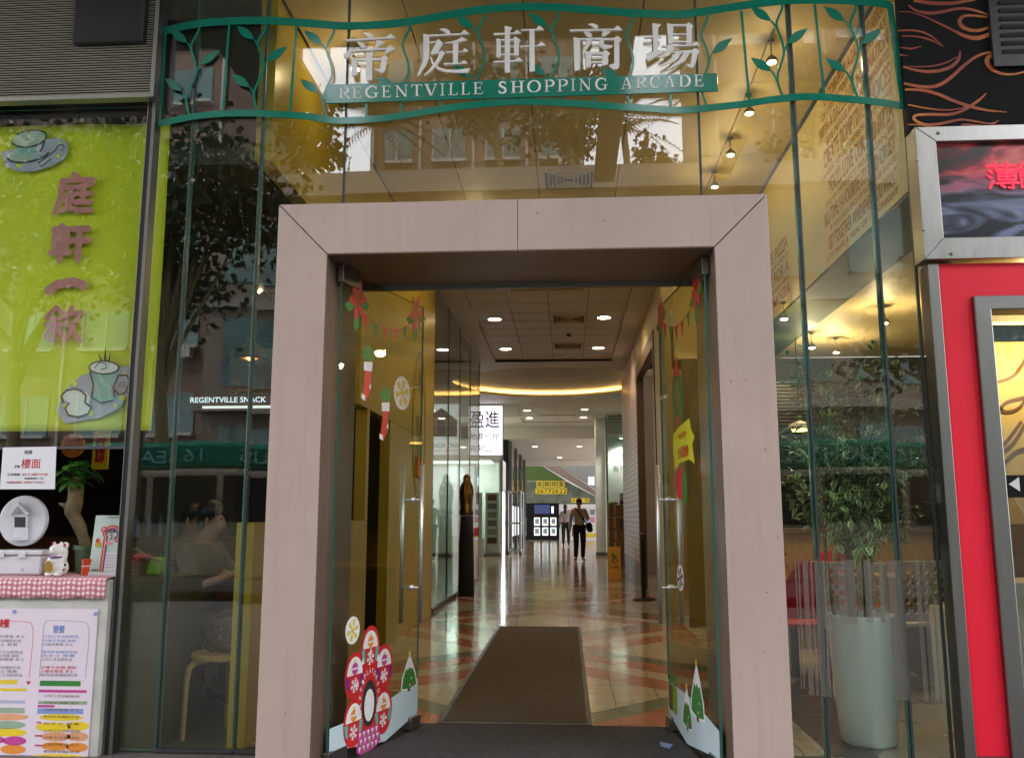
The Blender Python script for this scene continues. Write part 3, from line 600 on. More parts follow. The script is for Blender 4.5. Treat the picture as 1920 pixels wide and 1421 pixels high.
def stocking(t, fr, a, b, s):
    e = MB()
    e.m('green_ink')
    for k in range(5): an = .5 + k * .55; e.prism(fr, [(a, b + s * .55), (a + s * .3 * math.cos(an - .3), b + s * .55 + s * .36 * math.sin(an - .3)), (a + s * .36 * math.cos(an), b + s * .55 + s * .5 * math.sin(an)), (a + s * .3 * math.cos(an + .3), b + s * .55 + s * .36 * math.sin(an + .3))], .0072, .0077)
    e.m('red_ink').prism(fr, [(a - .16 * s, b + .5 * s), (a + .18 * s, b + .5 * s), (a + .17 * s, b), (a + .12 * s, b - .28 * s), (a - .1 * s, b - .55 * s), (a - .3 * s, b - .5 * s), (a - .22 * s, b - .3 * s), (a - .15 * s, b)], .0079, .0084)
    e.m('white_ink').prism(fr, [(a - .22 * s, b + .5 * s), (a + .22 * s, b + .56 * s), (a + .2 * s, b + .3 * s), (a - .22 * s, b + .26 * s)], .0086, .009)
    e.prism(fr, [(a - .1 * s, b - .55 * s), (a - .3 * s, b - .5 * s), (a - .3 * s, b - .36 * s), (a - .12 * s, b - .4 * s)], .0086, .009)
    e.prism(fr, [(a + .17 * s, b - .02 * s), (a + .17 * s, b - .22 * s), (a + .07 * s, b - .14 * s)], .0086, .009)
    e.build('stocking_sticker', t)
def door(label, hinge, free, left):
    h, f_ = Vector((*hinge, 0)), Vector((*free, 0)); Ln = (f_ - h).length
    t = thing('glass_door', label, 'door', h)
    fr = FR(h, f_ - h, (0, 0, 1)) if left else FR(f_, h - f_, (0, 0, 1))
    S = (lambda d: d) if left else (lambda d: Ln - d)            # d = distance from the hinge
    def sp(d0, d1): return (min(S(d0), S(d1)), max(S(d0), S(d1)))
    pane('glass_leaf', fr, *sp(.012, Ln), .012, 2.472, 'door_glass', .012, parent=t)
    for (d0, d1, z0, z1) in ((.0, .17, 2.40, 2.49), (.0, .17, .006, .09)):
        a0, a1 = sp(d0, d1); MB().m('steel').obox(fr, a0, a1, z0, z1, -.017, .017).build('patch_fitting', t, bevel=.003)
    a0, a1 = sp(Ln - .12, Ln - .005)
    MB().m('steel').obox(fr, a0, a1, .02, .09, -.03, .03).build('floor_lock', t, bevel=.006)
    a = S(Ln - .10); zt, zb = 1.50, .60
    hb = MB().m('handle_steel')
    for c in (-.062, .062): hb.tube([fr.p(a, zb, c), fr.p(a, zt, c)], .0125, 14)
    hd = hb.build('handle', t, smooth=True)
    st = MB().m('handle_steel')
    for z in (zb + .20, zt - .20): st.tube([fr.p(a, z, -.06), fr.p(a, z, .06)], .007, 10).tube([fr.p(a, z, -.014), fr.p(a, z, .014)], .016, 14)
    st.build('handle_spacer', hd, smooth=True)
    return t, fr, S, Ln
dl, fl, SL, LL = door('left glass door leaf with red flower sticker and stockings', (-1.158, 4.315), (-.872, 5.205), True)
dr, frr, SR, LR = door('right glass door leaf with yellow ribbon badge and tree stickers', (.704, 4.29), (.577, 5.29), False)
uv = fl.uv
bunting(dl, fl, uv(668, 572), uv(778, 598), .10)
for (x, y, r) in ((752, 737, .098), (659, 1181, .068)):
    a, c = uv(x, y); e = MB().m('white_ink').disc(fl, a, c, r, .0065, .0072); e.m('yellow_ink'); snowflake(e, fl, a, c, r * .8, .0075); e.build('snowflake_sticker', dl)
for (x, y) in ((687, 715), (720, 790)): a, c = uv(x, y); stocking(dl, fl, a, c, .20)
pts = [uv(640, 1356)] + [uv(x, y) for x, y in ((665, 1345), (700, 1330), (740, 1302), (765, 1286), (786, 1268))]
pts[0] = (.02, pts[0][1]); pts[-1] = (LL - .004, pts[-1][1]); z0 = .10
MB().m('snow_film').prism(fl, pts + [(LL - .004, .095), (.60 * LL, .02), (.02, .095)], .0063, .0068).build('snow_sticker', dl)
a, c = uv(765, 1262); xmas_tree(dl, fl, a, c - .085, .19, .17)
# red flower sticker (plain centre)
fa, fc = uv(690, 1300)
e = MB(); RR = .215
pet = [(math.cos(R(90 + 60 * k)), math.sin(R(90 + 60 * k))) for k in range(6)]
K = .80
e.m('magenta_ink').disc(fl, fa, fc, .225 * K, .0072, .0077, 24, .27)
e.m('red_ink')
for k, (px_, pz_) in enumerate(pet):
    if k == 3: continue
    e.disc(fl, fa + px_ * RR * K, fc + pz_ * RR * 1.05, .095, .0079, .0083, 24, .118)
body = e.build('flower_shape', dl)
for k, (px_, pz_) in enumerate(pet):
    ca, cc = fa + px_ * RR * K, fc + pz_ * RR * 1.05
    if k == 3: continue
    e = MB().m('white_ink').prism(fl, [(ca + .074 * math.cos(R(q)), cc + .006 + .088 * math.sin(R(q))) for q in range(0, 181, 12)], .0085, .0088); e.m('magenta_ink' if k % 2 else 'orange_ink').disc(fl, ca, cc + .036, .030, .0090, .0093, 16, .030).m('yellow_ink').obox(fl, ca - .008, ca + .008, cc + .066, cc + .078, .0090, .0093).m('white_ink').obox(fl, ca - .028, ca + .028, cc + .032, cc + .040, .0095, .0098)
    e.m('purple_ink' if k % 2 else 'teal_ink').prism(fl, [(ca - .085, cc), (ca - .055, cc), (ca - .05, cc - .07), (ca - .075, cc - .05)], .0085, .0088).prism(fl, [(ca + .085, cc), (ca + .055, cc), (ca + .05, cc - .07), (ca + .075, cc - .05)], .0085, .0088)
    e.m('white_ink'); snowflake(e, fl, ca, cc - .045, .036, .0089, .006)
    e.build('petal', body)
e = MB().m('red_ink').disc(fl, fa, fc - .03, .148 * K, .0081, .0085, 28, .18); e.m('dark_gap').disc(fl, fa, fc - .045, .09 * K, .0087, .009, 28, .115); e.m('white_ink').disc(fl, fa, fc - .055, .062 * K, .0092, .0094, 28, .08)
for i, ch in enumerate('HAPPIPLAYGROUND'):
    th = R(200 - 220 * i / 14); q = FR(fl.p(fa + .118 * K * math.cos(th), fc - .03 + .148 * math.sin(th)), fl.x * math.sin(th) - fl.y * math.cos(th), fl.x * math.cos(th) + fl.y * math.sin(th))
    text_into(e, q, ch, -.008, .008, -.013, .013, .0093, .01)
e.build('centre_disc', body)
e = MB()
e.m('magenta_ink').prism(fl, [(fa - .10, fc - .17), (fa + .10, fc - .17), (fa + .125, fc - .255), (fa + .07, fc - .275), (fa, fc - .29), (fa - .07, fc - .285), (fa - .115, fc - .262)], .0091, .0094)
for r_ in range(3):
    for c_ in range(5):
        a = fa - .098 + c_ * .041 + (r_ % 2) * .012; z = fc - .176 - r_ * .034
        e.m('white_ink').prism(fl, [(a, z), (a + .024, z), (a + .012, z - .027)], .0096, .0099)
        if (r_ + c_) % 2: e.m('leaf_ink').disc(fl, a + .016, z - .020, .009, .0101, .0103, 10)
for k in range(10):
    th = R(18 + 36 * k); a, z = fa + .165 * K * math.cos(th), fc + .205 * math.sin(th)
    if z > fc - .14: e.m('white_ink').prism(fl, [(a - .016, z - .012), (a + .016, z - .006), (a + .004, z + .03)], .0091, .0094)
e.build('basket_pattern', body)
# right door stickers
uvr = frr.uv
bunting(dr, frr, uvr(1242, 600), uvr(1308, 552), .10)
for (x, y, h_) in ((1310, 1300, .27), (1291, 1330, .21)): a, c = uvr(x, y); xmas_tree(dr, frr, a, c - h_ * .45, h_, h_ * .85)
a, c = uvr(1278, 1083); e = MB().m('white_ink').disc(frr, a, c, .07, .0065, .0072); e.m('dark_gap'); snowflake(e, frr, a, c, .056, .0075); e.build('snowflake_sticker', dr)
p0 = uvr(1251, 1268); p1 = uvr(1275, 1290); p2 = uvr(1300, 1310); p3 = uvr(1330, 1353)
MB().m('snow_film').prism(frr, [(.004, p0[1]), p1, p2, (LR - .02, p3[1]), (LR - .02, .095), (.40 * LR, .02), (.004, .095)], .0063, .0068).build('snow_sticker', dr)
a, c = uvr(1264, 1295); e = MB()
for (da, k_) in ((-.05, 'brown_ink'), (.05, 'leaf_ink')):
    e.m(k_).prism(frr, [(a + da - .045, c - .11), (a + da + .045, c - .11), (a + da + .05, c + .03), (a + da - .05, c + .03)], .0072, .0077)
    e.m('green_ink').ring(frr, a + da - .02, c + .06, .025, .012, .0078, .0083, 12).ring(frr, a + da + .025, c + .065, .025, .012, .0078, .0083, 12).obox(frr, a + da - .008, a + da + .008, c - .11, c + .03, .0079, .0083)
e.build('gift_sticker', dr)
a, c = uvr(1272, 745); e = MB().m('green_ink').ring(frr, a, c, .085, .04, .0065, .0072, 24, 0, 360, .13).m('red_ink').prism(frr, [(a - .07, c + .12), (a + .07, c + .12), (a + .01, c + .24)], .0074, .008).disc(frr, a, c - .13, .03, .0074, .008, 14); e.build('wreath_sticker', dr)
a, c = uvr(1277, 905); e = MB().m('red_ink').disc(frr, a, c, .10, .0055, .0062, 20, .09).m('green_ink').disc(frr, a + .1, c - .02, .05, .0064, .0070, 16, .1); e.build('red_sticker', dr)
a, c = uvr(1284, 832); e = MB().m('ribbon_ink').prism(frr, [(a - .22, c + .07), (a - .1, c + .1), (a + .13, c + .125), (a + .16, c + .06), (a + .22, c + .02), (a + .17, c - .02), (a + .21, c - .12), (a + .1, c - .09), (a - .1, c - .10), (a - .2, c - .13), (a - .23, c - .02)], .0065, .0072)
e.m('red_ink'); text_into(e, frr, '全家歡樂', a - .13, a + .1, c - .075, c - .01, .0076, .02); text_into(e, frr, 'HAPPY', a - .1, a + .07, c + .03, c + .065, .0076, .01)
e.build('ribbon_badge', dr)
# blue litter on mat
tag(MB().m('blue_ink').prism(FR((0, 0, .013), (1, 0, 0), (0, 1, 0)), [onZ(1237, 1396, 0)[:2], onZ(1262, 1402, 0)[:2], onZ(1256, 1408, 0)[:2], onZ(1240, 1404, 0)[:2]], .001, .006).build('door_wedge', loc=onZ(1250, 1402, 0)), 'small blue plastic wedge under the right door leaf', 'door wedge')

# ================================================================== VINE BAND AND LETTERS
VB = front(GY - .022)
def P2(pts): return [VB.uv(x, y) for x, y in pts]
def smooth_path(pts, k=6):
    out = []
    for i in range(len(pts) - 1):
        p0, p1, p2, p3 = (Vector(pts[max(0, i - 1)]), Vector(pts[i]), Vector(pts[i + 1]), Vector(pts[min(len(pts) - 1, i + 2)]))
        for j in range(k):
            u = j / k; out.append(tuple(.5 * ((2 * p1) + (-p0 + p2) * u + (2 * p0 - 5 * p1 + 4 * p2 - p3) * u * u + (-p0 + 3 * p1 - 3 * p2 + p3) * u ** 3)))
    out.append(tuple(pts[-1])); return out
vb = thing('vine_band', 'green metal vine band of wavy rails and leafy stems on the glass', 'decorative band', (-.24, GY, 3.4))
TOP = [(309, 59), (372, 45.6), (439, 40.5), (507, 40), (574, 44), (640, 49.5), (707, 48), (775, 40.5), (843, 28.7), (910, 18.6), (978, 14), (1045, 15), (1113, 20), (1180, 25), (1248, 28), (1280, 27.7), (1347, 18.6), (1415, 8.4), (1483, 1.7), (1550, 1.0), (1618, 4), (1670, 10)]
BOT = [(297, 233), (365, 219), (439, 213), (507, 214.5), (574, 219), (640, 227), (741, 219.6), (843, 203), (944, 192.5), (1012, 192), (1079, 195), (1147, 200), (1214, 204), (1280, 207), (1381, 197.6), (1449, 187.5), (1516, 182), (1584, 186), (1652, 193), (1694, 200)]
topm, botm = smooth_path(P2(TOP)), smooth_path(P2(BOT))
MB().m('vine_green').ribbon(VB, topm, .047).build('top_rail', vb)
MB().m('vine_green').ribbon(VB, botm, .040, .0, .0042).build('bottom_rail', vb)
MB().m('vine_green').ribbon(VB, P2([(1668, 8), (1694, 201)]), .034, 0, .0045).build('end_post', vb)
MB().m('vine_green').ribbon(VB, P2([(311, 56), (300, 234)]), .012, 0, .0045).build('end_post', vb)
def yat(path, x):
    for p, q in zip(path, path[1:]):
        if p[0] <= x <= q[0]: return p[1] + (q[1] - p[1]) * (x - p[0]) / (q[0] - p[0])
    return path[-1][1] if x > path[-1][0] else path[0][1]
for A in ([(430, 48), (418, 212)], [(556, 50), (544, 213)], [(1390, 22), (1405, 190)], [(1527, 6), (1545, 178)], [(687, 192), (687, 219)], [(828, 184), (828, 203)], [(907, 180), (907, 192)], [(971, 178), (971, 188)], [(1051, 175), (1051, 190)], [(1115, 173), (1115, 194)], [(1258, 170), (1258, 203)]):
    MB().m('vine_green').ribbon(VB, P2(A), .014, .0002, .0038).build('post', vb)
def leafpoly(p, q, w):
    p, q = Vector(p), Vector(q); d = q - p; n_ = Vector((-d.y, d.x)).normalized() * w
    return [tuple(p)] + [tuple(p + d * u + n_ * k) for u, k in ((.15, .45), (.35, .9), (.55, .95), (.8, .5))] + [tuple(q)] + [tuple(p + d * u - n_ * k) for u, k in ((.8, .45), (.55, .85), (.35, .8), (.15, .4))]
vref = P2([(375, 54), (372, 68), (360, 88), (360, 101), (366, 118), (368, 138), (361, 155), (351, 176), (351, 193), (358, 214)])
def rel(px, py): q = VB.uv(px, py); return (q[0] - vref[0][0], q[1] - vref[0][1])
LUL = (rel(352, 87), rel(319, 63), rel(361, 103)); LR_ = (rel(374, 125), rel(413, 99), rel(367, 138)); LLL = (rel(343, 169), rel(310, 147), rel(350, 186))
for i, xt in enumerate((375, 500, 628, 770, 911, 1049, 1187, 1327, 1467, 1605)):
    ax = VB.uv(xt, yat(TOP, xt))[0]; at_ = yat(topm, ax); hb = at_ - yat(botm, ax - .05); k = hb / (vref[0][1] - vref[-1][1])
    pth = [(ax + (p[0] - vref[0][0]) * (1 if xt < 1100 else .9), at_ + (p[1] - vref[0][1]) * k) for p in vref]
    v = MB().m('vine_green').ribbon(VB, smooth_path(pth, 4), .0135, .0003, .0036).build('vine', vb)
    lv = (LUL, LR_, LLL) if i in (0, 1, 8, 9) else ((LUL, LLL) if i in (2, 4, 5) else ((LR_,) if i == 7 else ((LLL,) if i in (3, 6) else ())))
    for (p, q, s_) in lv:
        e = MB().m('vine_green').prism(VB, leafpoly((ax + p[0], at_ + p[1] * k), (ax + q[0], at_ + q[1] * k), .028), .0004, .0048)
        e.ribbon(VB, smooth_path([(ax + p[0], at_ + p[1] * k), (ax + (p[0] + s_[0]) / 2 + .004, at_ + (p[1] + s_[1]) / 2 * k), (ax + s_[0], at_ + s_[1] * k)], 3), .010, .0004, .0034)
        e.build('leaf', v)
# name board + serif letters
sg = thing('arcade_sign', 'arcade name in raised white characters above a teal lettered strip', 'sign', (-.24, GY, 3.7))
SB = front(GY - .032)
def S2(pts): return [SB.uv(x, y) for x, y in pts]
nb = MB().m('vine_green').prism(SB, S2([(611, 160), (1344, 138), (1346.5, 172), (610, 195)]), -.004, .004).build('name_board', sg, bevel=.001)
def arc(cx, cy_, rx, ry, a0, a1, n=14): return [(cx + rx * math.cos(R(a0 + (a1 - a0) * i / n)), cy_ + ry * math.sin(R(a0 + (a1 - a0) * i / n))) for i in range(n + 1)]
TK, TN = .17, .055
def bar(x, y0, y1, w=TK): return ('b', [(x, y0), (x + w, y0), (x + w, y1), (x, y1)])
def ser(x0, x1, y): return ('b', [(x0, y), (x1, y), (x1, y + .045), (x0, y + .045)])
def hb(x0, x1, y, w=TN): return ('b', [(x0, y), (x1, y), (x1, y + w), (x0, y + w)])
def ln(p, q, w): return ('l', [p, q], w)
def cv(pts, ws): return ('c', pts, ws)
def wv(n, a, b_): return [a + (b_ - a) * math.sin(math.pi * i / (n - 1)) for i in range(n)]
bowl = lambda x, y, rx, ry: cv(arc(x, y, rx, ry, 90, -90), wv(15, TN, TK * 1.05))
GL = {
 'I': [bar(.42, 0, 1), ser(.2, .8, 0), ser(.2, .8, .955)],
 'L': [bar(.16, 0, 1), ser(0, .5, .955), hb(0, .9, 0), ('b', [(.9, 0), (.95, .27), (.88, .2), (.8, .05)])],
 'E': [bar(.14, 0, 1), hb(0, .88, 0), hb(0, .84, .945), hb(.3, .66, .49), ('b', [(.84, 1), (.86, .76), (.8, .82), (.74, .95)]), ('b', [(.88, 0), (.95, .26), (.87, .18), (.78, .05)]), ('b', [(.64, .36), (.69, .36), (.69, .68), (.64, .68)])],
 'T': [bar(.42, 0, 1), ser(.24, .76, 0), hb(.03, .97, .945), ('b', [(.03, 1), (.0, .74), (.06, .82), (.14, .95)]), ('b', [(.97, 1), (1, .74), (.94, .82), (.86, .95)])],
 'H': [bar(.13, 0, 1), bar(.7, 0, 1), hb(.2, .75, .48), ser(0, .42, 0), ser(0, .42, .955), ser(.57, 1, 0), ser(.57, 1, .955)],
 'N': [ln((.16, 0), (.16, 1), .06), ln((.84, 0), (.84, 1), .06), ln((.13, .98), (.82, .03), TK), ser(.03, .3, 0), ser(0, .26, .955), ser(.7, .98, .955)],
 'V': [ln((.14, .98), (.5, .03), TK), ln((.86, .98), (.53, .03), .06), ser(0, .36, .955), ser(.68, 1, .955)],
 'A': [ln((.14, .02), (.46, 1), .06), ln((.48, 1), (.84, .02), TK), hb(.26, .7, .34), ser(0, .3, 0), ser(.64, 1, 0)],
 'P': [bar(.14, 0, 1), ser(0, .46, 0), ser(0, .3, .955), hb(.25, .55, .945), hb(.25, .55, .44), bowl(.5, .72, .38, .255)],
 'R': [bar(.12, 0, 1), ser(0, .42, 0), ser(0, .3, .955), hb(.2, .5, .945), hb(.2, .5, .47), bowl(.45, .735, .35, .24), ln((.45, .5), (.9, .02), TK * .95), ser(.8, 1, 0)],
 'D': [bar(.12, 0, 1), ser(0, .3, 0), ser(0, .3, .955), hb(.2, .45, .945), hb(.2, .45, 0), cv(arc(.42, .5, .5, .475, 90, -90), wv(15, TN, TK * 1.1))],
 'O': [cv(arc(.5, .5, .43, .47, 90, 450, 30), [TN + (TK * 1.05 - TN) * abs(math.sin(2 * math.pi * i / 30)) for i in range(31)])],
 'C': [cv(arc(.52, .5, .44, .47, 48, 315, 24), [TN + (TK * 1.05 - TN) * max(0, math.sin(math.pi * i / 24)) for i in range(25)]), ('b', [(.86, .98), (.88, .68), (.82, .72), (.74, .9)])],
 'G': [cv(arc(.5, .5, .44, .47, 48, 300, 24), [TN + (TK * 1.05 - TN) * max(0, math.sin(math.pi * i / 24)) for i in range(25)]), bar(.72, .06, .42, .15), ser(.55, 1, .40), ('b', [(.84, .98), (.86, .68), (.8, .72), (.72, .9)])],
 'S': [cv(smooth_path([(.78, .8), (.66, .93), (.45, .96), (.25, .85), (.25, .66), (.5, .52), (.74, .38), (.78, .2), (.6, .05), (.35, .04), (.16, .2)], 3), None), ('b', [(.8, 1), (.82, .72), (.76, .74), (.7, .9)]), ('b', [(.13, 0), (.1, .3), (.17, .27), (.24, .1)])],
}
lt = MB().m('letter_white')
U4 = [('R', 78, 190), ('E', 205, 300), ('G', 333, 455), ('E', 485, 580), ('N', 612, 735), ('T', 765, 870), ('V', 890, 1015), ('I', 1025, 1095), ('L', 1118, 1210), ('L', 1235, 1325), ('E', 1352, 1450), ('S', 1582, 1678), ('H', 1705, 1835)]
U5 = [('O', 45, 172), ('P', 205, 305), ('P', 330, 430), ('I', 442, 512), ('N', 535, 650), ('G', 690, 805), ('A', 930, 1040), ('R', 1075, 1175), ('C', 1205, 1305), ('A', 1340, 1440), ('D', 1478, 1590), ('E', 1622, 1720)]
for ch, u0, u1 in U4 + [(c_, a + 1819, b_ + 1819) for c_, a, b_ in U5]:
    def mp(x, y, u0=u0, u1=u1): u = u0 + (u1 - u0) * x; v = 795 - (u - 78) * .0352 * 1.0; return SB.uv(620 + u * .1979, 30 + (v - 113 * y) * .1979)
    for g_ in GL[ch]:
        if g_[0] == 'b': lt.prism(SB, [mp(*p) for p in g_[1]], .004, .007)
        elif g_[0] == 'l':
            (x0, y0), (x1, y1) = g_[1]; w = g_[2] / 2; lt.prism(SB, [mp(x0 - w, y0), mp(x0 + w, y0), mp(x1 + w, y1), mp(x1 - w, y1)], .0042, .0072)
        else:
            pts = [mp(*p) for p in g_[1]]; hgt = abs(mp(0, 1)[1] - mp(0, 0)[1])
            ws = g_[2] or [TN * 1.1 + (TK * 1.0 - TN) * math.sin(math.pi * min(1, max(0, i / (len(pts) - 1)))) for i in range(len(pts))]
            lt.ribbon(SB, pts, [w * hgt for w in ws], .0041, .0071)
lt.build('lettering', nb)
# five large characters, traced stroke by stroke (units of the enlarged photo)
CH = {
 'a': [[(310,170),(370,170),(402,190),(405,210),(385,222),(350,205)], [(140,232),(525,213),(572,178),(620,222),(150,250)], [(252,255),(300,262),(330,285),(338,310),(300,320),(275,285)], [(435,240),(510,258),(500,270),(470,285),(430,318),(412,322),(440,270)],
       [(185,305),(210,325),(200,370),(165,410),(130,405),(128,380),(165,350)], [(200,335),(535,315),(568,290),(612,325),(520,375),(532,330),(205,352)], [(205,405),(255,415),(255,570),(230,580),(200,570)], [(250,415),(490,405),(515,382),(550,412),(530,430),(520,520),(490,548),(455,535),(415,510),(470,510),(485,430),(250,435)], [(340,355),(395,355),(395,620),(345,620),(335,605)]],
 'b': [[(1030,135),(1085,128),(1125,148),(1135,170),(1115,185),(1085,165)], [(930,190),(930,205),(1320,185),(1268,142),(1235,175)], [(880,178),(935,195),(935,400),(900,480),(830,578),(822,572),(870,460),(880,400)], [(938,255),(942,268),(1005,258),(950,365),(955,378),(1005,368),(1065,268),(1022,228),(1005,250)],
       [(1005,350),(1040,350),(1050,335),(1085,360),(1070,380),(1040,430),(960,530),(890,575),(888,565),(940,520),(1010,420),(1030,365),(1005,362)], [(945,395),(960,410),(980,460),(1030,500),(1100,520),(1200,522),(1322,505),(1300,550),(1200,550),(1100,545),(1020,520),(960,460),(943,405)],
       [(1075,265),(1150,255),(1200,240),(1245,210),(1295,240),(1200,262),(1110,272)], [(1160,262),(1210,258),(1205,460),(1160,460)], [(1090,345),(1250,345),(1270,315),(1310,345),(1250,352),(1095,360)], [(1072,460),(1235,455),(1268,430),(1305,460),(1085,475)]],
 'c': [[(1650,105),(1718,120),(1700,140),(1700,545),(1655,548),(1650,530)], [(1545,175),(1735,170),(1765,140),(1810,178),(1555,192)], [(1572,222),(1612,235),(1612,400),(1590,408),(1572,395)], [(1612,232),(1725,230),(1748,205),(1798,240),(1785,255),(1780,380),(1740,395),(1738,245),(1612,245)], [(1612,295),(1740,293),(1740,303),(1612,305)], [(1612,370),(1740,367),(1740,380),(1612,382)], [(1540,440),(1740,432),(1780,402),(1825,440),(1555,455)],
       [(1804,136),(1949,135),(1974,100),(2027,145),(1804,150)], [(1884,148),(1931,148),(1934,530),(1899,540),(1884,525)], [(1794,295),(1964,290),(1997,252),(2041,292),(1799,308)]],
 'd': [[(620,85),(670,82),(710,98),(718,120),(695,133),(665,112)], [(445,140),(865,132),(898,100),(945,145),(455,158)], [(575,155),(630,165),(660,190),(650,215),(620,210),(590,180)], [(760,150),(830,160),(800,180),(775,205),(745,200)], [(482,215),(540,225),(545,525),(500,532),(490,515)], [(540,225),(862,222),(895,200),(935,232),(915,255),(915,485),(895,512),(860,518),(815,478),(868,462),(868,240),(540,238)],
       [(612,232),(660,232),(650,260),(620,300),(590,335),(575,330),(600,290)], [(725,230),(775,230),(765,280),(820,285),(850,290),(835,312),(770,325),(730,300)], [(595,345),(648,355),(648,490),(600,505)], [(648,355),(760,350),(790,335),(825,365),(808,380),(808,470),(755,480),(755,376),(648,378)], [(648,440),(755,435),(755,455),(648,458)]],
 'e': [[(1228,80),(1305,90),(1282,110),(1282,340),(1240,350)], [(1150,203),(1310,195),(1310,212),(1155,220)], [(1170,362),(1330,330),(1350,338),(1190,440)], [(1368,80),(1425,95),(1422,270),(1380,280)], [(1420,92),(1545,92),(1575,75),(1615,108),(1600,125),(1600,270),(1550,280),(1552,108),(1420,108)], [(1422,180),(1552,178),(1552,190),(1422,192)], [(1422,250),(1552,248),(1552,262),(1422,264)],
       [(1318,290),(1600,280),(1640,250),(1680,285),(1640,292),(1320,305)], [(1375,300),(1440,305),(1380,380),(1300,415),(1295,405),(1350,360)], [(1400,345),(1600,335),(1640,315),(1672,345),(1655,370),(1640,450),(1610,500),(1570,490),(1545,465),(1590,470),(1605,360),(1400,358)], [(1455,352),(1510,352),(1450,430),(1310,490),(1310,480),(1400,420)], [(1530,352),(1590,352),(1530,440),(1370,525),(1365,515),(1480,430)]],
}
for k_, off in (('a', 620), ('b', 620), ('c', 620), ('d', 980), ('e', 980)):
    e = MB().m('letter_white')
    for j, st in enumerate(CH[k_]): e.prism(SB, [SB.uv(off + u * .1979, 30 + v * .1979) for u, v in st], -.004, .010 + .0004 * (j % 7))
    e.build('character', sg)

# ================================================================== LEFT CAFE FRONT
t = thing('corner_post', 'slim dark metal post between the lime banner and the entrance glass', 'post', (-2.385, 4.62, 0))
MB().m('black_metal').box((-2.397, 4.615, -.012), (-2.373, 4.69, 4.4)).build('dark_strip', t); MB().m('steel_satin').box((-2.3725, 4.61, -.012), (-2.354, 4.685, 4.4)).build('steel_edge', t); MB().m('steel').box((-2.4015, 4.611, -.012), (-2.3975, 4.69, 4.4)).build('steel_edge', t)
t = thing('cafe_window', 'cafe window pane in front of the lime green banner', 'window', (-2.95, GY, 1.58))
pane('glass_sheet', front(GY), -3.75, -2.413, 1.585, 3.575, parent=t); MB().m('dark_steel').box((-3.75, GY - .012, 1.57), (-2.413, GY + .012, 1.584)).build('lower_edge', t)
LY = 4.56
t = thing('louvre_panel', 'ribbed metal louvre panel above the cafe window with a black opening', 'louvre', (-2.9, LY, 3.58))
e = MB().m('slat_paint')
for k in range(56): z = 3.605 + k * .0152; e.prism(FR((0, 0, 0), (0, 1, 0), (0, 0, 1)), [(LY, z), (LY - .006, z + .001), (LY - .002, z + .0065), (LY + .008, z + .0065)], -3.75, -2.365)
e.build('slats', t)
MB().m('black_panel').box((-3.75, LY + .02, 3.59), (-2.36, LY + .05, 4.45)).build('backing', t)
MB().m('steel').box((-2.364, LY - .012, 3.575), (-2.340, LY + .05, 4.45)).box((-3.75, LY - .012, 3.575), (-2.3645, LY + .05, 3.6)).build('frame', t)
a0, _, b0, _ = px_rect(front(LY - .03), 137, 84, 270, 0); a1 = front(LY - .03).uv(270, 84)[0]
MB().m('black_metal').box((a0, LY - .05, b0), (a1, LY + .016, 4.45)).build('opening', t, bevel=.01)
# banner
BY = 4.76; BF = FR((0, BY, 0), (1, 0, 0), (0, 0, 1))
t = thing('banner', 'lime green hanging fabric banner with plum characters and coffee cups', 'banner', (-2.9, BY, 1.65))
def wav(x, z): return .008 * math.sin(x * 6 + z * 1.2) + .004 * math.sin(x * 13 - z * 2.5)
xr_t, zt = BF.uv(322, 230); xr_b, zb = BF.uv(281, 807)
xr_t = xr_b = (xr_t + xr_b) / 2
grid = [[Vector((-3.75 + (xr_t + 3.75) * i / 60, BY + wav(-3.75 + (xr_t + 3.75) * i / 60, zb + (zt - zb) * j / 40), zb + (zt - zb) * j / 40)) for i in range(61)] for j in range(41)]
MB().m('lime_fabric').sheet(grid).build('fabric', t, smooth=True, solid=.003)
BF2 = FR((0, BY - .033, 0), (1, 0, 0), (0, 0, 1))
def btext(ch, x0, y0, x1, y1, bold): r4 = px_rect(BF2, x0, y0, x1, y1); m_ = .004; return strokes_into(MB().m('plum_ink'), BF2, BRUSH[ch], (r4[0] + m_, r4[1] - m_, r4[2] + m_, r4[3] - m_), {'一': .055, '敘': .027, '庭': .034}.get(ch, .038), .0)
def drape(o_):
    for v in o_.data.vertices: w = v.co + ORG[o_.name]; v.co.y += wav(w.x, w.z) + .011
for ch, r_, bo in (('庭', (98, 325, 178, 402), .045), ('軒', (92, 420, 168, 490), .045), ('一', (84, 520, 162, 552), .05), ('敘', (78, 572, 160, 645), .045)): drape(btext(ch, *r_, bo).build('character', t))
def Bp(pts): return [BF2.uv(x, y) for x, y in pts]
def ell(cx, cy_, rx, ry, a0=0, a1=360, n=24, tilt=0): return [(cx + rx * math.cos(R(a)) * math.cos(R(tilt)) - ry * math.sin(R(a)) * math.sin(R(tilt)), cy_ - rx * math.cos(R(a)) * math.sin(R(tilt)) - ry * math.sin(R(a)) * math.cos(R(tilt))) for a in [a0 + (a1 - a0) * i / n for i in range(n + 1)]]
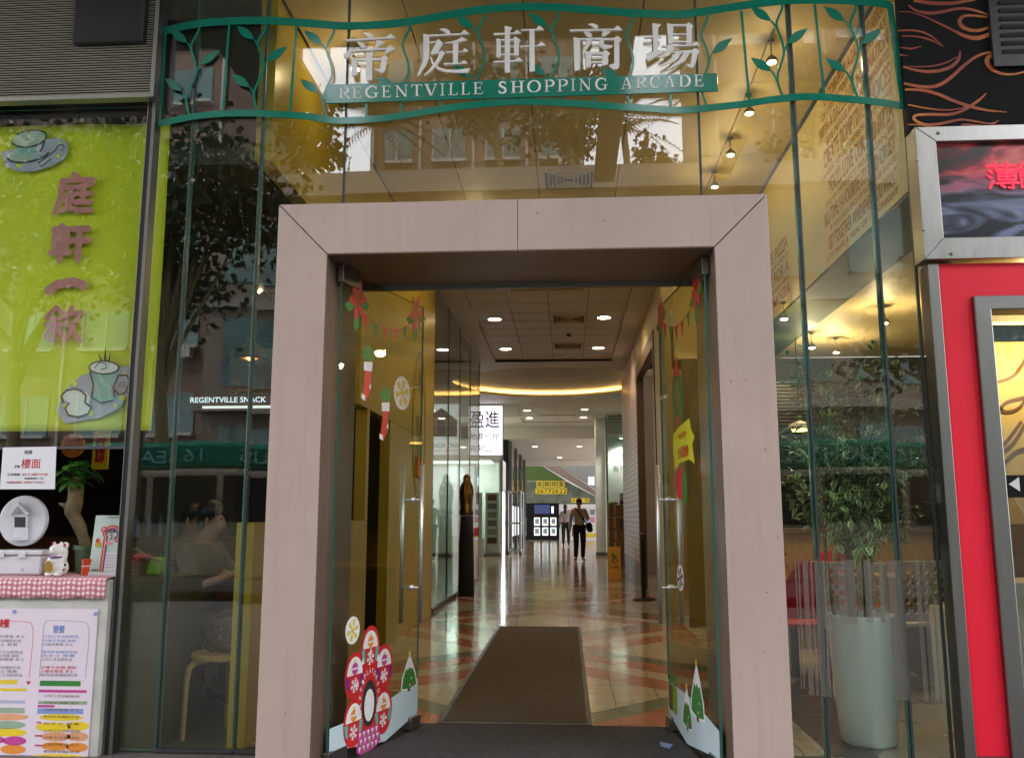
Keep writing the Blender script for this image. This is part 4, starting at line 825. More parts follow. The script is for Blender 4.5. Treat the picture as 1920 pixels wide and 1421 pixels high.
# upper cup
e = MB().m('lilac_ink').prism(BF2, Bp([(0, 285), (40, 275), (70, 262), (108, 258), (124, 265), (128, 282), (118, 300), (95, 312), (60, 321), (30, 320), (8, 310)]), 0, .001)
e.m('lime_fabric')
for (x, y, r_) in ((35, 308, 7), (52, 314, 4), (108, 293, 4), (96, 282, 5), (112, 268, 3), (62, 306, 3)): e.disc(BF2, *BF2.uv(x, y), r_ * .0029, .0012, .0016, 14)
e.m('paleaqua_ink').prism(BF2, Bp(ell(52, 288, 40, 15, tilt=10)), .0014, .002); e.m('aqua_ink').prism(BF2, Bp([(22, 262), (84, 252), (76, 284), (40, 290)]), .0022, .003); e.m('paleaqua_ink').prism(BF2, Bp(ell(54, 260, 32, 14, tilt=10)), .0032, .004)
e.m('black_ink')
e.ribbon(BF2, Bp(ell(54, 260, 33, 15, -170, 130, 24, 10)), .010, .0042, .005).ribbon(BF2, Bp(ell(52, 288, 40, 15, 180, 345, 20, 10)), .012, .0022, .0031).ribbon(BF2, Bp([(86, 255), (80, 275), (74, 285)]), .009, .0042, .005)
for q in ([(42, 250), (38, 235), (44, 252)], [(50, 248), (44, 228), (53, 250)], [(56, 248), (57, 238), (55, 250)]): e.prism(BF2, Bp(q), .0052, .006)
e.ribbon(BF2, Bp([(70, 306), (90, 292), (105, 281), (108, 274), (116, 271), (121, 276), (118, 282), (112, 281)]), .006, .0042, .005).ribbon(BF2, Bp([(72, 308), (78, 312), (95, 298)]), .005, .0042, .005)
drape(e.build('cup_motif', t))
e = MB().m('lilac_ink').prism(BF2, Bp([(105, 768), (122, 730), (150, 705), (200, 690), (243, 686), (240, 735), (222, 765), (190, 782), (120, 794), (112, 780)]), 0, .001)
e.m('lime_fabric')
for (x, y, r_) in ((228, 745, 6), (215, 760, 4), (170, 775, 6), (140, 720, 5), (232, 700, 4), (120, 760, 4)): e.disc(BF2, *BF2.uv(x, y), r_ * .0029, .0012, .0016, 14)
e.m('aqua_ink').prism(BF2, Bp([(170, 695), (220, 695), (212, 725), (216, 748), (195, 757), (175, 748), (178, 725)]), .0022, .003)
e.m('paleaqua_ink').ribbon(BF2, Bp([(185, 700), (192, 715), (205, 725), (206, 750)]), .018, .0031, .0036).ribbon(BF2, Bp([(176, 715), (186, 735), (190, 752)]), .012, .0031, .0036)
e.m('white_ink').prism(BF2, Bp(ell(195, 689, 26, 11)), .0032, .004).prism(BF2, Bp(ell(139, 743, 22, 13)) , .0022, .003).prism(BF2, Bp(ell(146, 765, 24, 15)), .0024, .0032).prism(BF2, Bp(ell(156, 748, 14, 14)), .0026, .0034)
e.m('black_ink').ribbon(BF2, Bp(ell(195, 689, 27, 12)), .008, .0042, .005).ribbon(BF2, Bp([(169, 696), (176, 720), (173, 745), (190, 756), (212, 750)]), .009, .0042, .005).ribbon(BF2, Bp([(214, 745), (212, 725), (221, 704), (236, 702), (241, 715), (234, 735), (222, 740), (214, 730)]), .009, .0042, .005).ribbon(BF2, Bp([(222, 726), (226, 715), (234, 716), (231, 724), (226, 722)]), .004, .0042, .005)
e.ribbon(BF2, Bp([(118, 755), (114, 742), (124, 732), (140, 729), (152, 732), (162, 742), (160, 755)]), .010, .0042, .005).ribbon(BF2, Bp([(130, 755), (122, 765), (128, 778), (146, 782), (166, 776), (172, 764), (160, 755)]), .010, .0042, .005).ribbon(BF2, Bp([(178, 690), (186, 680), (198, 682), (200, 690), (190, 693)]), .005, .0042, .005)
for q in ([(190, 678), (183, 660), (194, 678)], [(195, 676), (198, 645), (200, 676)], [(202, 678), (208, 658), (206, 678)]): e.prism(BF2, Bp(q), .0052, .006)
drape(e.build('mug_motif', t))
# counter
t = thing('cafe_counter', 'grey rendered serving counter of the cafe with brown end panel', 'counter', (-2.9, 4.6, 0))
MB().m('render_wall').box((-3.75, 4.58, -.012), (-2.415, 4.72, .872)).build('front_wall', t)
MB().m('counter_side').box((-3.75, 4.721, 0), (-2.15, 5.15, .85)).build('cabinet', t); MB().m('counter_side').box((-3.75, 4.722, .851), (-2.14, 5.18, .874)).build('top', t)
def cloth_grid():
    g_ = []
    prof = [(5.05, .882), (4.9, .882), (4.74, .882), (4.60, .882), (4.570, .878), (4.563, .865)] + [(4.562, .85 - .018 * k) for k in range(5)]
    for (y, z) in prof: g_.append([Vector((-3.75 + (1.325) * i / 80, y + (.004 * math.sin(i * .9) if z < .87 else 0), z + (.003 * math.sin(i * .55) if z < .80 else 0))) for i in range(81)])
    return g_
tag(MB().m('gingham').sheet(cloth_grid()).build('counter_cloth', loc=(-3, 4.6, .88), smooth=True, solid=.002), 'pink and white gingham cloth over the counter edge', 'cloth')
# menu poster
MF = front(4.577)
t = thing('menu_poster', 'pink printed cafe menu poster taped to the counter front', 'poster', (-2.8, 4.57, .3))
a0, z1 = MF.uv(0, 1140); a1, _ = MF.uv(184, 1150); a0 = -3.3
MB().m('menu_paper').obox(MF, a0, a1, -.01, z1, 0, .002).build('paper_sheet', t)
q = lambda x, y: MF.uv(x, y)
e = MB()
for (x0, x1, k_) in ((78, 168, 'lilac_ink'), (-40, 63, 'pink_ink')):
    e.m(k_).ribbon(MF, smooth_path([q(x0 - 4, 1270), q(x0 + 2, 1200), q(x0 + 6, 1170), q(x0 + 18, 1163), q(x1 - 15, 1165), q(x1 - 2, 1174), q(x1 - 1, 1200), q(x1 - 8, 1270)], 5), .004, .0022, .003)
text_into(e.m('blue_ink'), MF, '常餐', *px_rect(MF, 100, 1172, 122, 1186), .0032, .03); text_into(e.m('red_ink'), MF, '快餐', *px_rect(MF, -4, 1160, 19, 1176), .0032, .03)
rows = ['公司三文治配飲品', '沙嗲牛肉麵 通粉', '火腿煎雙蛋 多士', '餐肉即食麵配奶茶', '西多士 鴛鴦']
for i, y in enumerate((1190, 1198, 1205, 1219, 1226, 1233, 1248, 1255, 1262)):
    e.m('red_ink' if i in (6, 7) else ('grey_ink' if i % 3 == 2 else 'blue_ink'))
    text_into(e, MF, rows[i % 5], *px_rect(MF, 82 - i * .8, y, 148 - (i * 5) % 13, y + 5), .0032)
    text_into(e.m('grey_ink'), MF, rows[(i + 2) % 5], *px_rect(MF, -20, y, 48 - (i * 7) % 17, y + 5), .0032)
for (x0, x1, y, h, k_) in ((75, 152, 1276, 9, 'green_ink'), (73, 163, 1293, 4, 'magenta_ink'), (72, 164, 1314, 5, 'sage_ink'), (71, 103, 1321, 4, 'magenta_ink'), (70, 157, 1328, 9, 'blue_ink'), (69, 78, 1352, 3, 'magenta_ink'), (66, 80, 1377, 3, 'magenta_ink'), (66, 80, 1395, 3, 'magenta_ink'), (-40, 33, 1274, 7, 'yellow_ink'), (-40, 51, 1290, 4, 'yellow_ink'), (-40, 48, 1312, 5, 'lilac_ink'), (-40, 47, 1326, 9, 'sage_ink')):
    a_, b_, c_, d_ = px_rect(MF, x0, y, x1, y + h); e.m(k_).obox(MF, a_, b_, c_, d_, .0022, .003)
for (x, y, rx, ry, k_) in ((115, 1344, 41, 6, 'yellow_ink'), (100, 1362, 33, 8, 'yellow_ink'), (147, 1360, 20, 8, 'yellow_ink'), (105, 1380, 28, 8, 'peach_ink'), (146, 1380, 20, 8, 'peach_ink'), (104, 1398, 26, 7, 'orange_ink'), (145, 1400, 20, 8, 'orange_ink'), (110, 1418, 50, 5, 'yellow_ink'), (10, 1343, 45, 6, 'peach_ink'), (15, 1358, 34, 7, 'sage_ink'), (15, 1372, 36, 7, 'yellow_ink'), (28, 1388, 22, 8, 'magenta_ink'), (-10, 1386, 20, 7, 'magenta_ink'), (25, 1404, 24, 8, 'orange_ink')):
    c_ = q(x, y); e.m(k_).disc(MF, c_[0], c_[1], rx * .00285, .0022, .003, 24, ry * .00285)
for i in range(9): text_into(e.m('brown_ink'), MF, rows[i % 5], *px_rect(MF, 82, 1302 + i * 13 + (i > 3) * 0, 150, 1306 + i * 13), .0034)
c_ = q(54, 1279); e.m('red_ink').prism(MF, [(c_[0], c_[1] - .012), (c_[0] + .012, c_[1] + .004), (c_[0] + .006, c_[1] + .01), (c_[0], c_[1] + .004), (c_[0] - .006, c_[1] + .01), (c_[0] - .012, c_[1] + .004)], .0022, .003)
e.build('print', t)
for (x, y) in ((180, 1150), (28, 1146)): c_ = q(x, y); MB().m('blue_ink').disc(MF, c_[0], c_[1], .010, .0032, .007, 12).build('tack', t)
# notice paper
NF = front(4.60)
t = thing('notice', 'white paper notice with red Chinese writing hanging over the counter', 'notice', (-2.95, 4.6, 1.33))
MB().m('paper').prism(NF, [NF.uv(6, 839), NF.uv(106, 837), NF.uv(103, 917), NF.uv(0, 917)], 0, .002).build('paper_sheet', t)
MB().m('steel').tube([NF.p(*NF.uv(12, 838), -.002), NF.p(NF.uv(12, 838)[0], 1.60, .012)], .001, 6).build('thread', t); MB().m('steel').tube([NF.p(*NF.uv(98, 837), -.002), NF.p(NF.uv(98, 837)[0], 1.60, .012)], .001, 6).build('thread', t)
e = MB()
for s_, r_, k_ in (('招請', (46, 844, 61, 851), 'black_ink'), ('樓面', (40, 860, 77, 878), 'red_ink'), ('全職', (27, 872, 38, 877), 'black_ink'), ('工作時間', (14, 887, 38, 892), 'black_ink'), ('中午十二時至下午九時', (42, 887, 90, 892), 'red_ink'), ('(每星期例休一天)', (46, 895, 82, 899), 'black_ink'), ('有意者請電 / 月薪五千元以上', (13, 902, 84, 906), 'red_ink')): text_into(e.m(k_), NF, s_, *px_rect(NF, *r_), .0026, .01)
e.build('writing', t)
# round plaque with house
HF = front(4.78)
t = thing('round_plaque', 'white round plaque with a little house and dark window', 'ornament', (*HF.uv(42, 1022)[:1], 4.8, .98))
c_ = HF.uv(42, 976); e = MB().m('plastic_grey')
r_ = .140
for i in range(1):
    e.prism(HF, [(c_[0] + r_ * math.cos(R(a)), c_[1] + r_ * math.sin(R(a))) for a in range(0, 360, 8)], -.03, 0)
e.build('disc', t, bevel=.008)
H2 = lambda x, y: HF.uv(x, y)
MB().m('plastic_grey').prism(HF, [H2(27, 1008), H2(55, 1008), H2(55, 963), H2(27, 963)], .0005, .012).build('house_front', t, bevel=.003)
MB().m('plastic_grey').prism(HF, [H2(20, 963), H2(40, 940), H2(60, 963), H2(54, 966), H2(40, 949), H2(26, 966)], .0125, .03).build('house_roof', t, bevel=.003)
MB().m('black_ink').prism(HF, [H2(30, 969), H2(50, 969), H2(50, 988), H2(30, 988)], .0125, .014).build('house_window', t)
MB().m('plastic_grey').prism(HF, [H2(22, 1008), H2(58, 1008), H2(58, 1012), H2(22, 1012)], .0125, .028).build('ledge', t)
a0, b0 = HF.uv(0, 1078)
t = thing('plastic_tub', 'pale lidded plastic storage tub under the round plaque', 'container', (a0 + .1, 4.82, .885))
x0 = HF.uv(-15, 1050)[0]; x1 = HF.uv(86, 1050)[0]; zt_ = HF.uv(40, 1040)[1]
MB().m('plastic_grey').box((x0, 4.74, .886), (x1, 4.92, zt_)).build('body', t, bevel=.01); MB().m('plastic_grey').box((x0 - .008, 4.73, zt_ + .001), (x1 + .008, 4.93, zt_ + .028)).build('lid', t, bevel=.006)
MB().m('lilac_ink').disc(front(4.739), *HF.uv(50, 1067), .009, 0, .002, 14).build('label', t); 
for x in (12, 52): a_ = HF.uv(x, 1045)[0]; MB().m('plastic_grey').box((a_ - .02, 4.722, zt_ - .012), (a_ + .02, 4.7295, zt_ + .02)).build('clip', t, bevel=.002)
# lucky cat
CF = front(4.66); cx_, cz_ = CF.uv(106, 1076); cz_ = .885; s = .0028
t = thing('lucky_cat', 'white ceramic beckoning cat with a raised paw and gold coin', 'figurine', (cx_, 4.67, cz_))
e = MB().m('ceramic'); X, Y_, Z_ = cx_, 4.67, cz_
e.ball((X + .004, Y_ + .005, Z_ + .045), (.050, .042, .05)).ball((X + .002, Y_, Z_ + .085), (.042, .036, .045)).ball((X - .012, Y_ - .006, Z_ + .135), (.042, .037, .036)).ball((X - .022, Y_ - .036, Z_ + .127), (.016, .012, .011))
e.ball((X - .032, Y_ + .0, Z_ + .168), (.010, .008, .017)).ball((X + .008, Y_, Z_ + .170), (.010, .008, .016)).ball((X + .035, Y_ - .004, Z_ + .12), (.016, .016, .04)).ball((X + .037, Y_ - .006, Z_ + .163), (.017, .015, .02)).ball((X - .030, Y_ - .030, Z_ + .075), (.018, .016, .028)).ball((X - .026, Y_ - .04, Z_ + .012), (.02, .024, .013)).ball((X + .024, Y_ - .04, Z_ + .012), (.02, .024, .013))
e.build('body', t, remesh=.004)
e = MB().m('gold').prism(FR((X - .020, Y_ - .052, Z_ + .05), (1, 0, 0), (0, -.2, 1)), [(.022 * math.cos(R(a)), .036 * math.sin(R(a))) for a in range(0, 360, 15)], 0, .006); e.build('coin', t, bevel=.002)
MB().m('red_ink').ball((X - .034, Y_ - .007, Z_ + .170), (.005, .005, .011), 10, 6).build('ear_lining', t); MB().m('red_ink').ball((X + .038, Y_ - .020, Z_ + .166), (.008, .004, .01), 10, 6).build('paw_pad', t)
for dx in (-.034, -.004): MB().m('black_ink').ribbon(FR((X + dx, Y_ - .0445, Z_ + .142), (1, 0, 0), (0, 0, 1)), [(-.006, 0), (0, .003), (.006, 0)], .0025, 0, .002).build('eye', t)
MB().m('black_ink').ball((X - .023, Y_ - .049, Z_ + .130), (.003, .002, .002), 8, 6).build('nose', t)
for (dx, dz) in ((.045, .05), (.05, .075)): MB().m('black_ink').ball((X + dx * .95, Y_ - .018, Z_ + dz - .015), (.006, .004, .008), 8, 6).build('spot', t)
MB().m('purple_ink').lathe((X - .006, Y_ - .004, Z_ + .098), [(.040, 0), (.042, .004), (.040, .008)], 24).build('collar', t, smooth=True)
# red tin, green pot plant, leaflet
a_, _ = CF.uv(140, 1070)
t = thing('orange_tin', 'small orange red tin beside the lucky cat', 'tin', (a_, 4.78, .885)); MB().m('plastic_red').lathe((a_, 4.78, .885), [(.028, 0), (.028, .07)], 24).build('body', t); MB().m('plastic_red').lathe((a_, 4.78, .9555), [(.03, 0), (.03, .012), (.026, .016)], 24).build('lid', t); MB().m('paper').lathe((a_, 4.78, .93), [(.0285, 0), (.0285, .006)], 24).build('label', t)
KF = front(4.98); a_, b_ = KF.uv(163, 1050)
t = thing('jade_plant', 'leafy green bonsai plant in a dark green pot behind the counter', 'potted plant', (a_, 4.98, .885))
MB().m('plastic_green').lathe((a_, 4.98, .885), [(.055, 0), (.07, .13), (.078, .131), (.078, .155), (.066, .155), (.06, .14)], 28).build('pot', t)
MB().m('soil').lathe((a_, 4.98, 1.015), [(.001, 0), (.064, 0)], 24).build('soil', t)
tp = KF.uv(148, 880); mid = KF.uv(140, 960); mid2 = KF.uv(152, 990)
MB().m('bark').tube(smooth_path([(a_, 4.98, 1.0), (mid2[0], 4.97, mid2[1]), (mid[0], 4.96, mid[1]), (mid[0] + .01, 4.96, mid[1] + .07), (tp[0], 4.96, tp[1] - .03)], 4), [.03] * 4 + [.036] * 4 + [.045] * 4 + [.042] * 4 + [.02], 12).tube([(mid[0], 4.96, mid[1] + .02), (mid[0] - .08, 4.95, mid[1] + .05)], [.028, .006], 8).build('trunk', t, smooth=True)
def big_leaf(mb, base, d, ln_, w, droop=.3):
    d = Vector(d).normalized(); side = d.cross(Vector((0, 0, 1)));
    if side.length < .05: side = Vector((1, 0, 0))
    side.normalize(); up = side.cross(d); rows = []
    for u, k in ((0, .12), (.2, .55), (.45, .95), (.7, 1), (.88, .7), (1, .08)):
        c_ = Vector(base) + d * ln_ * u - Vector((0, 0, 1)) * droop * ln_ * u * u
        rows.append([c_ - side * w * k + up * .1 * w, c_, c_ + side * w * k + up * .1 * w])
    mb.sheet(rows)
e = MB().m('leaf_jade'); rng = random.Random(4)
for k in range(64):
    an = rng.uniform(0, 6.28); el = rng.uniform(-.5, 1.2); base = Vector((tp[0] + rng.uniform(-.05, .05), 4.96 + rng.uniform(-.05, .05), tp[1] - .04 + rng.uniform(-.04, .06)))
    big_leaf(e, base, (math.cos(an) * math.cos(el), math.sin(an) * math.cos(el), math.sin(el)), rng.uniform(.07, .125), rng.uniform(.018, .028), .5)
e.build('leaves', t, smooth=True)
LF = FR((0, 4.655, 0), (1, 0, 0), (0, .12, 1))
t = thing('leaflet_stand', 'pale green parking leaflet with a rainbow standing on the counter', 'leaflet', (LF.uv(200, 1070)[0], 4.66, .885))
c0 = [LF.uv(176, 966), LF.uv(229, 965), LF.uv(219, 1077), LF.uv(169, 1076)]
xx0, xx1 = (c0[0][0] + c0[3][0]) / 2, (c0[1][0] + c0[2][0]) / 2; zz0, zz1 = .886, c0[0][1]
MB().m('leaflet_paper').obox(LF, xx0, xx1, zz0, zz1, -.002, 0).build('card', t)
e = MB().m('paper').obox(LF, xx0, xx1, zz0, zz0 + .02, .0002, .0012).obox(LF, xx0 + .088, xx1 - .004, zz0 + .03, zz0 + .13, .0002, .0012)
w_ = xx1 - xx0
def pp(u, v): return (xx0 + w_ * u, zz0 + (zz1 - zz0) * v)
for k_, dr_ in (('red_ink', 0), ('peach_ink', .008), ('purple_ink', .016)):
    a_, b_ = pp(.68, .68); e.m(k_).ribbon(LF, [pp(.44, .1), pp(.44, .5)], .007, .0013, .002) if False else None
    e.m(k_).ring(LF, a_, b_, .048 - dr_, .008, .0013, .002, 24, -60, 190); a2 = xx0 + w_ * .42 + dr_; e.obox(LF, a2 - .004, a2 + .004, zz0 + .022, zz0 + (zz1 - zz0) * .66, .0013, .002)
e.m('red_ink').disc(LF, *pp(.38, .76), .017, .0022, .003, 18); text_into(e.m('white_ink'), LF, 'P', pp(.38, 0)[0] - .007, pp(.38, 0)[0] + .007, pp(0, .76)[1] - .009, pp(0, .76)[1] + .009, .0032, .02)
text_into(e.m('black_ink'), LF, '泊車', *[v for v in (pp(.55, 0)[0], pp(.8, 0)[0], pp(0, .70)[1], pp(0, .76)[1])], .0022, .01); text_into(e.m('red_ink'), LF, '2', pp(.62, 0)[0], pp(.72, 0)[0], pp(0, .6)[1], pp(0, .68)[1], .0022, .03); text_into(e.m('black_ink'), LF, '小時', pp(.74, 0)[0], pp(.88, 0)[0], pp(0, .61)[1], pp(0, .66)[1], .0022)
text_into(e.m('black_ink'), LF, '商場泊車優惠', pp(.45, 0)[0], pp(.85, 0)[0], pp(0, .95)[1], pp(0, .98)[1], .0014); e.m('pink_ink').disc(LF, *pp(.6, .54), .022, .0022, .003, 16, .01); e.m('orange_ink').disc(LF, *pp(.22, .52), .018, .0013, .002, 12); e.m('leaf_ink').disc(LF, *pp(.3, .5), .012, .0022, .003, 12); e.m('red_ink').disc(LF, *pp(.2, .58), .012, .0022, .003, 12)
for i in range(5): text_into(e.m('grey_ink'), LF, '優惠條款及細則', xx0 + .092, xx1 - .012, zz0 + .045 + i * .016, zz0 + .052 + i * .016, .0014)
text_into(e.m('black_ink'), LF, '帝庭軒', pp(.12, 0)[0], pp(.36, 0)[0], pp(0, .08)[1], pp(0, .115)[1], .0014, .02)
e.build('print', t)
a_, _ = KF.uv(262, 1070)
t = thing('flower_basket', 'small dark basket of red beads behind the glass beside the leaflet', 'basket', (a_, 4.95, .875)); MB().m('brown_wood').lathe((a_, 4.95, .875), [(.05, 0), (.065, .08)], 20).build('basket', t); e = MB().m('red_ink'); rng = random.Random(2)
for k in range(40): e.ball((a_ + rng.uniform(-.055, .055), 4.95 + rng.uniform(-.05, .05), .955 + rng.uniform(0, .03)), .012, 8, 6)
e.build('beads', t); MB().m('bark').tube(smooth_path([(a_ - .06, 4.95, .96), (a_ - .02, 4.95, 1.02), (a_ + .05, 4.95, .98), (a_ + .13, 4.95, .95)], 5), .006, 8).build('branch', t)
a_, _ = KF.uv(287, 1070); tag(MB().m('leaf_ink').prism(FR((a_, 5.0, .875), (1, 0, 0), (0, 0, 1)), [(-.05, 0), (.05, 0), (.06, .09), (.0, .1), (-.04, .06)], -.04, .04).build('green_pouch', loc=(a_, 5.0, .875), bevel=.01), 'bright green pouch on the counter end behind the glass', 'pouch')

# cafe interior -------------------------------------------------------
def stool(loc, label):
    x, y, z = loc; t = thing('stool', label, 'stool', loc, 'round wooden cafe stools')
    MB().m('pale_wood').lathe((x, y, z + .415), [(.001, 0), (.17, 0), (.178, .008), (.178, .026), (.17, .034), (.001, .034)], 40).build('seat', t)
    for k in range(3):
        a = R(100 + 120 * k); dx, dy = math.cos(a), math.sin(a)
        fr = FR((x, y, z), (dx, dy, 0), (0, 0, 1))
        MB().m('pale_wood').ribbon(fr, [(.212, .0), (.206, .30), (.195, .372), (.165, .402), (.09, .406)], .022, -.024, .024).build('leg', t, bevel=.003)
    return t
sx, sy = onZ(392, 1400, 0)[:2]
st = stool((-1.945, 5.02, 0), 'round pale wood stool holding a patterned handbag')
t = thing('handbag', 'black handbag with red and cream swirl print on the stool', 'bag', (-1.93, 5.02, .449))
e = MB().m('bag_print'); e.ball((-1.91, 5.02, .56), (.15, .085, .105), 24, 16).ball((-1.92, 5.02, .49), (.11, .08, .05), 20, 10).ball((-1.90, 5.02, .63), (.10, .06, .05), 20, 10); e.build('body', t, remesh=.008)
MB().m('black_ink').tube(smooth_path([(-2.01, 5.0, .60), (-2.045, 4.99, .52), (-2.03, 4.98, .47), (-1.98, 4.96, .46)], 5), .006, 8).build('strap', t, smooth=True)
st2 = dup(st, (-2.95, 6.6, 0), 'round pale wood stool under the woman with black hair'); st3 = dup(st, (-1.98, 6.15, 0), 'round pale wood stool beside the low yellow wall')
st4 = dup(st, (-2.42, 5.86, 0), 'round pale wood stool under the person in a pale shirt')
t = thing('cafe_table', 'brown wooden cafe table between the seated customers', 'table', (-2.3, 6.35, 0))
MB().m('brown_wood').box((-2.75, 6.15, .70), (-1.82, 6.75, .74)).build('top', t, bevel=.005); MB().m('dark_steel').tube([(-2.3, 6.45, .02), (-2.3, 6.45, .70)], .03, 12).lathe((-2.3, 6.45, 0), [(.22, 0), (.22, .02), (.03, .03)], 24).build('pedestal', t)
t = thing('pendant_lamp', 'brown dome pendant lamp glowing over the cafe tables', 'lamp', onY(468, 672, 6.6)); c_ = onY(468, 672, 6.6); c_.x += .005
MB().m('brown_wood').lathe(c_, [(.128, 0), (.118, .05), (.085, .09), (.04, .115), (.025, .15)], 32).build('shade', t, smooth=True, solid=.004)
MB().m('pendant_glow').ball(c_ + Vector((0, 0, .02)), .035).build('bulb', t); MB().m('black_metal').tube([c_ + Vector((0, 0, .15)), (c_.x, c_.y, 3.25)], .006, 8).build('cord', t); point(t, c_ + Vector((0, 0, -.03)), 9, (1, .55, .18))
for i, (x, y) in enumerate(((488, 547), (478, 582))):
    c_ = onY(x, y, 7.6 + i * 1.2); t = thing('track_spot', ('nearer', 'farther')[i] + ' slim brass cafe spotlight beside the doorway surround', 'spotlight', c_, 'slim cafe spotlights')
    MB().m('bronze').tube([c_, c_ + Vector((.10, .02, -.07))], .018, 12).build('barrel', t); MB().m('halogen_glow').ball(c_, (.024, .02, .018), 12, 8).build('bulb', t); MB().m('black_metal').tube([c_ + Vector((.05, .01, -.03)), (c_.x + .05, c_.y, 3.25)], .005, 8).build('stem', t)
SF = front(9.30)
t = thing('snack_sign', 'cafe name sign with white letters below an orange spiral panel', 'sign', (*SF.uv(440, 760)[:1], 9.3, 2.1))
a0, a1, b0, b1 = px_rect(SF, 428, 734, 560, 686); MB().m('orange_panel').obox(SF, a0, a1, b0, b1, -.04, 0).build('orange_panel', t)
e = MB().m('yellow_ink')
for x in (437, 482, 525): c_ = SF.uv(x, 727); e.ribbon(SF, [(c_[0] + .0065 * k ** .8 * math.cos(k * .55) , c_[1] + .0065 * k ** .8 * math.sin(k * .55)) for k in range(1, 26)], .009, .001, .004)
e.build('spirals', t)
a0, a1, b0, b1 = px_rect(SF, 340, 771, 560, 737); MB().m('brown_wood').obox(SF, a0, a1, b0, b1, -.03, 0).build('sign_board', t)
e = MB().m('white_text_glow'); text_into(e, SF, 'REGENTVILLE SNACK', *px_rect(SF, 357, 755, 499, 744), .004, .02); e.build('lettering', t)
a0, a1, b0, b1 = px_rect(SF, 380, 766, 560, 760); MB().m('screen_glow').obox(SF, a0, a1, b0, b1, .001, .01).build('light_strip', t)
a0, a1, b0, b1 = px_rect(SF, 428, 685, 560, 652); MB().m('white_paint').obox(SF, a0, a1, b0, b1, -.06, -.02).build('pale_panel', t)
for i, (x0, y0, x1, y1, rd) in enumerate(((112, 812, 160, 858, 1), (170, 806, 207, 880, 0))):
    YF = front(6.2); a0, a1, b0, b1 = px_rect(YF, x0, y0, x1, y1); t = thing('menu_board', ('round', 'rectangular')[i] + ' yellow hanging menu board behind the banner', 'menu board', ((a0 + a1) / 2, 6.2, b0))
    if rd: MB().m('orange_ink').disc(YF, (a0 + a1) / 2, (b0 + b1) / 2, (a1 - a0) / 2, -.01, 0, 28, (b1 - b0) / 2).build('board', t)
    else: MB().m('yellow_ink').obox(YF, a0, a1, b0, b1, -.01, 0).build('board', t, bevel=.01)
    e = MB().m('red_ink'); text_into(e, YF, '咖啡' if rd else '奶茶', a0 + .03, a1 - .03, b0 + .05, b1 - .04, .002, .02); e.build('writing', t); MB().m('black_metal').tube([((a0 + a1) / 2, 6.2, b1), ((a0 + a1) / 2, 6.2, 3.25)], .003, 6).build('cord', t)
t = thing('wall_cabinet', 'pale cabinet and blue bottles at the back of the cafe', 'cabinet', (-4.2, 9.3, 0)); MB().m('counter_side').box((-4.6, 9.1, 1.0), (-3.5, 9.55, 1.75)).build('body', t); MB().m('brown_wood').box((-6.5, 8.9, 0), (-2.6, 9.58, .99)).build('base', t); e = MB().m('blue_ink')
for k in range(7): e.lathe((-4.5 + k * .13, 9.0, .995), [(.03, 0), (.03, .14), (.012, .19), (.012, .23)], 12)
e.build('bottles', t)

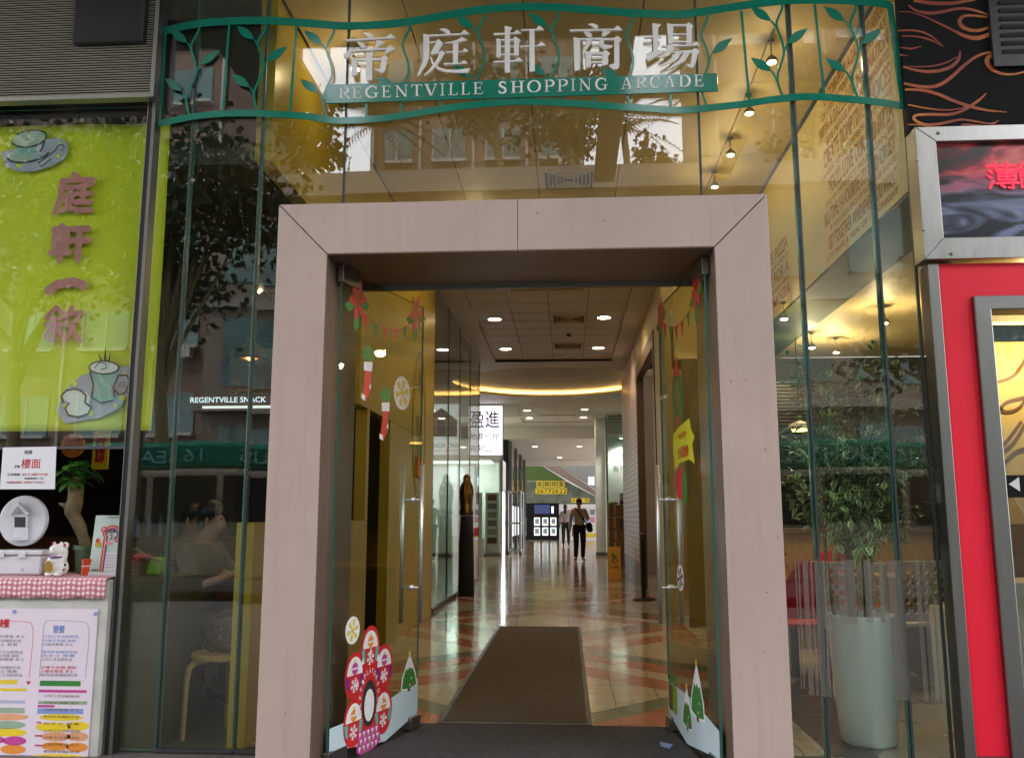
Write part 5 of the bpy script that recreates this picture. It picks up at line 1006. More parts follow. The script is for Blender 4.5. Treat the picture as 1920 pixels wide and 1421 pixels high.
# ================================================================== PEOPLE
def person(label, loc, rz, J, shirt, legs, hair_len=0.0, sleeves='long', hands=True):
    """J: joints in local metres, facing -Y"""
    t = thing('person', label, 'person', loc)
    Rm = Matrix.Rotation(rz, 4, 'Z'); T = Matrix.Translation(Vector(loc)) @ Rm
    def W_(p): return tuple(T @ Vector(p))
    g = J; nodes = {}; ed = []
    def nd(k, p, r): nodes[k] = (W_(p), r)
    nd('pelvis', g['pelvis'], (.13, .10)); nd('waist', g['waist'], (.12, .09)); nd('chest', g['chest'], (.145, .10)); nd('neckb', g['neckb'], (.06, .06)); nd('neck', g['neck'], (.05, .05)); nd('skull', g['skull'], (.072, .085)); nd('crown', g['crown'], (.06, .068))
    ed += [('pelvis', 'waist'), ('waist', 'chest'), ('chest', 'neckb'), ('neckb', 'neck'), ('neck', 'skull'), ('skull', 'crown')]
    face = Vector(g['skull']) + Vector((0, -.088, -.012)); nd('nose', tuple(face), (.010, .012)); ed.append(('skull', 'nose')); nd('chin', tuple(Vector(g['skull']) + Vector((0, -.052, -.075))), (.036, .034)); ed.append(('skull', 'chin'))
    for s_ in 'LR':
        nd('sh' + s_, g['sh' + s_], .052); nd('el' + s_, g['el' + s_], .038); nd('wr' + s_, g['wr' + s_], .026); ed += [('chest', 'sh' + s_), ('sh' + s_, 'el' + s_), ('el' + s_, 'wr' + s_)]
        nd('hp' + s_, g['hp' + s_], .085); nd('kn' + s_, g['kn' + s_], .055); nd('an' + s_, g['an' + s_], .036); nd('to' + s_, g['to' + s_], .03); ed += [('pelvis', 'hp' + s_), ('hp' + s_, 'kn' + s_), ('kn' + s_, 'an' + s_), ('an' + s_, 'to' + s_)]
        if hands:
            w = Vector(g['wr' + s_]); d = (w - Vector(g['el' + s_])).normalized(); sd = Vector((0, 1, 0)).cross(d); sd = sd.normalized() if sd.length > .1 else Vector((1, 0, 0)); fw = d.cross(sd).normalized()
            nd('pm' + s_, tuple(w + d * .06), (.022, .03)); ed.append(('wr' + s_, 'pm' + s_))
            for q_, (o_, l_) in enumerate(((-.03, .07), (-.01, .085), (.01, .08), (.028, .06))):
                b_ = w + d * .08 + fw * o_; nd(f'f{q_}{s_}', tuple(b_ + d * l_ * .5), .009); nd(f'g{q_}{s_}', tuple(b_ + d * l_ + sd * .018), .008); ed += [('pm' + s_, f'f{q_}{s_}'), (f'f{q_}{s_}', f'g{q_}{s_}')]
            nd('th' + s_, tuple(w + d * .06 - fw * .05), .010); ed.append(('pm' + s_, 'th' + s_))
    link_mesh('body', skin('body', nodes, ed, 'skin', t), t)
    def cloth(name, keys, edges, mat, add):
        n2 = {k: (nodes[k][0], tuple(x + add for x in nodes[k][1]) if isinstance(nodes[k][1], tuple) else nodes[k][1] + add) for k in keys}
        link_mesh(name, skin(name, n2, edges, mat, t), t)
    ks = ['chest', 'waist', 'pelvis', 'neckb', 'shL', 'shR', 'elL', 'elR']; es = [('chest', 'waist'), ('waist', 'pelvis'), ('chest', 'neckb'), ('chest', 'shL'), ('chest', 'shR'), ('shL', 'elL'), ('shR', 'elR')]
    if sleeves == 'long': ks += ['wrL', 'wrR']; es += [('elL', 'wrL'), ('elR', 'wrR')]
    n_hold = nodes['pelvis']; cloth('shirt', ks, es, shirt, .018)
    cloth('trousers', ['pelvis', 'hpL', 'hpR', 'knL', 'knR', 'anL', 'anR'], [('pelvis', 'hpL'), ('pelvis', 'hpR'), ('hpL', 'knL'), ('hpR', 'knR'), ('knL', 'anL'), ('knR', 'anR')], legs, .024)
    for s_ in 'LR':
        a, b_ = Vector(nodes['an' + s_][0]), Vector(nodes['to' + s_][0]); e = MB().m('shoe').ball((a + b_) / 2 + Vector((0, 0, -.012)), (.045, .045, .04), 12, 8).ball(b_ + Vector((0, 0, .0)), (.045, .045, .035), 12, 8).ball(a + Vector((0, 0, -.02)), (.042, .042, .04), 12, 8); e.build('shoe', t, remesh=.012)
    h = MB().m('hair'); sk, cr = Vector(g['skull']), Vector(g['crown'])
    h.ball(W_(cr + Vector((0, .018, .012))), (.088, .092, .075), 18, 12).ball(W_(sk + Vector((0, .05, .01))), (.080, .062, .085), 16, 10)
    if hair_len: h.ball(W_(sk + Vector((0, .07, -hair_len * .5))), (.07, .045, hair_len * .6 + .05), 14, 10)
    h.build('hair', t, remesh=.012)
    e = MB().m('black_ink')
    for sx_ in (-.03, .03): e.ball(W_(sk + Vector((sx_, -.078, .02))), (.010, .006, .006), 8, 6)
    e.m('red_ink').ball(W_(sk + Vector((0, -.080, -.045))), (.020, .006, .005), 8, 6); e.build('face_features', t)
    e = MB().m('skin')
    for sx_ in (-.078, .078): e.ball(W_(sk + Vector((sx_, .0, 0))), (.012, .02, .03), 8, 8)
    e.build('ears', t)
    return t, W_
stand = dict(pelvis=(0, 0, .93), waist=(0, 0, 1.06), chest=(0, .0, 1.27), neckb=(0, .01, 1.41), neck=(0, .0, 1.47), skull=(0, -.01, 1.57), crown=(0, .0, 1.63), shL=(.17, .01, 1.38), elL=(.24, .04, 1.10), wrL=(.25, -.04, .86), shR=(-.17, .01, 1.38), elR=(-.24, .05, 1.10), wrR=(-.26, -.02, .86), hpL=(.09, 0, .90), knL=(.10, -.05, .50), anL=(.09, .04, .09), toL=(.11, -.10, .04), hpR=(-.09, 0, .90), knR=(-.10, -.12, .50), anR=(-.11, -.06, .10), toR=(-.13, -.20, .05))
man = dict(stand); man.update(elL=(.25, .0, 1.12), wrL=(.07, -.22, 1.30))
mloc = onZ(1087, 1052, 0)
t, Wm = person('man in a cream shirt and black trousers walking with a shoulder bag', tuple(mloc), R(4), man, 'shirt_cream', 'trousers')
bagt = thing('shoulder_bag', 'black shoulder bag slung across the walking man in cream', 'bag', Wm((.28, .0, .92)))
e = MB().m('trousers'); e.ball(Wm((.27, -.02, .93)), (.10, .07, .13), 14, 10).ball(Wm((.29, -.02, .85)), (.09, .06, .07), 14, 10); e.build('body', bagt, remesh=.015)
MB().m('trousers').tube([Wm(p) for p in ((-.13, .06, 1.43), (-.10, -.09, 1.44), (0, -.135, 1.30), (.13, -.13, 1.10), (.22, -.08, .98))], .018, 8).build('strap', bagt)
wom = dict(stand); wom.update(elR=(-.23, -.06, 1.14), wrR=(-.22, -.26, 1.16))
wloc = onZ(1059, 1022, 0); wloc = Vector((-.06, 36.5, 0))
t, Ww = person('woman with long black hair seen from behind in a grey top', tuple(wloc), R(172), wom, 'shirt_grey', 'trousers', .30)
e = MB().m('red_ink').prism(FR(Ww((-.36, .05, .42)), (1, 0, 0), (0, 0, 1)), [(-.1, 0), (.12, 0), (.1, .36), (-.08, .36)], -.05, .05); tag(e.build('red_carrier_bag', bevel=.02, loc=Ww((-.36, .05, .42))), 'red carrier bag hanging beside the far woman in grey', 'bag')
sit = dict(pelvis=(0, 0, .53), waist=(0, -.02, .66), chest=(0, -.05, .88), neckb=(0, -.06, 1.02), neck=(0, -.09, 1.08), skull=(0, -.13, 1.17), crown=(0, -.12, 1.23), shL=(.17, -.04, .98), elL=(.22, -.14, .74), wrL=(.12, -.38, .80), shR=(-.17, -.04, .98), elR=(-.22, -.16, .74), wrR=(-.10, -.40, .84), hpL=(.09, -.03, .51), knL=(.11, -.42, .50), anL=(.10, -.40, .09), toL=(.11, -.52, .04), hpR=(-.09, -.03, .51), knR=(-.11, -.42, .49), anR=(-.10, -.36, .09), toR=(-.11, -.48, .04))
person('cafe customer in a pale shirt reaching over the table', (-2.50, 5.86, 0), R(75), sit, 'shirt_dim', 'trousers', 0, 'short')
person('cafe customer with black hair in a striped top', (-2.95, 6.62, 0), R(70), sit, 'shirt_stripe', 'trousers', .12, 'short')
person('cafe customer in dark clothes beside the low yellow wall', (-1.90, 6.15, 0), R(-75), sit, 'trousers', 'trousers', .12, 'none' if False else 'short')

# ================================================================== CORRIDOR FITTINGS
def halogen(c, label, energy, drop=.15):
    c = Vector(c); t = thing('halogen_lamp', label, 'ceiling light', c, G2); q = c - Vector((0, 0, drop))
    MB().m('steel_satin').lathe(c + Vector((0, 0, -.02)), [(.022, 0), (.022, .019)], 16).tube([c, q + Vector((0, 0, .03))], .0035, 8).build('stem', t)  # stem added so the hung bulb also lights the ceiling around it
    MB().m('steel_satin').lathe(q, [(.040, -.004), (.036, .02), (.012, .045)], 20).build('reflector', t, smooth=True); MB().m('halogen_glow').ball(q + Vector((0, 0, -.004)), (.030, .030, .012), 14, 8).build('bulb', t)
    point(t, q + Vector((0, 0, -.03)), energy, (1, .76, .42), .04); return t
def downlight(c, r, label, energy, group, glow='lamp_glow', ang=150):
    c = Vector(c); t = thing('ceiling_light', label, 'ceiling light', c, group)
    MB().m('white_paint').lathe(c + Vector((0, 0, -.012)), [(r * 1.0, .012), (r * 1.18, .006), (r * 1.18, 0), (r, 0), (r, .010)], 28).build('rim', t, smooth=False)
    MB().m(glow).lathe(c + Vector((0, 0, -.006)), [(.0005, 0), (r * .98, 0)], 24).build('lens', t)
    spot(t, c + Vector((0, 0, -.02)), energy, angle=ang); return t
GRP = 'round downlights in the corridor ceiling'
d0 = downlight((-1.13, 13.68, CZ + .045), .105, 'round corridor downlight, nearer of the two on the left of the vents', 58, GRP)
for p, lb in (((-1.13, 16.2, CZ + .045), 'round corridor downlight, farther of the two on the left of the vents'), ((.62, 13.67, CZ + .045), 'round corridor downlight, nearer of the two on the right of the vents'), ((.62, 16.2, CZ + .045), 'round corridor downlight, farther of the two on the right of the vents'), ((-1.16, 25.9, CZ + .045), 'round downlight beyond the dome, nearer of the left pair'), ((-1.18, 27.9, CZ + .045), 'round downlight beyond the dome, farther of the left pair'), ((.55, 25.7, CZ + .045), 'round downlight beyond the dome, nearer of the right pair'), ((.55, 27.8, CZ + .045), 'round downlight beyond the dome, farther of the right pair'), ((-1.2, 33.4, 3.86), 'round downlight in the lowest far ceiling on the left'), ((.5, 33.4, 3.86), 'round downlight in the lowest far ceiling on the right'), ((-1.0, 43.2, 7.49), 'left downlight in the high atrium ceiling over the far agency'), ((.4, 43.2, 7.49), 'right downlight in the high atrium ceiling over the far agency'), ((-.3, 39.6, 3.86), 'round downlight in the farthest low ceiling before the atrium')):
    q_ = dup(d0, p, lb, group=GRP)
    l_ = bpy.data.objects.new('bulb_light', d0.children[-1].data if False else [c for c in d0.children if c.type == 'LIGHT'][0].data)
    for ch in [c for c in bpy.data.objects if c.parent == q_ and c.type == 'LIGHT']: pass
    bpy.data.objects.remove(l_)
G2 = 'small halogen spots'
h0 = halogen(tuple(onZ(1405, 212, CZ - .15) + Vector((0, 0, .149))), 'small halogen spot in the lobby ceiling, nearest the top right of the doorway', 5.0)
for (x, y, z, lb) in ((1370, 290, CZ - .002, 'small halogen spot in the lobby ceiling, second from the glass'), (1340, 350, CZ - .002, 'small halogen spot in the lobby ceiling just over the surround'), (1447, 116, CZ - .002, 'small halogen spot in the lobby ceiling beside the teal leaf')):
    dup(h0, tuple(onZ(x, y, z - .15) + Vector((0, 0, .149))), lb)
h2 = halogen(tuple(onZ(1658, 605, 2.85) + Vector((0, 0, .149))), 'small restaurant spot above the right side of the ficus', 20)
for (x, y, lb) in ((1470, 597, 'small halogen spot under the dark beam beside the surround'), (1568, 660, 'small restaurant spot above the left side of the ficus'), (1522, 651, 'small restaurant spot between the surround and the ficus')):
    dup(h2, tuple(onZ(x, y, 2.85) + Vector((0, 0, .149))), lb)
for (x, y, lb) in ((-1.38, 5.35, 'halogen spot high beside the yellow wall at the left of the lobby'), (-1.1, 9.3, 'left halogen spot hidden above the doorway soffit'), (-.3, 9.5, 'middle added halogen fill spot hidden above the doorway soffit'), (.6, 9.3, 'right added halogen fill spot hidden above the doorway soffit'), (-.9, 8.6, 'far left added halogen fill spot hidden above the doorway soffit')): dup(h0, (x, y, CZ - .002), lb)  # spots over the soffit are unseen, added to brighten the lobby
h1 = downlight((-.38, 19.2, CZ + .585), .035, 'nearest small spot in the round dome', 6, G2, 'halogen_glow')
for (x, lb) in ((-1.15, 'left small spot in the round dome'), (-.38, 'middle small spot in the round dome'), (.39, 'right small spot in the round dome')): dup(h1, (x, 21.6, CZ + .585), lb)
def vent(c, w, d, label, square=True):
    c = Vector(c); t = thing('air_vent', label, 'vent', c, 'ceiling air vents')
    fr = FR(c, (1, 0, 0), (0, -1, 0))
    MB().m('dark_gap').obox(fr, -w / 2, w / 2, -d / 2, d / 2, -.002, 0).build('dark_core', t)
    e = MB().m('cream_ceiling')
    if square:
        for k in range(6):
            a, b_ = w / 2 * (1 - k / 6.5), d / 2 * (1 - k / 6.5); q = .008
            e.obox(fr, -a, a, -b_, -b_ + q, .001, .012).obox(fr, -a, a, b_ - q, b_, .001, .012).obox(fr, -a, -a + q, -b_ + q, b_ - q, .001, .012).obox(fr, a - q, a, -b_ + q, b_ - q, .001, .012)
    else:
        for k in range(6): e.obox(fr, -w / 2, w / 2, -d / 2 + k * d / 6, -d / 2 + k * d / 6 + .012, .001, .01)
        e.obox(fr, -w / 2 - .03, -w / 2 - .001, -d / 2, d / 2, 0, .012).obox(fr, w / 2 + .001, w / 2 + .03, -d / 2, d / 2, 0, .012)
    e.build('louvres', t); return t
vent((.05, 7.75, CZ - .003), .46, .44, 'square air vent in the lobby ceiling above the surround')
vent((.06, 13.75, CZ + .042), .5, .5, 'square slatted vent in the corridor ceiling, nearer of two')
vent((.05, 16.0, CZ + .042), .5, .5, 'square slatted vent in the corridor ceiling, farther of two')
vent((-.25, 11.75, CZ + .042), 1.0, .36, 'long dark vent just inside the doorway ceiling', False)
vent((-.3, 27.2, CZ + .042), 1.1, .16, 'long slot vent in the ceiling beyond the dome', False)
t = thing('smoke_detector', 'small dark detector hanging between the corridor vents', 'detector', (.06, 14.9, CZ + .04)); MB().m('dark_steel').lathe((.06, 14.9, CZ - .01), [(.02, 0), (.04, .02), (.045, .05)], 16).build('body', t); MB().m('white_paint').lathe((.06, 14.9, CZ + .0405), [(.06, 0), (.055, .004)], 20).build('base', t)
# yellow wall emblem
WF = FR((YW, 0, 0), (0, 1, 0), (0, 0, 1))
t = thing('wall_emblem', 'tall oval emblem in dark line work on the yellow wall', 'emblem', (YW, 10.0, 2.0))
e0 = WF.uv(786, 780); e = MB().m('brown_ink'); ea, eb = .42, 0; zc = 2.25; ya = e0[0]
e.ring(WF, ya, zc, .46, .02, .001, .003, 40, 0, 360, .85).ring(WF, ya, zc, .40, .008, .001, .003, 40, 0, 360, .78)
rng = random.Random(5)
for k in range(7): e.ring(WF, ya + rng.uniform(-.12, .12), zc + .55 - k * .05, .10 + k * .018, .014, .0032, .0045, 18, 20, 160)
for k in range(5): e.ribbon(WF, smooth_path([(ya - .22 + k * .09, zc + .1), (ya - .16 + k * .07, zc - .15), (ya - .2 + k * .1, zc - .42), (ya - .1 + k * .05, zc - .62)], 5), .02, .0032, .0045)
e.build('outline', t)
t = thing('switch_box', 'small orange box with a white mark on the yellow wall', 'switch', onX(781, 876, YW)); q_ = WF.uv(783, 876); MB().m('orange_ink').obox(WF, q_[0] - .13, q_[0] + .13, q_[1] - .11, q_[1] + .11, .001, .04).build('case', t, bevel=.006); MB().m('white_ink').obox(WF, q_[0] - .05, q_[0] + .05, q_[1] - .05, q_[1] + .05, .041, .043).build('mark', t)
# glass shop on the left of the corridor
GW = -1.73; GF = FR((GW, 0, 0), (0, 1, 0), (0, 0, 1))
lbl = ['glass wall pane of the left shop next to the yellow wall', 'glass wall pane of the left shop, second from the yellow wall', 'glass wall pane of the left shop, third from the yellow wall', 'glass wall pane of the left shop at the lobby corner']
ys = [11.26, 12.7, 14.1, 15.6, 17.25]
for i in range(4):
    t = thing('shop_pane', lbl[i], 'window pane', (GW, ys[i], 0), 'glass panes of the corridor shop'); pane('glass_sheet', GF, ys[i] + .01, ys[i + 1] - .01, .06, 4.28, 'shop_glass', .012, parent=t); MB().m('steel_satin').obox(GF, ys[i], ys[i + 1] - .001, 0, .058, -.03, .03).build('base_rail', t)
    MB().m('dark_steel').obox(GF, ys[i + 1] - .01, ys[i + 1] + .009, .06, 4.28, -.01, .01).build('joint', t)
t = thing('display_shelf', 'dark shop shelving with boxed goods behind the corridor glass', 'shelf', (-3.6, 14, 0)); e = MB().m('dark_wall')
for z in (.3, .8, 1.3, 1.8): e.box((-4.1, 12.0, z), (-3.5, 16.8, z + .04))
e.box((-4.2, 12, 0), (-4.101, 16.8, 2.1)); e.build('frame', t); e = MB(); rng = random.Random(8)
for z in (.34, .84, 1.34, 1.84):
    y = 12.1
    while y < 16.6: w = rng.uniform(.15, .4); e.m(rng.choice(['blue_ink', 'paper', 'grey_ink', 'sage_ink', 'red_ink', 'white_paint'])).box((-3.95, y, z + .002), (-3.55, y + w, z + rng.uniform(.15, .38))); y += w + rng.uniform(.03, .25)
e.build('goods', t)
bz = onZ(868, 1060, 0)
bx, by = -1.56, 13.7
t = thing('draped_figure', 'bronze draped figure standing on a black cloth pedestal in the lobby', 'sculpture', (bx, by, 0))
e = MB().m('trousers').lathe((bx, by, 0), [(.125, 0), (.12, .4), (.11, .9), (.10, 1.22)], 24); e.build('pedestal', t, smooth=True)
e = MB().m('bronze'); n_ = 40; prof = [(.085, 1.222), (.105, 1.25), (.092, 1.33), (.098, 1.45), (.108, 1.58), (.092, 1.68), (.062, 1.74), (.05, 1.77), (.055, 1.82), (.02, 1.86)]
rows = [[Vector((bx + r_ * (1 + .13 * math.sin(5 * a * 6.283 / n_ + z * 3) * (1 if z < 2 else .2)) * math.cos(a * 6.283 / n_), by + r_ * (1 + .13 * math.sin(5 * a * 6.283 / n_ + z * 3)) * math.sin(a * 6.283 / n_), z)) for a in range(n_ + 1)] for r_, z in prof]
e.sheet(rows).build('drapery', t, smooth=True)
# agency shopfront facing the entrance
AY = 27.2; AF = front(AY)
t = thing('agency_shopfront', 'bright glazed property agency shopfront with papers on white boards', 'shopfront', (-3.2, AY, 0))
pane('glass_sheet', AF, -6.0, -2.03, .10, 3.0, 'shop_glass', .02, parent=t); MB().m('steel').box((-6.0, AY - .05, 0), (-2.03, AY + .05, .099)).build('base_rail', t); MB().m('white_paint').box((-6.0, AY - .04, 3.0), (-2.03, AY + .1, 3.06)).build('header', t)
MB().m('steel_satin').box((-2.02, AY - .06, 0), (-1.98, AY + .06, 4.3)).build('corner_mullion', t); MB().m('led_glow').box((-1.979, AY - .05, .0), (-1.945, AY + .0, 1.95)).build('light_strip', t)
MB().m('white_paint').box((-6, AY + 2.0, 0), (-2.03, AY + 2.1, 3.0)).box((-2.1, AY + .15, 0), (-2.03, AY + 2, 3.0)).build('interior_wall', t); MB().m('shop_light').box((-5.5, AY + .5, 2.93), (-2.4, AY + 1.4, 2.97)).build('ceiling_lamp', t); point(t, (-3.6, AY + 1.0, 2.6), 45, (.86, 1, .93), .3)
e = MB(); e.m('white_paint').box((-3.05, AY + .03, .3), (-2.62, AY + .05, 1.95)).box((-2.52, AY + .03, .1), (-2.10, AY + .05, 1.95)).build('paper_board', t)
e = MB(); rng = random.Random(3)
for c_ in range(2):
    for r_ in range(6): e.m(rng.choice(['grey_ink', 'paper', 'blue_ink', 'brown_ink', 'sage_ink'])).box((-3.0 + c_ * .55, AY + .018, .4 + r_ * .26), (-2.72 + c_ * .55, AY + .028, .58 + r_ * .26))
e.build('paper_notices', t)
MB().m('plastic_grey').box((-2.9, AY - .5, .0), (-2.1, AY - .49, .0) if False else (-2.55, AY + .3, .55)).build('counter_box', t)
LB = front(24.0); a0, a1, b0, b1 = px_rect(LB, 878, 853, 942, 761)
t = thing('light_box_sign', 'lit white agency sign box with purple Chinese characters', 'sign', ((a0 + a1) / 2, 24.1, b0))
a0, a1, b0, b1 = px_rect(LB, 878, 853, 942, 761)
MB().m('dark_steel').obox(LB, a0 - .02, a1 + .02, b0 - .02, b1 + .02, -.16, -.002).build('case', t); MB().m('sign_glow').obox(LB, a0, a1, b0, b1, -.001, .01).build('lit_face', t)
e = MB().m('purple_ink'); text_into(e, LB, '盈進', *px_rect(LB, 882, 802, 936, 770), .013, .008); e.m('black_ink'); text_into(e, LB, '地產代理', *px_rect(LB, 881, 825, 936, 811), .013, .004); text_into(e, LB, '有限公司', *px_rect(LB, 881, 848, 936, 834), .013, .004); e.build('lettering', t)
a0, a1, b0, b1 = px_rect(LB, 790, 852, 864, 758)
t = thing('house_logo_sign', 'pale agency sign with a purple house emblem and capital letters', 'sign', ((a0 + a1) / 2, 24.1, b0)); MB().m('screen_glow').obox(LB, a0, a1, b0, b1, -.05, 0).build('board', t)
e = MB().m('purple_ink'); c_ = ((a0 + a1) / 2, (b0 + b1) / 2 + .15); e.prism(LB, [(c_[0] - .45, c_[1] + .1), (c_[0], c_[1] + .45), (c_[0] + .45, c_[1] + .1), (c_[0] + .45, c_[1] - .35), (c_[0] - .45, c_[1] - .35)], .001, .006); e.m('paper')
for dx in (-.2, .12): e.obox(LB, c_[0] + dx, c_[0] + dx + .1, c_[1] - .35, c_[1] + .12, .0065, .009)
e.m('black_ink'); text_into(e, LB, 'HONOR ONE', a0 + .1, a1 - .04, b0 + .18, b0 + .31, .002, .01); text_into(e, LB, 'LAND LIMITED', a0 + .25, a1 - .04, b0 + .07, b0 + .13, .002, .005); e.build('lettering', t)
# right of the lobby
RF = front(27.0)
a0, a1, b0, b1 = px_rect(RF, 1136, 1060, 1200, 800)
t = thing('white_shopfront', 'pale lit shop window behind the stack of cartons', 'shopfront', (1.9, 27, 0)); MB().m('white_paint').box((1.30, 27.6, 0), (4.2, 27.7, 4.3)).build('back_wall', t); MB().m('glass_edge').box((1.22, 26.9, 0), (1.25, 27.5, 4.3)).build('glass_edge', t)
e = MB().m('steel_satin')
for k in range(14): e.box((1.28, 26.98, 3.72 + k * .045), (4.1, 27.0, 3.72 + k * .045 + .032))
e.build('shutter_slats', t); spot(t, (1.75, 27.2, 3.55), 90, (.9, 1, .85), .1, 140); MB().m('shop_light').lathe((1.75, 27.2, 3.60), [(.001, 0), (.1, 0)], 16).build('lamp', t)
e = MB().m('grey_ink'); RB = front(27.59); text_into(e, RB, '地產代理', 1.45, 2.3, 3.0, 3.2, .003); text_into(e, RB, '有限公司', 1.45, 2.3, 2.6, 2.8, .003); e.build('lettering', t)
t = thing('grey_column', 'pale grey square column at the far right of the lobby', 'column', (1.1, 28, 0)); MB().m('white_paint').box((.92, 27.8, 0), (1.22, 28.5, 4.3)).build('shaft', t, bevel=.01); MB().m('steel_satin').box((.90, 27.78, 0), (1.24, 28.52, .12) ).build('base', t)
bt = thing('cardboard_box', 'lowest carton of the front column beside the poster wall', 'box', (1.16, 21.9, 0), 'brown cartons stacked by the wall')
MB().m('card_box').box((1.01, 21.65, 0), (1.31, 22.15, .295)).build('carton', bt, bevel=.006); MB().m('peach_ink').box((1.13, 21.648, .05), (1.19, 22.152, .2952)).build('tape', bt)
rowsn = ['lowest', 'second', 'third', 'fourth', 'topmost']
for c_ in range(2):
    for r_ in range(5):
        if c_ or r_: dup(bt, (1.16 + c_ * .31, 21.9 + c_ * .02, r_ * .30), f'{rowsn[r_]} carton of the ' + ('wall side' if c_ else 'front') + ' column beside the poster wall', R((r_ * 37 + c_ * 13) % 5 - 2))
tag(MB().m('plastic_grey').box((1.30, 21.7, 1.502), (1.62, 22.1, 1.78)).m('purple_ink').box((1.299, 21.699, 1.503), (1.621, 22.101, 1.6)).build('pale_package', loc=(1.46, 21.9, 1.5), bevel=.01), 'pale package with a purple band on top of the cartons', 'package')
tag(MB().m('leaf_ink').ball((1.13, 21.9, 1.535), (.14, .2, .035), 14, 8).m('yellow_ink').ball((1.18, 21.8, 1.55), (.06, .08, .03), 10, 6).build('vegetable_bag', loc=(1.13, 21.9, 1.5)), 'green and yellow bag lying on top of the front cartons', 'bag')
t = thing('caution_sign', 'yellow folding wet floor sign with a slipping figure', 'sign', (.98, 17.3, 0)); QF = FR((0, 17.25, 0), (1, 0, 0), (0, .16, 1)); a0, b0_ = QF.uv(1141, 1087); a1 = QF.uv(1165, 1087)[0]; 
MB().m('caution_yellow').obox(QF, a0, a1, .01, .64, -.01, 0).build('front_board', t, bevel=.004); MB().m('caution_yellow').obox(FR((0, 17.5, 0), (1, 0, 0), (0, -.22, 1)), a0, a1, .01, .64, -.01, 0).build('rear_board', t, bevel=.004)
e = MB().m('black_ink'); am = (a0 + a1) / 2; e.disc(QF, am - .03, .50, .017, .001, .003, 12).ribbon(QF, [(am - .02, .48), (am + .01, .42)], .028, .001, .003).ribbon(QF, [(am + .01, .42), (am + .05, .40), (am + .06, .35)], .018, .001, .003).ribbon(QF, [(am + .01, .42), (am - .03, .38), (am - .06, .37)], .018, .001, .003).ribbon(QF, [(am - .01, .46), (am + .05, .47)], .012, .001, .003).ribbon(QF, [(am - .015, .46), (am - .06, .43)], .012, .001, .003).ribbon(QF, [(am - .05, .345), (am + .04, .335)], .01, .001, .003); text_into(e, QF, '小心地滑', a0 + .04, a1 - .04, .22, .27, .002, .01); e.build('print', t)
sp_ = onZ(1208, 1110, 0); sx_, sy_ = 1.12, 13.3
t = thing('barrier_post', 'black retractable barrier post beside the dark opening', 'barrier post', (sx_, sy_, 0)); MB().m('black_metal').tube([(sx_, sy_, .03), (sx_, sy_, .86)], .035, 16).build('pole', t); MB().m('black_metal').lathe((sx_, sy_, 0), [(.17, 0), (.17, .015), (.05, .04)], 28).build('base', t); MB().m('dark_steel').lathe((sx_, sy_, .861), [(.045, 0), (.045, .09), (.03, .1)], 20).build('head', t)
t = thing('lift_doorframe', 'dark brown steel door frame round the black side opening', 'door frame', (1.25, 14, 0)); MB().m('brown_wood').box((1.235, 15.25, 0), (1.36, 15.399, 3.82)).box((1.235, 12.2, 3.60), (1.36, 15.25, 3.82)).box((1.235, 12.2, 0), (1.36, 12.35, 3.60)).build('frame', t); MB().m('orange_ink').box((1.8, 13.9, .0), (1.84, 14.2, 1.0)).build('orange_panel', t)
# far end: kiosk, escalator, etc.
KY = 47.0; KF2 = front(KY)
t = thing('agency_kiosk', 'far property agency window with lit listings under yellow signs', 'shopfront', (-1.4, KY, 0))
a0, a1, b0, b1 = px_rect(KF2, 985, 1008, 1048, 943); MB().m('black_panel').obox(KF2, a0, a1, 0, b1, -.3, 0).build('dark_frame', t)
for r_ in range(2):
    for c_ in range(3):
        x0, x1, z0, z1 = px_rect(KF2, 1001.5 + c_ * 15.3, 985 + r_ * 18.5, 1012.5 + c_ * 15.3, 970 + r_ * 18.5)
        f_ = MB().m('screen_glow').obox(KF2, x0, x1, z0, z1, .001, .012).build('listing_panel', t); MB().m('sage_ink').obox(KF2, x0 + .05, x1 - .05, z0 + .08, z1 - .06, .013, .016).m('blue_ink').obox(KF2, x0 + .10, x1 - .08, z0 + .16, z1 - .14, .017, .019).m('yellow_ink').obox(KF2, x0 + .08, x1 - .12, z0 + .10, z0 + .15, .017, .019).build('picture', f_)
x0, x1, z0, z1 = px_rect(KF2, 1002, 963, 1031, 946); MB().m('blue_screen').obox(KF2, x0, x1, z0, z1, .001, .012).build('screen', t); x0, x1, z0, z1 = px_rect(KF2, 1034, 962, 1038, 949); MB().m('screen_glow').obox(KF2, x0, x1, z0, z1, .001, .012).build('listing_panel', t)
a0, a1, b0, b1 = px_rect(KF2, 1048, 1008, 1118, 945); e = MB().m('white_paint').obox(KF2, a0, a1, 0, b1, -.3, -.01).build('white_front', t); e = MB(); rng = random.Random(6)
for k in range(12): x = 1052 + (k % 6) * 11; y = 955 + (k // 6) * 14; x0, x1, z0, z1 = px_rect(KF2, x, y + 10, x + 8, y); e.m(rng.choice(['paper', 'grey_ink', 'blue_ink', 'pink_ink'])).obox(KF2, x0, x1, z0, z1, .0, .006)
e.m('yellow_ink'); x0, x1, z0, z1 = px_rect(KF2, 1095, 1007, 1118, 1000); e.obox(KF2, x0, x1, z0, z1, .0, .006); e.build('paper_notices', t)
t = thing('phone_number_sign', 'yellow agency name tiles above a long yellow telephone number', 'sign', (-1, KY, 2.3)); e = MB().m('yellow_ink')
for k in range(4): x0, x1, z0, z1 = px_rect(KF2, 1006 + k * 13.6, 914, 1017.5 + k * 13.6, 901); e.obox(KF2, x0, x1, z0, z1, .0, .03)
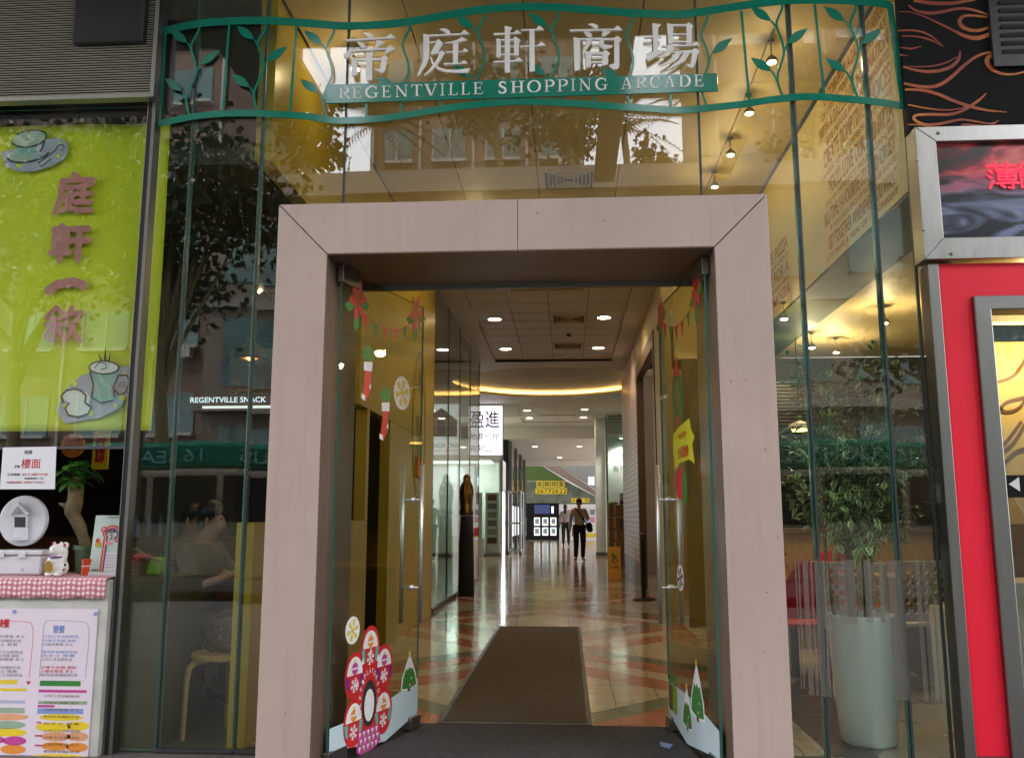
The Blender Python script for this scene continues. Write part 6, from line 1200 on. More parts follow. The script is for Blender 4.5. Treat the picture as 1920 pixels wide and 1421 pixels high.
x0, x1, z0, z1 = px_rect(KF2, 1004, 926, 1063, 915); e.obox(KF2, x0, x1, z0, z1, 0, .03); e.build('board', t); e = MB().m('black_ink')
for k, ch in enumerate('美聯物業'): text_into(e, KF2, ch, *px_rect(KF2, 1007 + k * 13.6, 913, 1016.5 + k * 13.6, 902), .033, .008)
text_into(e, KF2, '26772622', *px_rect(KF2, 1006, 924.5, 1062, 916.5), .033, .012); e.build('lettering', t)
t = thing('agency_banner', 'small yellow strip sign behind the walking man', 'sign', (.7, KY, 2)); x0, x1, z0, z1 = px_rect(KF2, 1071, 942, 1105, 934); MB().m('yellow_ink').obox(KF2, x0, x1, z0, z1, 0, .03).build('board', t); e = MB().m('black_ink'); text_into(e, KF2, '一', *px_rect(KF2, 1073, 939, 1078, 937), .033, .02); text_into(e, KF2, '介', *px_rect(KF2, 1097, 941, 1104, 935), .033, .02); e.build('lettering', t)
EF = front(48.5)
t = thing('escalator', 'sloping pale escalator side above the far agency', 'escalator', (0, 48.5, 2)); E = lambda x, y: EF.uv(x, y)
MB().m('truss_paint').prism(EF, [E(1003, 851), E(1018, 853), E(1118, 920), E(1118, 930), E(1000, 862)], -.6, 0).build('side_truss', t); MB().m('clad_paint').prism(EF, [E(1018, 852), E(1120, 852), E(1120, 919)], -.5, -.05).build('side_cladding', t); MB().m('mural_green').prism(EF, [E(975, 852), E(1002, 852), E(1000, 863), E(1060, 900), E(975, 900)], -.7, -.1).build('green_panel', t); MB().m('mural_sage').prism(EF, [E(975, 901), E(1060, 901), E(1118, 931), E(1118, 960), E(975, 960)], -.9, -.3).build('mural', t)
text_e = MB().m('white_text_glow'); text_into(text_e, EF, '家居', *px_rect(EF, 1103, 909, 1114, 893), .003, .03); tag(text_e.build('lit_characters', loc=EF.p(*EF.uv(1108, 900))), 'small white lit characters under the far escalator', 'sign')
t = thing('camera_mount', 'small dark security camera on a bracket under the far ceiling', 'camera', onY(1066, 846, 41)); c_ = onY(1066, 846, 41); MB().m('black_metal').ball(c_, (.12, .2, .12)).build('body', t); MB().m('black_metal').tube([c_, (c_.x, c_.y, 3.86)], .03, 8).build('bracket', t)
t = thing('display_rack', 'metal display rack on castors beside the lobby glass corner', 'rack', (-1.65, 29.5, 0)); e = MB().m('steel_satin')
for (x, y) in ((-1.9, 28.4), (-1.9, 30.2), (-1.5, 28.4), (-1.5, 30.2)): e.tube([(x, y, .05), (x, y, 2.05)], .03, 8)
for z in (.12, 1.0, 2.0): e.tube([(-1.9, 28.4, z), (-1.9, 30.2, z), (-1.5, 30.2, z), (-1.5, 28.4, z), (-1.9, 28.4, z)], .025, 8)
e.build('frame', t); e = MB().m('black_metal')
for (x, y) in ((-1.9, 28.4), (-1.5, 28.4)): e.ball((x, y, .05), .05)
e.build('castor', t)
t = thing('corridor_glazing', 'dark glazed shop wall running along the far left corridor', 'shopfront', (-1.95, 36, 0)); MB().m('dark_glass').box((-2.2, 30.3, 0), (-2.0, 44, 3.86)).build('dark_glazing', t)
for k in range(4): MB().m('steel_satin').box((-1.999, 31 + k * 3.4, 0), (-1.93, 31.12 + k * 3.4, 3.86)).build('mullion', t)
e = MB()
for k in range(10): e.m(random.choice(['screen_glow', 'paper'])).box((-1.998, 31.6 + k * .9, .5), (-1.985, 31.9 + k * .9, 1.6))
e.build('posters', t)

# ================================================================== RESTAURANT
# lettering on the bulkhead (left face, looking right)
TF = FR((1.9, 0, 0), (0, -1, 0), (0, 0, 1))
lines = ['CHOOSE FROM A DAZZLING ARRAY', 'OF FRESH TOPPINGS EVERY DAY', 'WITH A DAZZLE OF IMAGINATION', 'TASTE THE FOOD WHERE YOUR FAVOURITES', 'CREATE TOMPTING CHOICES', 'CLASSIC CRUST OBSESSED TO MAKE', "YOU'LL LOVE OUR PHD PIZZA", 'HOW PERFECT PIZZA CAN BE', 'ALL-TIME FAVOURITE STUFFED CRUST', 'IF YOU LIKE A SPICE UP WITH OUR RANGE', 'GET TOGETHER WHENEVER YOU WANT', 'LETS MAKE A MEAL OF IT TONIGHT']
t = thing('bulkhead_lettering', 'rust red slogan lettering on the cream restaurant bulkhead', 'lettering', (1.9, 6, 3.4)); e = MB().m('rust_ink'); z = 3.02; k = 0
hts = [.04, .095, .04, .10, .04, .125, .04, .125, .055, .095, .06, .095]
while z < 4.2:
    h = hts[k % 12]; w0 = -6.25 + (k % 3) * .07; text_into(e, TF, lines[(11 - k) % 12], w0, -4.86, z, z + h, .002, .012); z += h + .028; k += 1
z = 3.08; k = 0
while z < 3.6: h = hts[(k + 3) % 12] * .9; text_into(e, TF, ['BONANZA', 'WITH FRIENDS & FAMILY', 'ASK FOR A', "IT'S YOUR CHOICE", 'LOVE PIZZA'][k % 5], -8.2, -7.3, z, z + h, .002, .012); z += h + .03; k += 1
e.build('letters', t)
# frosted strips on the glass
s0 = lambda u, v: (1480 + u * .3102, 980 + v * .3102)
FS = front(GY - .0085)
t = thing('frosted_strips', 'row of grey frosted vertical strips stuck on the restaurant glass', 'window film', (1.5, GY, .3)); 
for (u0, u1, v1) in ((25, 33, 1000), (42, 52, 1000), (72, 102, 1040), (116, 130, 1040), (143, 180, 1050), (194, 205, 1050), (214, 226, 1050), (285, 385, 610), (440, 480, 600), (525, 552, 600), (582, 668, 1070), (748, 776, 1080), (790, 814, 1100), (842, 856, 1090)):
    fu = u0 / 860; top_y = 225 + (u0 > 700) * 5; p = FS.uv(*s0(u0 + 6, 225)); q_ = FS.uv(*s0(u1 + 6, 225)); zb_ = FS.uv(*s0(u0, v1))[1]
    MB().m('frost_film').obox(FS, p[0], q_[0], zb_, p[1], 0, .001).build('strip', t)
# ficus in white planter
fx, fy = 1.605, 5.03
t = thing('potted_ficus', 'variegated ficus tree in a tall white tapered planter', 'potted plant', (fx, fy, 0))
MB().m('pot_white').lathe((fx, fy, .005), [(.132, 0), (.145, .02), (.165, .25), (.176, .48), (.178, .66), (.176, .672), (.165, .672), (.162, .60)], 48).build('planter', t, smooth=True); MB().m('soil').lathe((fx, fy, .615), [(.001, 0), (.162, 0)], 24).build('soil', t)
e = MB().m('bark'); rng = random.Random(11)
trunks = [smooth_path([(fx - .045, fy, .60), (fx - .05, fy + .01, .9), (fx - .03, fy, 1.2), (fx - .06, fy + .02, 1.5)], 4), smooth_path([(fx + .035, fy + .02, .60), (fx + .04, fy + .02, .9), (fx + .02, fy + .02, 1.2), (fx + .06, fy, 1.6)], 4), smooth_path([(fx - .13, fy + .05, .62), (fx - .16, fy + .05, 1.0), (fx - .17, fy + .06, 1.35)], 4)]
e.tube(trunks[0], [.030 - .0014 * i for i in range(len(trunks[0]))], 10).tube(trunks[1], [.021 - .001 * i for i in range(len(trunks[1]))], 10).tube(trunks[2], [.011 - .0006 * i for i in range(len(trunks[2]))], 8)
tw = []
for k in range(84):
    src = Vector(rng.choice(trunks[0][5:] + trunks[1][5:])); an = rng.uniform(0, 6.283); rr = rng.uniform(.14, .42)
    tip = Vector((fx + .02 + rr * math.cos(an), fy + .02 + rr * .8 * math.sin(an), rng.uniform(1.02, 2.12)))
    if tip.z > 1.75 or tip.z < 1.15: tip.x = fx + (tip.x - fx) * .78
    e.tube([src, (src + tip) / 2 + Vector((0, 0, .04)), tip], [.006, .004, .002], 5); tw.append((src, tip))
e.build('trunk', t, smooth=True)
e = MB(); e.m('leaf_dark'); e.m('leaf_cream')
def ficus_leaf(base, d, ln_, w):
    d = d.normalized(); sd_ = d.cross(Vector((0, 0, 1))); sd_ = sd_.normalized() if sd_.length > .05 else Vector((1, 0, 0)); up = sd_.cross(d)
    prof = ((0, .0), (.18, .65), (.42, 1), (.7, .7), (1, 0)); cen = [base + d * ln_ * u - Vector((0, 0, 1)) *   .25 * ln_ * u * u for u, _ in prof]
    for s_ in (-1, 1):
        ou = [c + sd_ * s_ * w * k_ + up * w * .25 * k_ for c, (_, k_) in zip(cen, prof)]; inn = [c + sd_ * s_ * w * k_ * .68 + up * w * .17 * k_ for c, (_, k_) in zip(cen, prof)]
        ce = [e.b.verts.new(p) for p in cen]; iv = [ce[0]] + [e.b.verts.new(p) for p in inn[1:-1]] + [ce[-1]]; ov = [e.b.verts.new(p) for p in ou[1:-1]]
        e.cur = 0
        for q_ in range(4):
            f_ = [ce[q_], ce[q_ + 1], iv[q_ + 1], iv[q_]]; f_ = [x for j, x in enumerate(f_) if x not in f_[:j]]
            if len(f_) > 2: e.f(f_)
        e.cur = 1; ring = [iv[0]] + ov + [iv[-1]]
        for q_ in range(4):
            f_ = [iv[q_], iv[q_ + 1], ring[q_ + 1], ring[q_]]; f_ = [x for j, x in enumerate(f_) if x not in f_[:j]]
            if len(f_) > 2: e.f(f_)
for src, tip in tw:
    for k in range(31):
        u = rng.uniform(.3, 1.08); b_ = src.lerp(tip, u) + Vector((rng.gauss(0, .03), rng.gauss(0, .03), rng.gauss(0, .03))); d_ = (tip - src).normalized() * .5 + Vector((rng.gauss(0, .7), rng.gauss(0, .7), rng.gauss(-.12, .45)))
        ficus_leaf(b_, d_, rng.uniform(.05, .078), rng.uniform(.0135, .0195))
e.build('crown', t, recalc=False)
# tables and chairs
def cafe_chair(loc, rz, label, mat, holes):
    t = thing('restaurant_chair', label, 'chair', loc, 'restaurant chairs'); Tm = Matrix.Translation(Vector(loc)) @ Matrix.Rotation(rz, 4, 'Z')
    def add(mb, name, **k):
        o_ = mb.build(name, None, **k); o_.data.transform(Tm); o_.data.transform(Matrix.Translation(-Vector(loc))); o_.parent = t; ORG[o_.name] = Vector(loc); return o_
    add(MB().m(mat).box((-.21, -.21, .43), (.21, .21, .46)), 'seat', bevel=.012)
    fr = FR((0, .20, 0), (1, 0, 0), (0, .12, 1)); e = MB().m(mat)
    if holes:
        e.obox(fr, -.21, .21, .48, .52, -.01, .01).obox(fr, -.21, .21, .87, .90, -.01, .01).obox(fr, -.21, -.19, .52, .87, -.01, .01).obox(fr, .19, .21, .52, .87, -.01, .01)
        for i in range(5):
            for j in range(5): e.ring(fr, -.152 + i * .076, .556 + j * .07, .034, .022, -.009, .009, 14)
    else: e.prism(fr, [(-.20, .50)] + [(.20 * math.cos(R(a)) * 1.0, .70 + .20 * math.sin(R(a))) for a in range(180, -1, -15)] + [(.20, .50)], -.012, .012)
    add(e, 'backrest', bevel=.003)
    for (x, y) in ((-.18, -.18), (.18, -.18), (-.18, .19), (.18, .19)): add(MB().m('steel' if holes else mat).tube([(x * 1.1, y * 1.1, 0), (x, y, .43 if y < 0 else .50)], .013, 8), 'leg')
    return t
cafe_chair((2.02, 6.5, 0), R(165), 'white perforated chair behind the right side of the planter', 'white_paint', True)
cafe_chair((2.42, 6.75, 0), R(200), 'white perforated chair farther to the right of the planter', 'white_paint', True)
cafe_chair((1.74, 6.7, 0), R(178), 'red round backed chair behind the planter', 'red_laminate', False)
cafe_chair((1.62, 7.6, 0), R(80), 'red chair at the left behind the frosted strips', 'red_laminate', False)
cafe_chair((2.45, 8.0, 0), R(10), 'red chair at the back near the dark louvres', 'red_laminate', False)
t = thing('restaurant_table', 'long pale restaurant table behind the planter', 'table', (2.2, 7.2, 0)); MB().m('pale_wood').box((1.62, 6.95, .72), (2.82, 7.5, .75)).build('top', t, bevel=.004)
for x in (1.72, 2.72): MB().m('dark_steel').box((x - .03, 7.0, 0), (x + .03, 7.45, .719)).build('leg', t)
t = thing('condiment_bottle', 'small amber sauce bottle on the restaurant table', 'bottle', (1.70, 7.1, .75)); MB().m('orange_ink').lathe((1.70, 7.1, .751), [(.03, 0), (.03, .09), (.012, .12), (.012, .15)], 16).build('body', t); MB().m('red_ink').lathe((1.70, 7.1, .902), [(.014, 0), (.014, .02)], 12).build('cap', t)
t = thing('restaurant_counter', 'low wooden service counter at the back of the restaurant', 'counter', (3, 8.6, 0)); MB().m('pale_wood').box((2.0, 8.5, 0), (3.4, 9.0, 1.05)).build('front', t, bevel=.006); MB().m('brown_wood').box((1.95, 8.45, 1.051), (3.45, 9.05, 1.09)).build('top', t); MB().m('orange_panel').box((2.1, 8.48, .2), (2.7, 8.499, .8)).build('panel', t)
t = thing('oval_wall_lamp', 'pale oval light glowing low behind the frosted glass', 'lamp', onY(1500, 808, 8.2)); c_ = onY(1500, 808, 8.2); MB().m('pendant_glow').lathe(c_, [(.001, 0), (.10, .003), (.11, .012)], 24).build('lens', t); MB().m('white_paint').lathe(c_ + Vector((0, 0, .013)), [(.115, 0), (.09, .05), (.02, .08)], 24).build('shade', t, smooth=True); MB().m('black_metal').tube([c_ + Vector((0, 0, .09)), (c_.x, c_.y, 2.86)], .005, 6).build('cord', t)

# ================================================================== RIGHT SHOPFRONT
QY = 4.60; QF_ = front(QY)
t = thing('flame_panel', 'black upper panel painted with orange and red flame lines', 'panel', (2.3, QY, 3.3))
x0 = QF_.uv(1705, 240)[0]; MB().m('black_panel').box((x0 - .005, QY, 3.262), (2.9, QY + .06, 4.46)).build('board', t)
z1_ = lambda u, v: QF_.uv(1680 + u * .1829, v * .1829)
e = MB().m('flame_ink')
FL = [([(180, 10), (350, 35), (550, 40), (700, 20), (820, 0)], (30, 40, 40, 30, 14)), ([(130, 60), (200, 110), (330, 140), (480, 125), (620, 95), (760, 100), (960, 160)], (14, 24, 36, 36, 30, 26, 20)), ([(960, 185), (800, 165), (700, 170), (650, 215), (680, 280), (780, 318), (880, 310), (970, 275)], (22, 24, 30, 40, 44, 36, 32, 22)),
      ([(20, 125), (150, 130), (300, 180), (450, 250), (600, 325), (720, 380), (840, 395), (970, 350)], (6, 10, 14, 20, 28, 40, 46, 40)), ([(20, 320), (200, 320), (350, 370), (490, 485)], (14, 20, 18, 5)), ([(60, 375), (200, 380), (350, 415), (490, 485)], (10, 16, 20, 5)), ([(40, 490), (150, 505), (260, 480)], (12, 18, 5)), ([(70, 690), (250, 735), (420, 735), (560, 690), (640, 610), (655, 520)], (18, 30, 34, 36, 34, 5)), ([(90, 685), (300, 690), (480, 660), (620, 590)], (6, 12, 16, 8)),
      ([(80, 860), (250, 895), (420, 885), (560, 800), (680, 690), (800, 600), (900, 555), (1000, 540)], (24, 34, 36, 34, 32, 30, 26, 16)), ([(90, 925), (250, 930), (420, 970), (600, 1045), (780, 1105), (950, 1140), (1130, 1155)], (22, 30, 34, 36, 34, 24, 6)), ([(120, 1080), (300, 1115), (480, 1135), (650, 1120), (800, 1060), (920, 960)], (14, 16, 14, 12, 12, 4)), ([(1050, 1245), (950, 1275), (800, 1250), (650, 1235), (450, 1275), (300, 1285), (190, 1235), (200, 1190), (350, 1180), (550, 1180), (700, 1130), (850, 1030), (920, 965)], (8, 18, 20, 24, 30, 28, 26, 26, 30, 30, 30, 26, 6)),
      ([(660, 1330), (690, 1285), (800, 1290), (950, 1300), (1045, 1245)], (40, 22, 18, 16, 6)), ([(1000, 1330), (1080, 1295), (1180, 1295), (1270, 1330)], (14, 14, 14, 14)), ([(1000, 560), (940, 600), (930, 650), (980, 720), (1080, 765), (1200, 770), (1312, 745)], (40, 44, 46, 36, 26, 20, 20)), ([(120, 1285), (260, 1290), (420, 1335)], (8, 14, 8)), ([(40, 575), (120, 580)], (20, 5))]
for i, (pts, ws) in enumerate(FL):
    pm_ = [z1_(*p) for p in pts]; sm = smooth_path(pm_, 6); wl = []
    for j in range(len(ws) - 1): wl += [ws[j] + (ws[j + 1] - ws[j]) * q_ / 6 for q_ in range(6)]
    wl.append(ws[-1]); e.ribbon(QF_, sm, [w * .00053 for w in wl], .0005, .0012 + i * .0004)
e.build('flames', t)
a0, zb = z1_(985, 710); MB().m('black_metal').box((a0, QY - .03, zb), (2.9, QY - .001, 4.46)).build('grille_frame', t); e = MB().m('dark_steel')
for k in range(12): z = zb + .07 + k * .048; e.prism(FR((0, 0, 0), (0, 1, 0), (0, 0, 1)), [(QY - .034, z), (QY - .05, z + .012), (QY - .034, z + .024)], a0 + .05, 2.9)
e.build('grille_slats', t)
t = thing('steel_sign_box', 'steel framed sign with dark flame print and red neon characters', 'sign', (2.3, QY, 2.5))
X0, X1, Z0, Z1 = 1.878, 2.9, 2.528, 3.26; B_ = .115
fs = FR((0, QY - .07, 0), (1, 0, 0), (0, 0, 1)); e = MB().m('steel'); 
e.prism(fs, [(X0, Z0), (X0, Z1), (X0 + .105, Z1 - .085), (X0 + .105, Z0 + B_)], -.13, 0); e.build('frame_side', t, bevel=.003)
MB().m('steel').prism(fs, [(X0 + .001, Z1), (X1, Z1), (X1, Z1 - .085), (X0 + .106, Z1 - .085)], -.13, 0).build('frame_top', t, bevel=.003); MB().m('steel').prism(fs, [(X0 + .001, Z0), (X1, Z0), (X1, Z0 + B_), (X0 + .106, Z0 + B_)], -.13, 0).build('frame_bottom', t, bevel=.003)
MB().m('flame_print').obox(fs, X0 + .107, X1, Z0 + B_ + .001, Z1 - .086, -.06, -.04).build('printed_face', t)
e = MB().m('steel')
for (x, y) in ((1760, 249), (1719, 300), (1732, 431), (1785, 475)): c_ = fs.uv(x, y); e.lathe((0, 0, 0), [(0, 0)], 3) if False else e.prism(fs, [(c_[0] + .009 * math.cos(R(a)), c_[1] + .009 * math.sin(R(a))) for a in range(0, 360, 24)], .0005, .012)
e.build('bolts', t, bevel=.002)
fN = FR((0, QY - .034, 0), (1, 0, 0), (0, 0, 1))
for ch, r_ in (('薄', (1851, 305, 1906, 355)), ('餅', (1910, 303, 1964, 355))): strokes_into(MB().m('neon_red'), fN, BRUSH[ch], px_rect(fN, *r_), .013, .0).build('neon_character', t)
t = thing('red_wall_panel', 'bright red laminate shop wall with satin steel edges', 'panel', (2.0, QY, 0))
fr_ = FR((0, QY - .02, 0), (1, 0, 0), (0, 0, 1)); wx0 = 2.118; MB().m('red_laminate').prism(fr_, [(1.962, .06), (wx0, .06), (wx0, 2.335), (2.9, 2.335), (2.9, 2.515), (1.962, 2.515)], -.05, 0).build('sheet', t)
MB().m('steel_satin').prism(fr_, [(1.905, -.012), (1.96, -.012), (1.96, 2.515), (1.905, 2.515)], -.10, .012).build('edge_strip', t, bevel=.003); MB().m('steel_satin').obox(fr_, 1.9605, wx0, .02, .059, -.05, .006).build('bottom_strip', t)
t = thing('takeaway_window', 'steel framed takeaway window with arrow sign beside the red panel', 'window', (2.5, QY, .1))
MB().m('steel_satin').prism(fr_, [(wx0 + .001, .05), (wx0 + .001, 2.334), (2.9, 2.334), (2.9, 2.26), (wx0 + .085, 2.26), (wx0 + .085, .05)], -.12, .03).build('frame', t, bevel=.006)
pane('glass_sheet', front(QY + .03), wx0 + .087, 2.9, .05, 2.255, 'facade_glass', .012, parent=t)
MB().m('dark_steel').obox(fr_, wx0 + .086, 2.9, 2.11, 2.20, -.09, -.075).build('top_blind', t)
c_ = fr_.uv(1890, 890); d_ = fr_.uv(1920, 932); MB().m('black_panel').box((c_[0], QY + .015, d_[1]), (c_[0] + .12, QY + .0225, c_[1])).build('arrow_plate', t); m0 = fr_.uv(1897, 907)
MB().m('white_ink').prism(FR((0, QY + .0148, 0), (1, 0, 0), (0, 0, 1)), [(m0[0] + .002, m0[1]), (m0[0] + .055, m0[1] + .036), (m0[0] + .055, m0[1] - .036)], 0, .001).build('arrow', t)
e = MB().m('brown_ink'); gfr = FR((0, QY + .038, 0), (1, 0, 0), (0, 0, 1)); 
MB().m('cream_paint').box((3.06, 6.6, 1.15), (5.0, 6.7, 2.90)).m('brown_wood').box((3.06, 6.55, 0), (5.0, 6.7, 1.149)).m('dark_wall').prism(FR((0, 0, 0), (1, 0, 0), (0, 1, 0)), [(2.06, 4.76), (2.10, 4.76), (4.68, 9.98), (4.62, 9.98)], 0, 2.93).build('inner_wall', t)
wf = front(6.59); e = MB().m('brown_ink')
for pts in ([(1850, 720), (1900, 705), (1930, 660)], [(1850, 740), (1880, 770), (1910, 765), (1930, 735)], [(1868, 810), (1880, 760), (1920, 745)], [(1850, 850), (1880, 835), (1915, 790)], [(1855, 900), (1900, 850), (1930, 840)], [(1870, 930), (1905, 920), (1930, 890)], [(1850, 865), (1900, 830), (1940, 760)]): e.ribbon(wf, smooth_path([wf.uv(*p) for p in pts], 6), .022, .001, .004)
e.build('swirl_mural', t)
t = thing('wall_washer', 'warm light strip over the swirl wall inside the takeaway window', 'lamp', (3, 6.3, 2.62)); MB().m('pendant_glow').box((3.0, 6.44, 2.58), (4.9, 6.5, 2.60)).build('tube', t); MB().m('white_paint').box((2.96, 6.42, 2.601), (5.0, 6.52, 2.65)).build('casing', t); point(t, (3.35, 6.2, 2.3), 20, (1, .7, .3), .1)
t = thing('box_stack', 'stack of white takeaway boxes below the arrow sign', 'box', (2.6, 6.0, 0)); MB().m('white_paint').box((2.42, 5.8, 0), (2.62, 6.2, .62)).box((2.63, 5.75, 0), (3.2, 6.2, .8)).build('boxes', t, bevel=.01); MB().m('black_ink').prism(FR((0, 5.748, 0), (1, 0, 0), (0, 0, 1)), [(2.66, .1), (2.7, .16), (2.67, .3), (2.69, .45), (2.66, .6)], 0, .002).build('print', t)

# ================================================================== ACROSS THE STREET (seen only as reflections in the glass)
def minibus(loc, label):
    x, y, z = loc; t = thing('minibus', label, 'minibus', loc, 'green topped minibuses at the kerb')
    Ln, Wd = 6.8, 2.0; x0, x1, y0, y1 = x - Ln / 2, x + Ln / 2, y - Wd, y; sd_ = FR((0, y1, z), (-1, 0, 0), (0, 0, 1)); fr_ = FR((0, 0, z), (1, 0, 0), (0, 0, 1))
    MB().m('bus_cream').prism(FR((0, y1, z), (1, 0, 0), (0, 0, 1)), [(x0 + .1, .38), (x1 - .3, .38), (x1, .8), (x1 - .1, 1.35), (x1 - .45, 2.1), (x0 + .05, 2.1), (x0, .8)], 0, Wd).build('body', t, bevel=.06)
    MB().m('bus_green').prism(FR((0, y1, z), (1, 0, 0), (0, 0, 1)), [(x0 + .05, 2.102), (x1 - .45, 2.102), (x1 - .62, 2.5), (x0 + .15, 2.55)], .02, Wd - .02).build('roof', t, bevel=.08)
    q_ = FR((0, y1 + .001, z), (-1, 0, 0), (0, 0, 1))
    for k in range(5): a = -(x1 - .75 - k * 1.2); e = MB().m('dark_glass').obox(q_, a, a + 1.08, 1.25, 1.98, .001, .012).build('window', t)
    MB().m('dark_glass').prism(FR((0, y1 - .1, z), (1, 0, 0), (0, 0, 1)), [(x1 - .085, 1.36), (x1 - .075, 1.38), (x1 - .43, 2.06), (x1 - .44, 2.04)], 0, Wd - .2).build('windscreen', t)
    e = MB().m('aqua_ink'); text_into(e, q_, 'PUBLIC LIGHT BUS', -(x1 - .9), -(x1 - 4.0), 2.2, 2.4, .0015 + .0, .01); text_into(e, q_, '16 SEATS', -(x1 - 4.6), -(x1 - 6.1), 2.2, 2.4, .0015, .01); e.build('lettering', t)
    for xx in (x0 + 1.2, x1 - 1.2):
        w = MB().m('tyre').prism(FR((xx, y1 + .01, z + .36), (1, 0, 0), (0, 0, 1)), [(.36 * math.cos(R(a)), .36 * math.sin(R(a))) for a in range(0, 360, 15)], -.02, .22).build('wheel', t, bevel=.03); MB().m('steel_satin').prism(FR((xx, y1 + .232, z + .36), (-1, 0, 0), (0, 0, 1)), [(.2 * math.cos(R(a)), .2 * math.sin(R(a))) for a in range(0, 360, 20)], .0, .01).build('hub', w)
    MB().m('lamp_glow' if False else 'white_ink').ball((x1 - .02, y1 - .3, z + .75), (.05, .14, .1)).build('headlight', t)
    return t
mb1 = minibus((-4.6, -4.4, -.14), 'cream minibus with green roof at the kerb, left of the camera')
dup(mb1, (3.6, -4.4, -.14), 'cream minibus with green roof at the kerb, right of the camera')
def tower(x0, x1, y, z0, z1, label, cols, floors, flat=None):
    t = thing('apartment_tower', label, 'building', ((x0 + x1) / 2, y, z0), 'apartment towers across the street'); fr_ = FR((0, y, 0), (-1, 0, 0), (0, 0, 1))
    MB().m('tower_wall').box((x0, y - 8, z0), (x1, y, z1)).build('wall', t); w = (x1 - x0) / cols; h = (z1 - z0) / floors
    bands = MB().m('tower_tile'); win = MB().m('tower_window'); wh = MB().m('tower_white')
    for i in range(cols):
        for j in range(floors):
            a = x0 + w * (i + .2); b_ = x0 + w * (i + .8); zz = z0 + h * (j + .32)
            win.box((a, y + .01, zz), (b_, y + .06, zz + h * .45)); wh.box((a - .06, y + .002, zz - .14), (b_ + .06, y + .35, zz - .02)).box(((a + b_) / 2 - .03, y + .062, zz), ((a + b_) / 2 + .03, y + .09, zz + h * .45)).box((a - .07, y + .01, zz), (a - .002, y + .09, zz + h * .45))
            if (i * 7 + j * 3) % 4 == 0: wh.box((b_ - .6, y + .36, zz - .55), (b_, y + .7, zz - .16))
    for j in range(floors): bands.box((x0, y + .001, z0 + h * j), (x1, y + .03, z0 + h * j + h * .16))
    for i in range(cols + 1): wh.tube([(x0 + w * i + (.12 if i == 0 else -.12), y + .12, z0), (x0 + w * i + (.12 if i == 0 else -.12), y + .12, z1)], .06, 6)
    win.build('windows', t); wh.build('sills_and_pipes', t); bands.build('floor_bands', t); return t
tower(-7.85, .85, -24, 11.4, 60, 'pink brown apartment tower facing the middle of the entrance', 4, 16)
tower(6.2, 19, -26, 11.4, 56, 'pink brown apartment tower to the right across the street', 5, 15)
tower(-32, -12.6, -21, 0, 50, 'pink brown apartment tower to the left across the street', 7, 16)
t = thing('podium', 'brown podium block with shops under the apartment towers', 'building', (0, -16, 0)); MB().m('podium_wall').box((-10.8, -40, 0), (40, -16, 11.4)).build('wall', t); e = MB().m('concrete').box((-10.8, -15.99, 10.9), (40, -15.6, 11.6)).box((-10.8, -15.99, 7.4), (40, -15.8, 7.7)).box((-10.8, -15.99, 4.2), (40, -15.4, 4.5)); e.build('parapet', t); e = MB().m('tower_window')
for k in range(16): e.box((-10.2 + k * 3.1, -15.995, 5.0), (-7.8 + k * 3.1, -15.95, 7.1)).box((-10.2 + k * 3.1, -15.995, .4), (-7.8 + k * 3.1, -15.95, 3.8)).box((-10.2 + k * 3.1, -15.995, 8.2), (-7.8 + k * 3.1, -15.95, 10.2))
e.build('shop_windows', t)
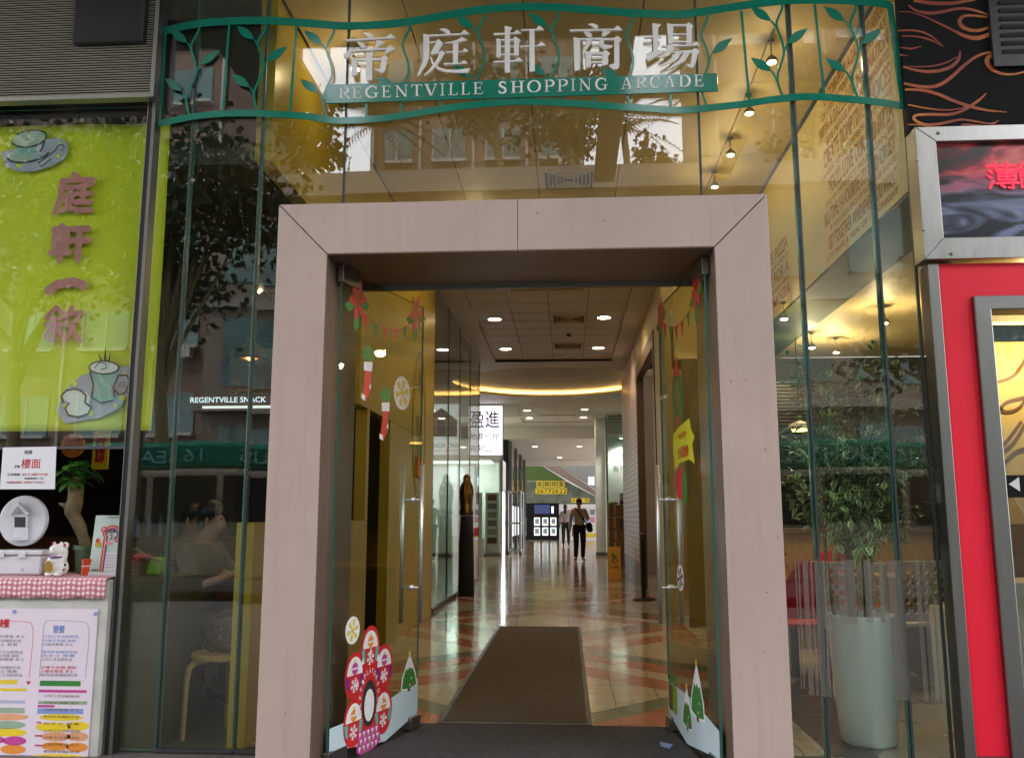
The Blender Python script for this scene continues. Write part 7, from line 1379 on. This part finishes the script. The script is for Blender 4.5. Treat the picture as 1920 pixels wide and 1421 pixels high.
def tree(loc, h, r, label, n=2600, leaf=.16, seed=1, rz=None):
    rng = random.Random(seed); x, y, z = loc; t = thing('tree', label, 'tree', loc, 'street trees'); rz = rz or r * .8
    e = MB().m('bark').tube(smooth_path([(x, y, z), (x + .1, y, z + h * .3), (x - .05, y + .1, z + h * .6), (x, y, z + h * .9)], 3), [.2 - .016 * i for i in range(10)], 10); cl = []
    for k in range(16):
        an = rng.uniform(0, 6.28); q_ = Vector((x + r * .75 * math.cos(an) * rng.uniform(.4, 1), y + r * .75 * math.sin(an) * rng.uniform(.4, 1), z + h - rz * rng.uniform(-.6, .9))); e.tube([(x, y, z + h * rng.uniform(.45, .75)), q_], [.07, .015], 6); cl.append(q_)
    e.build('trunk', t); e = MB().m('tree_leaf')
    for k in range(n):
        c_ = rng.choice(cl); p = c_ + Vector((rng.gauss(0, r * .2), rng.gauss(0, r * .2), rng.gauss(0, rz * .2))); d = Vector((rng.gauss(0, 1), rng.gauss(0, 1), rng.gauss(0, 1))).normalized(); s_ = d.orthogonal().normalized() * leaf * .4
        e.f([e.b.verts.new(p - d * leaf * .5), e.b.verts.new(p + s_), e.b.verts.new(p + d * leaf * .5), e.b.verts.new(p - s_)])
    e.build('crown', t, recalc=False); return t
tree((-8.7, -8.8, -.14), 8.2, 2.6, 'broad street tree left of the kerb', 5200, .2, 1)
tree((-12.4, -9.4, -.14), 9.0, 3.0, 'broad street tree farther left along the kerb', 4200, .2, 2)
tree((7.6, -9.0, -.14), 6.2, 2.0, 'broad street tree right of the kerb', 2400, .2, 3)
for i, (x, y, h, r) in enumerate(((-2.2, -18.5, 5.5, 2.0), (.2, -18.0, 4.6, 1.8), (3.4, -19.5, 2.4, 1.2), (8.2, -18, 4.2, 1.9), (-8.5, -17.3, 3.4, 1.5))): tree((x, y, 11.4), h * .75, r, 'podium garden tree ' + ('before the left wing', 'before the middle tower', 'in the gap between towers', 'before the right tower', 'at the left podium corner')[i], 1300, .22, 20 + i)
def palm(loc, h, label, seed):
    rng = random.Random(seed); x, y, z = loc; t = thing('palm_tree', label, 'palm tree', loc, 'podium palms'); MB().m('bark').tube([(x, y, z), (x + .1, y, z + h * .5), (x, y, z + h)], [.16, .12, .11], 10).build('trunk', t); e = MB().m('palm_leaf')
    for k in range(22):
        an = k * 2.4; el = rng.uniform(-.3, 1.1); d = Vector((math.cos(an) * math.cos(el), math.sin(an) * math.cos(el), math.sin(el))); L_ = rng.uniform(1.5, 2.1); sd_ = d.cross(Vector((0, 0, 1))).normalized()
        for j in range(16):
            u = j / 15; c_ = Vector((x, y, z + h)) + d * L_ * u - Vector((0, 0, 1)) * L_ * .45 * u * u
            for s_ in (-1, 1): tip = c_ + sd_ * s_ * .38 * (1 - u * .6) + d * .18 - Vector((0, 0, .12)); e.f([e.b.verts.new(c_), e.b.verts.new(c_ + d * .06), e.b.verts.new(tip)])
    e.build('crown', t, recalc=False)
palm((-6.0, -17.3, 11.4), 2.6, 'palm at the left edge of the podium garden', 1); palm((4.4, -17.5, 11.4), 3.0, 'palm at the gap in the podium garden', 2); palm((2.0, -18, 11.4), 2.4, 'short palm in front of the tower edge', 3)
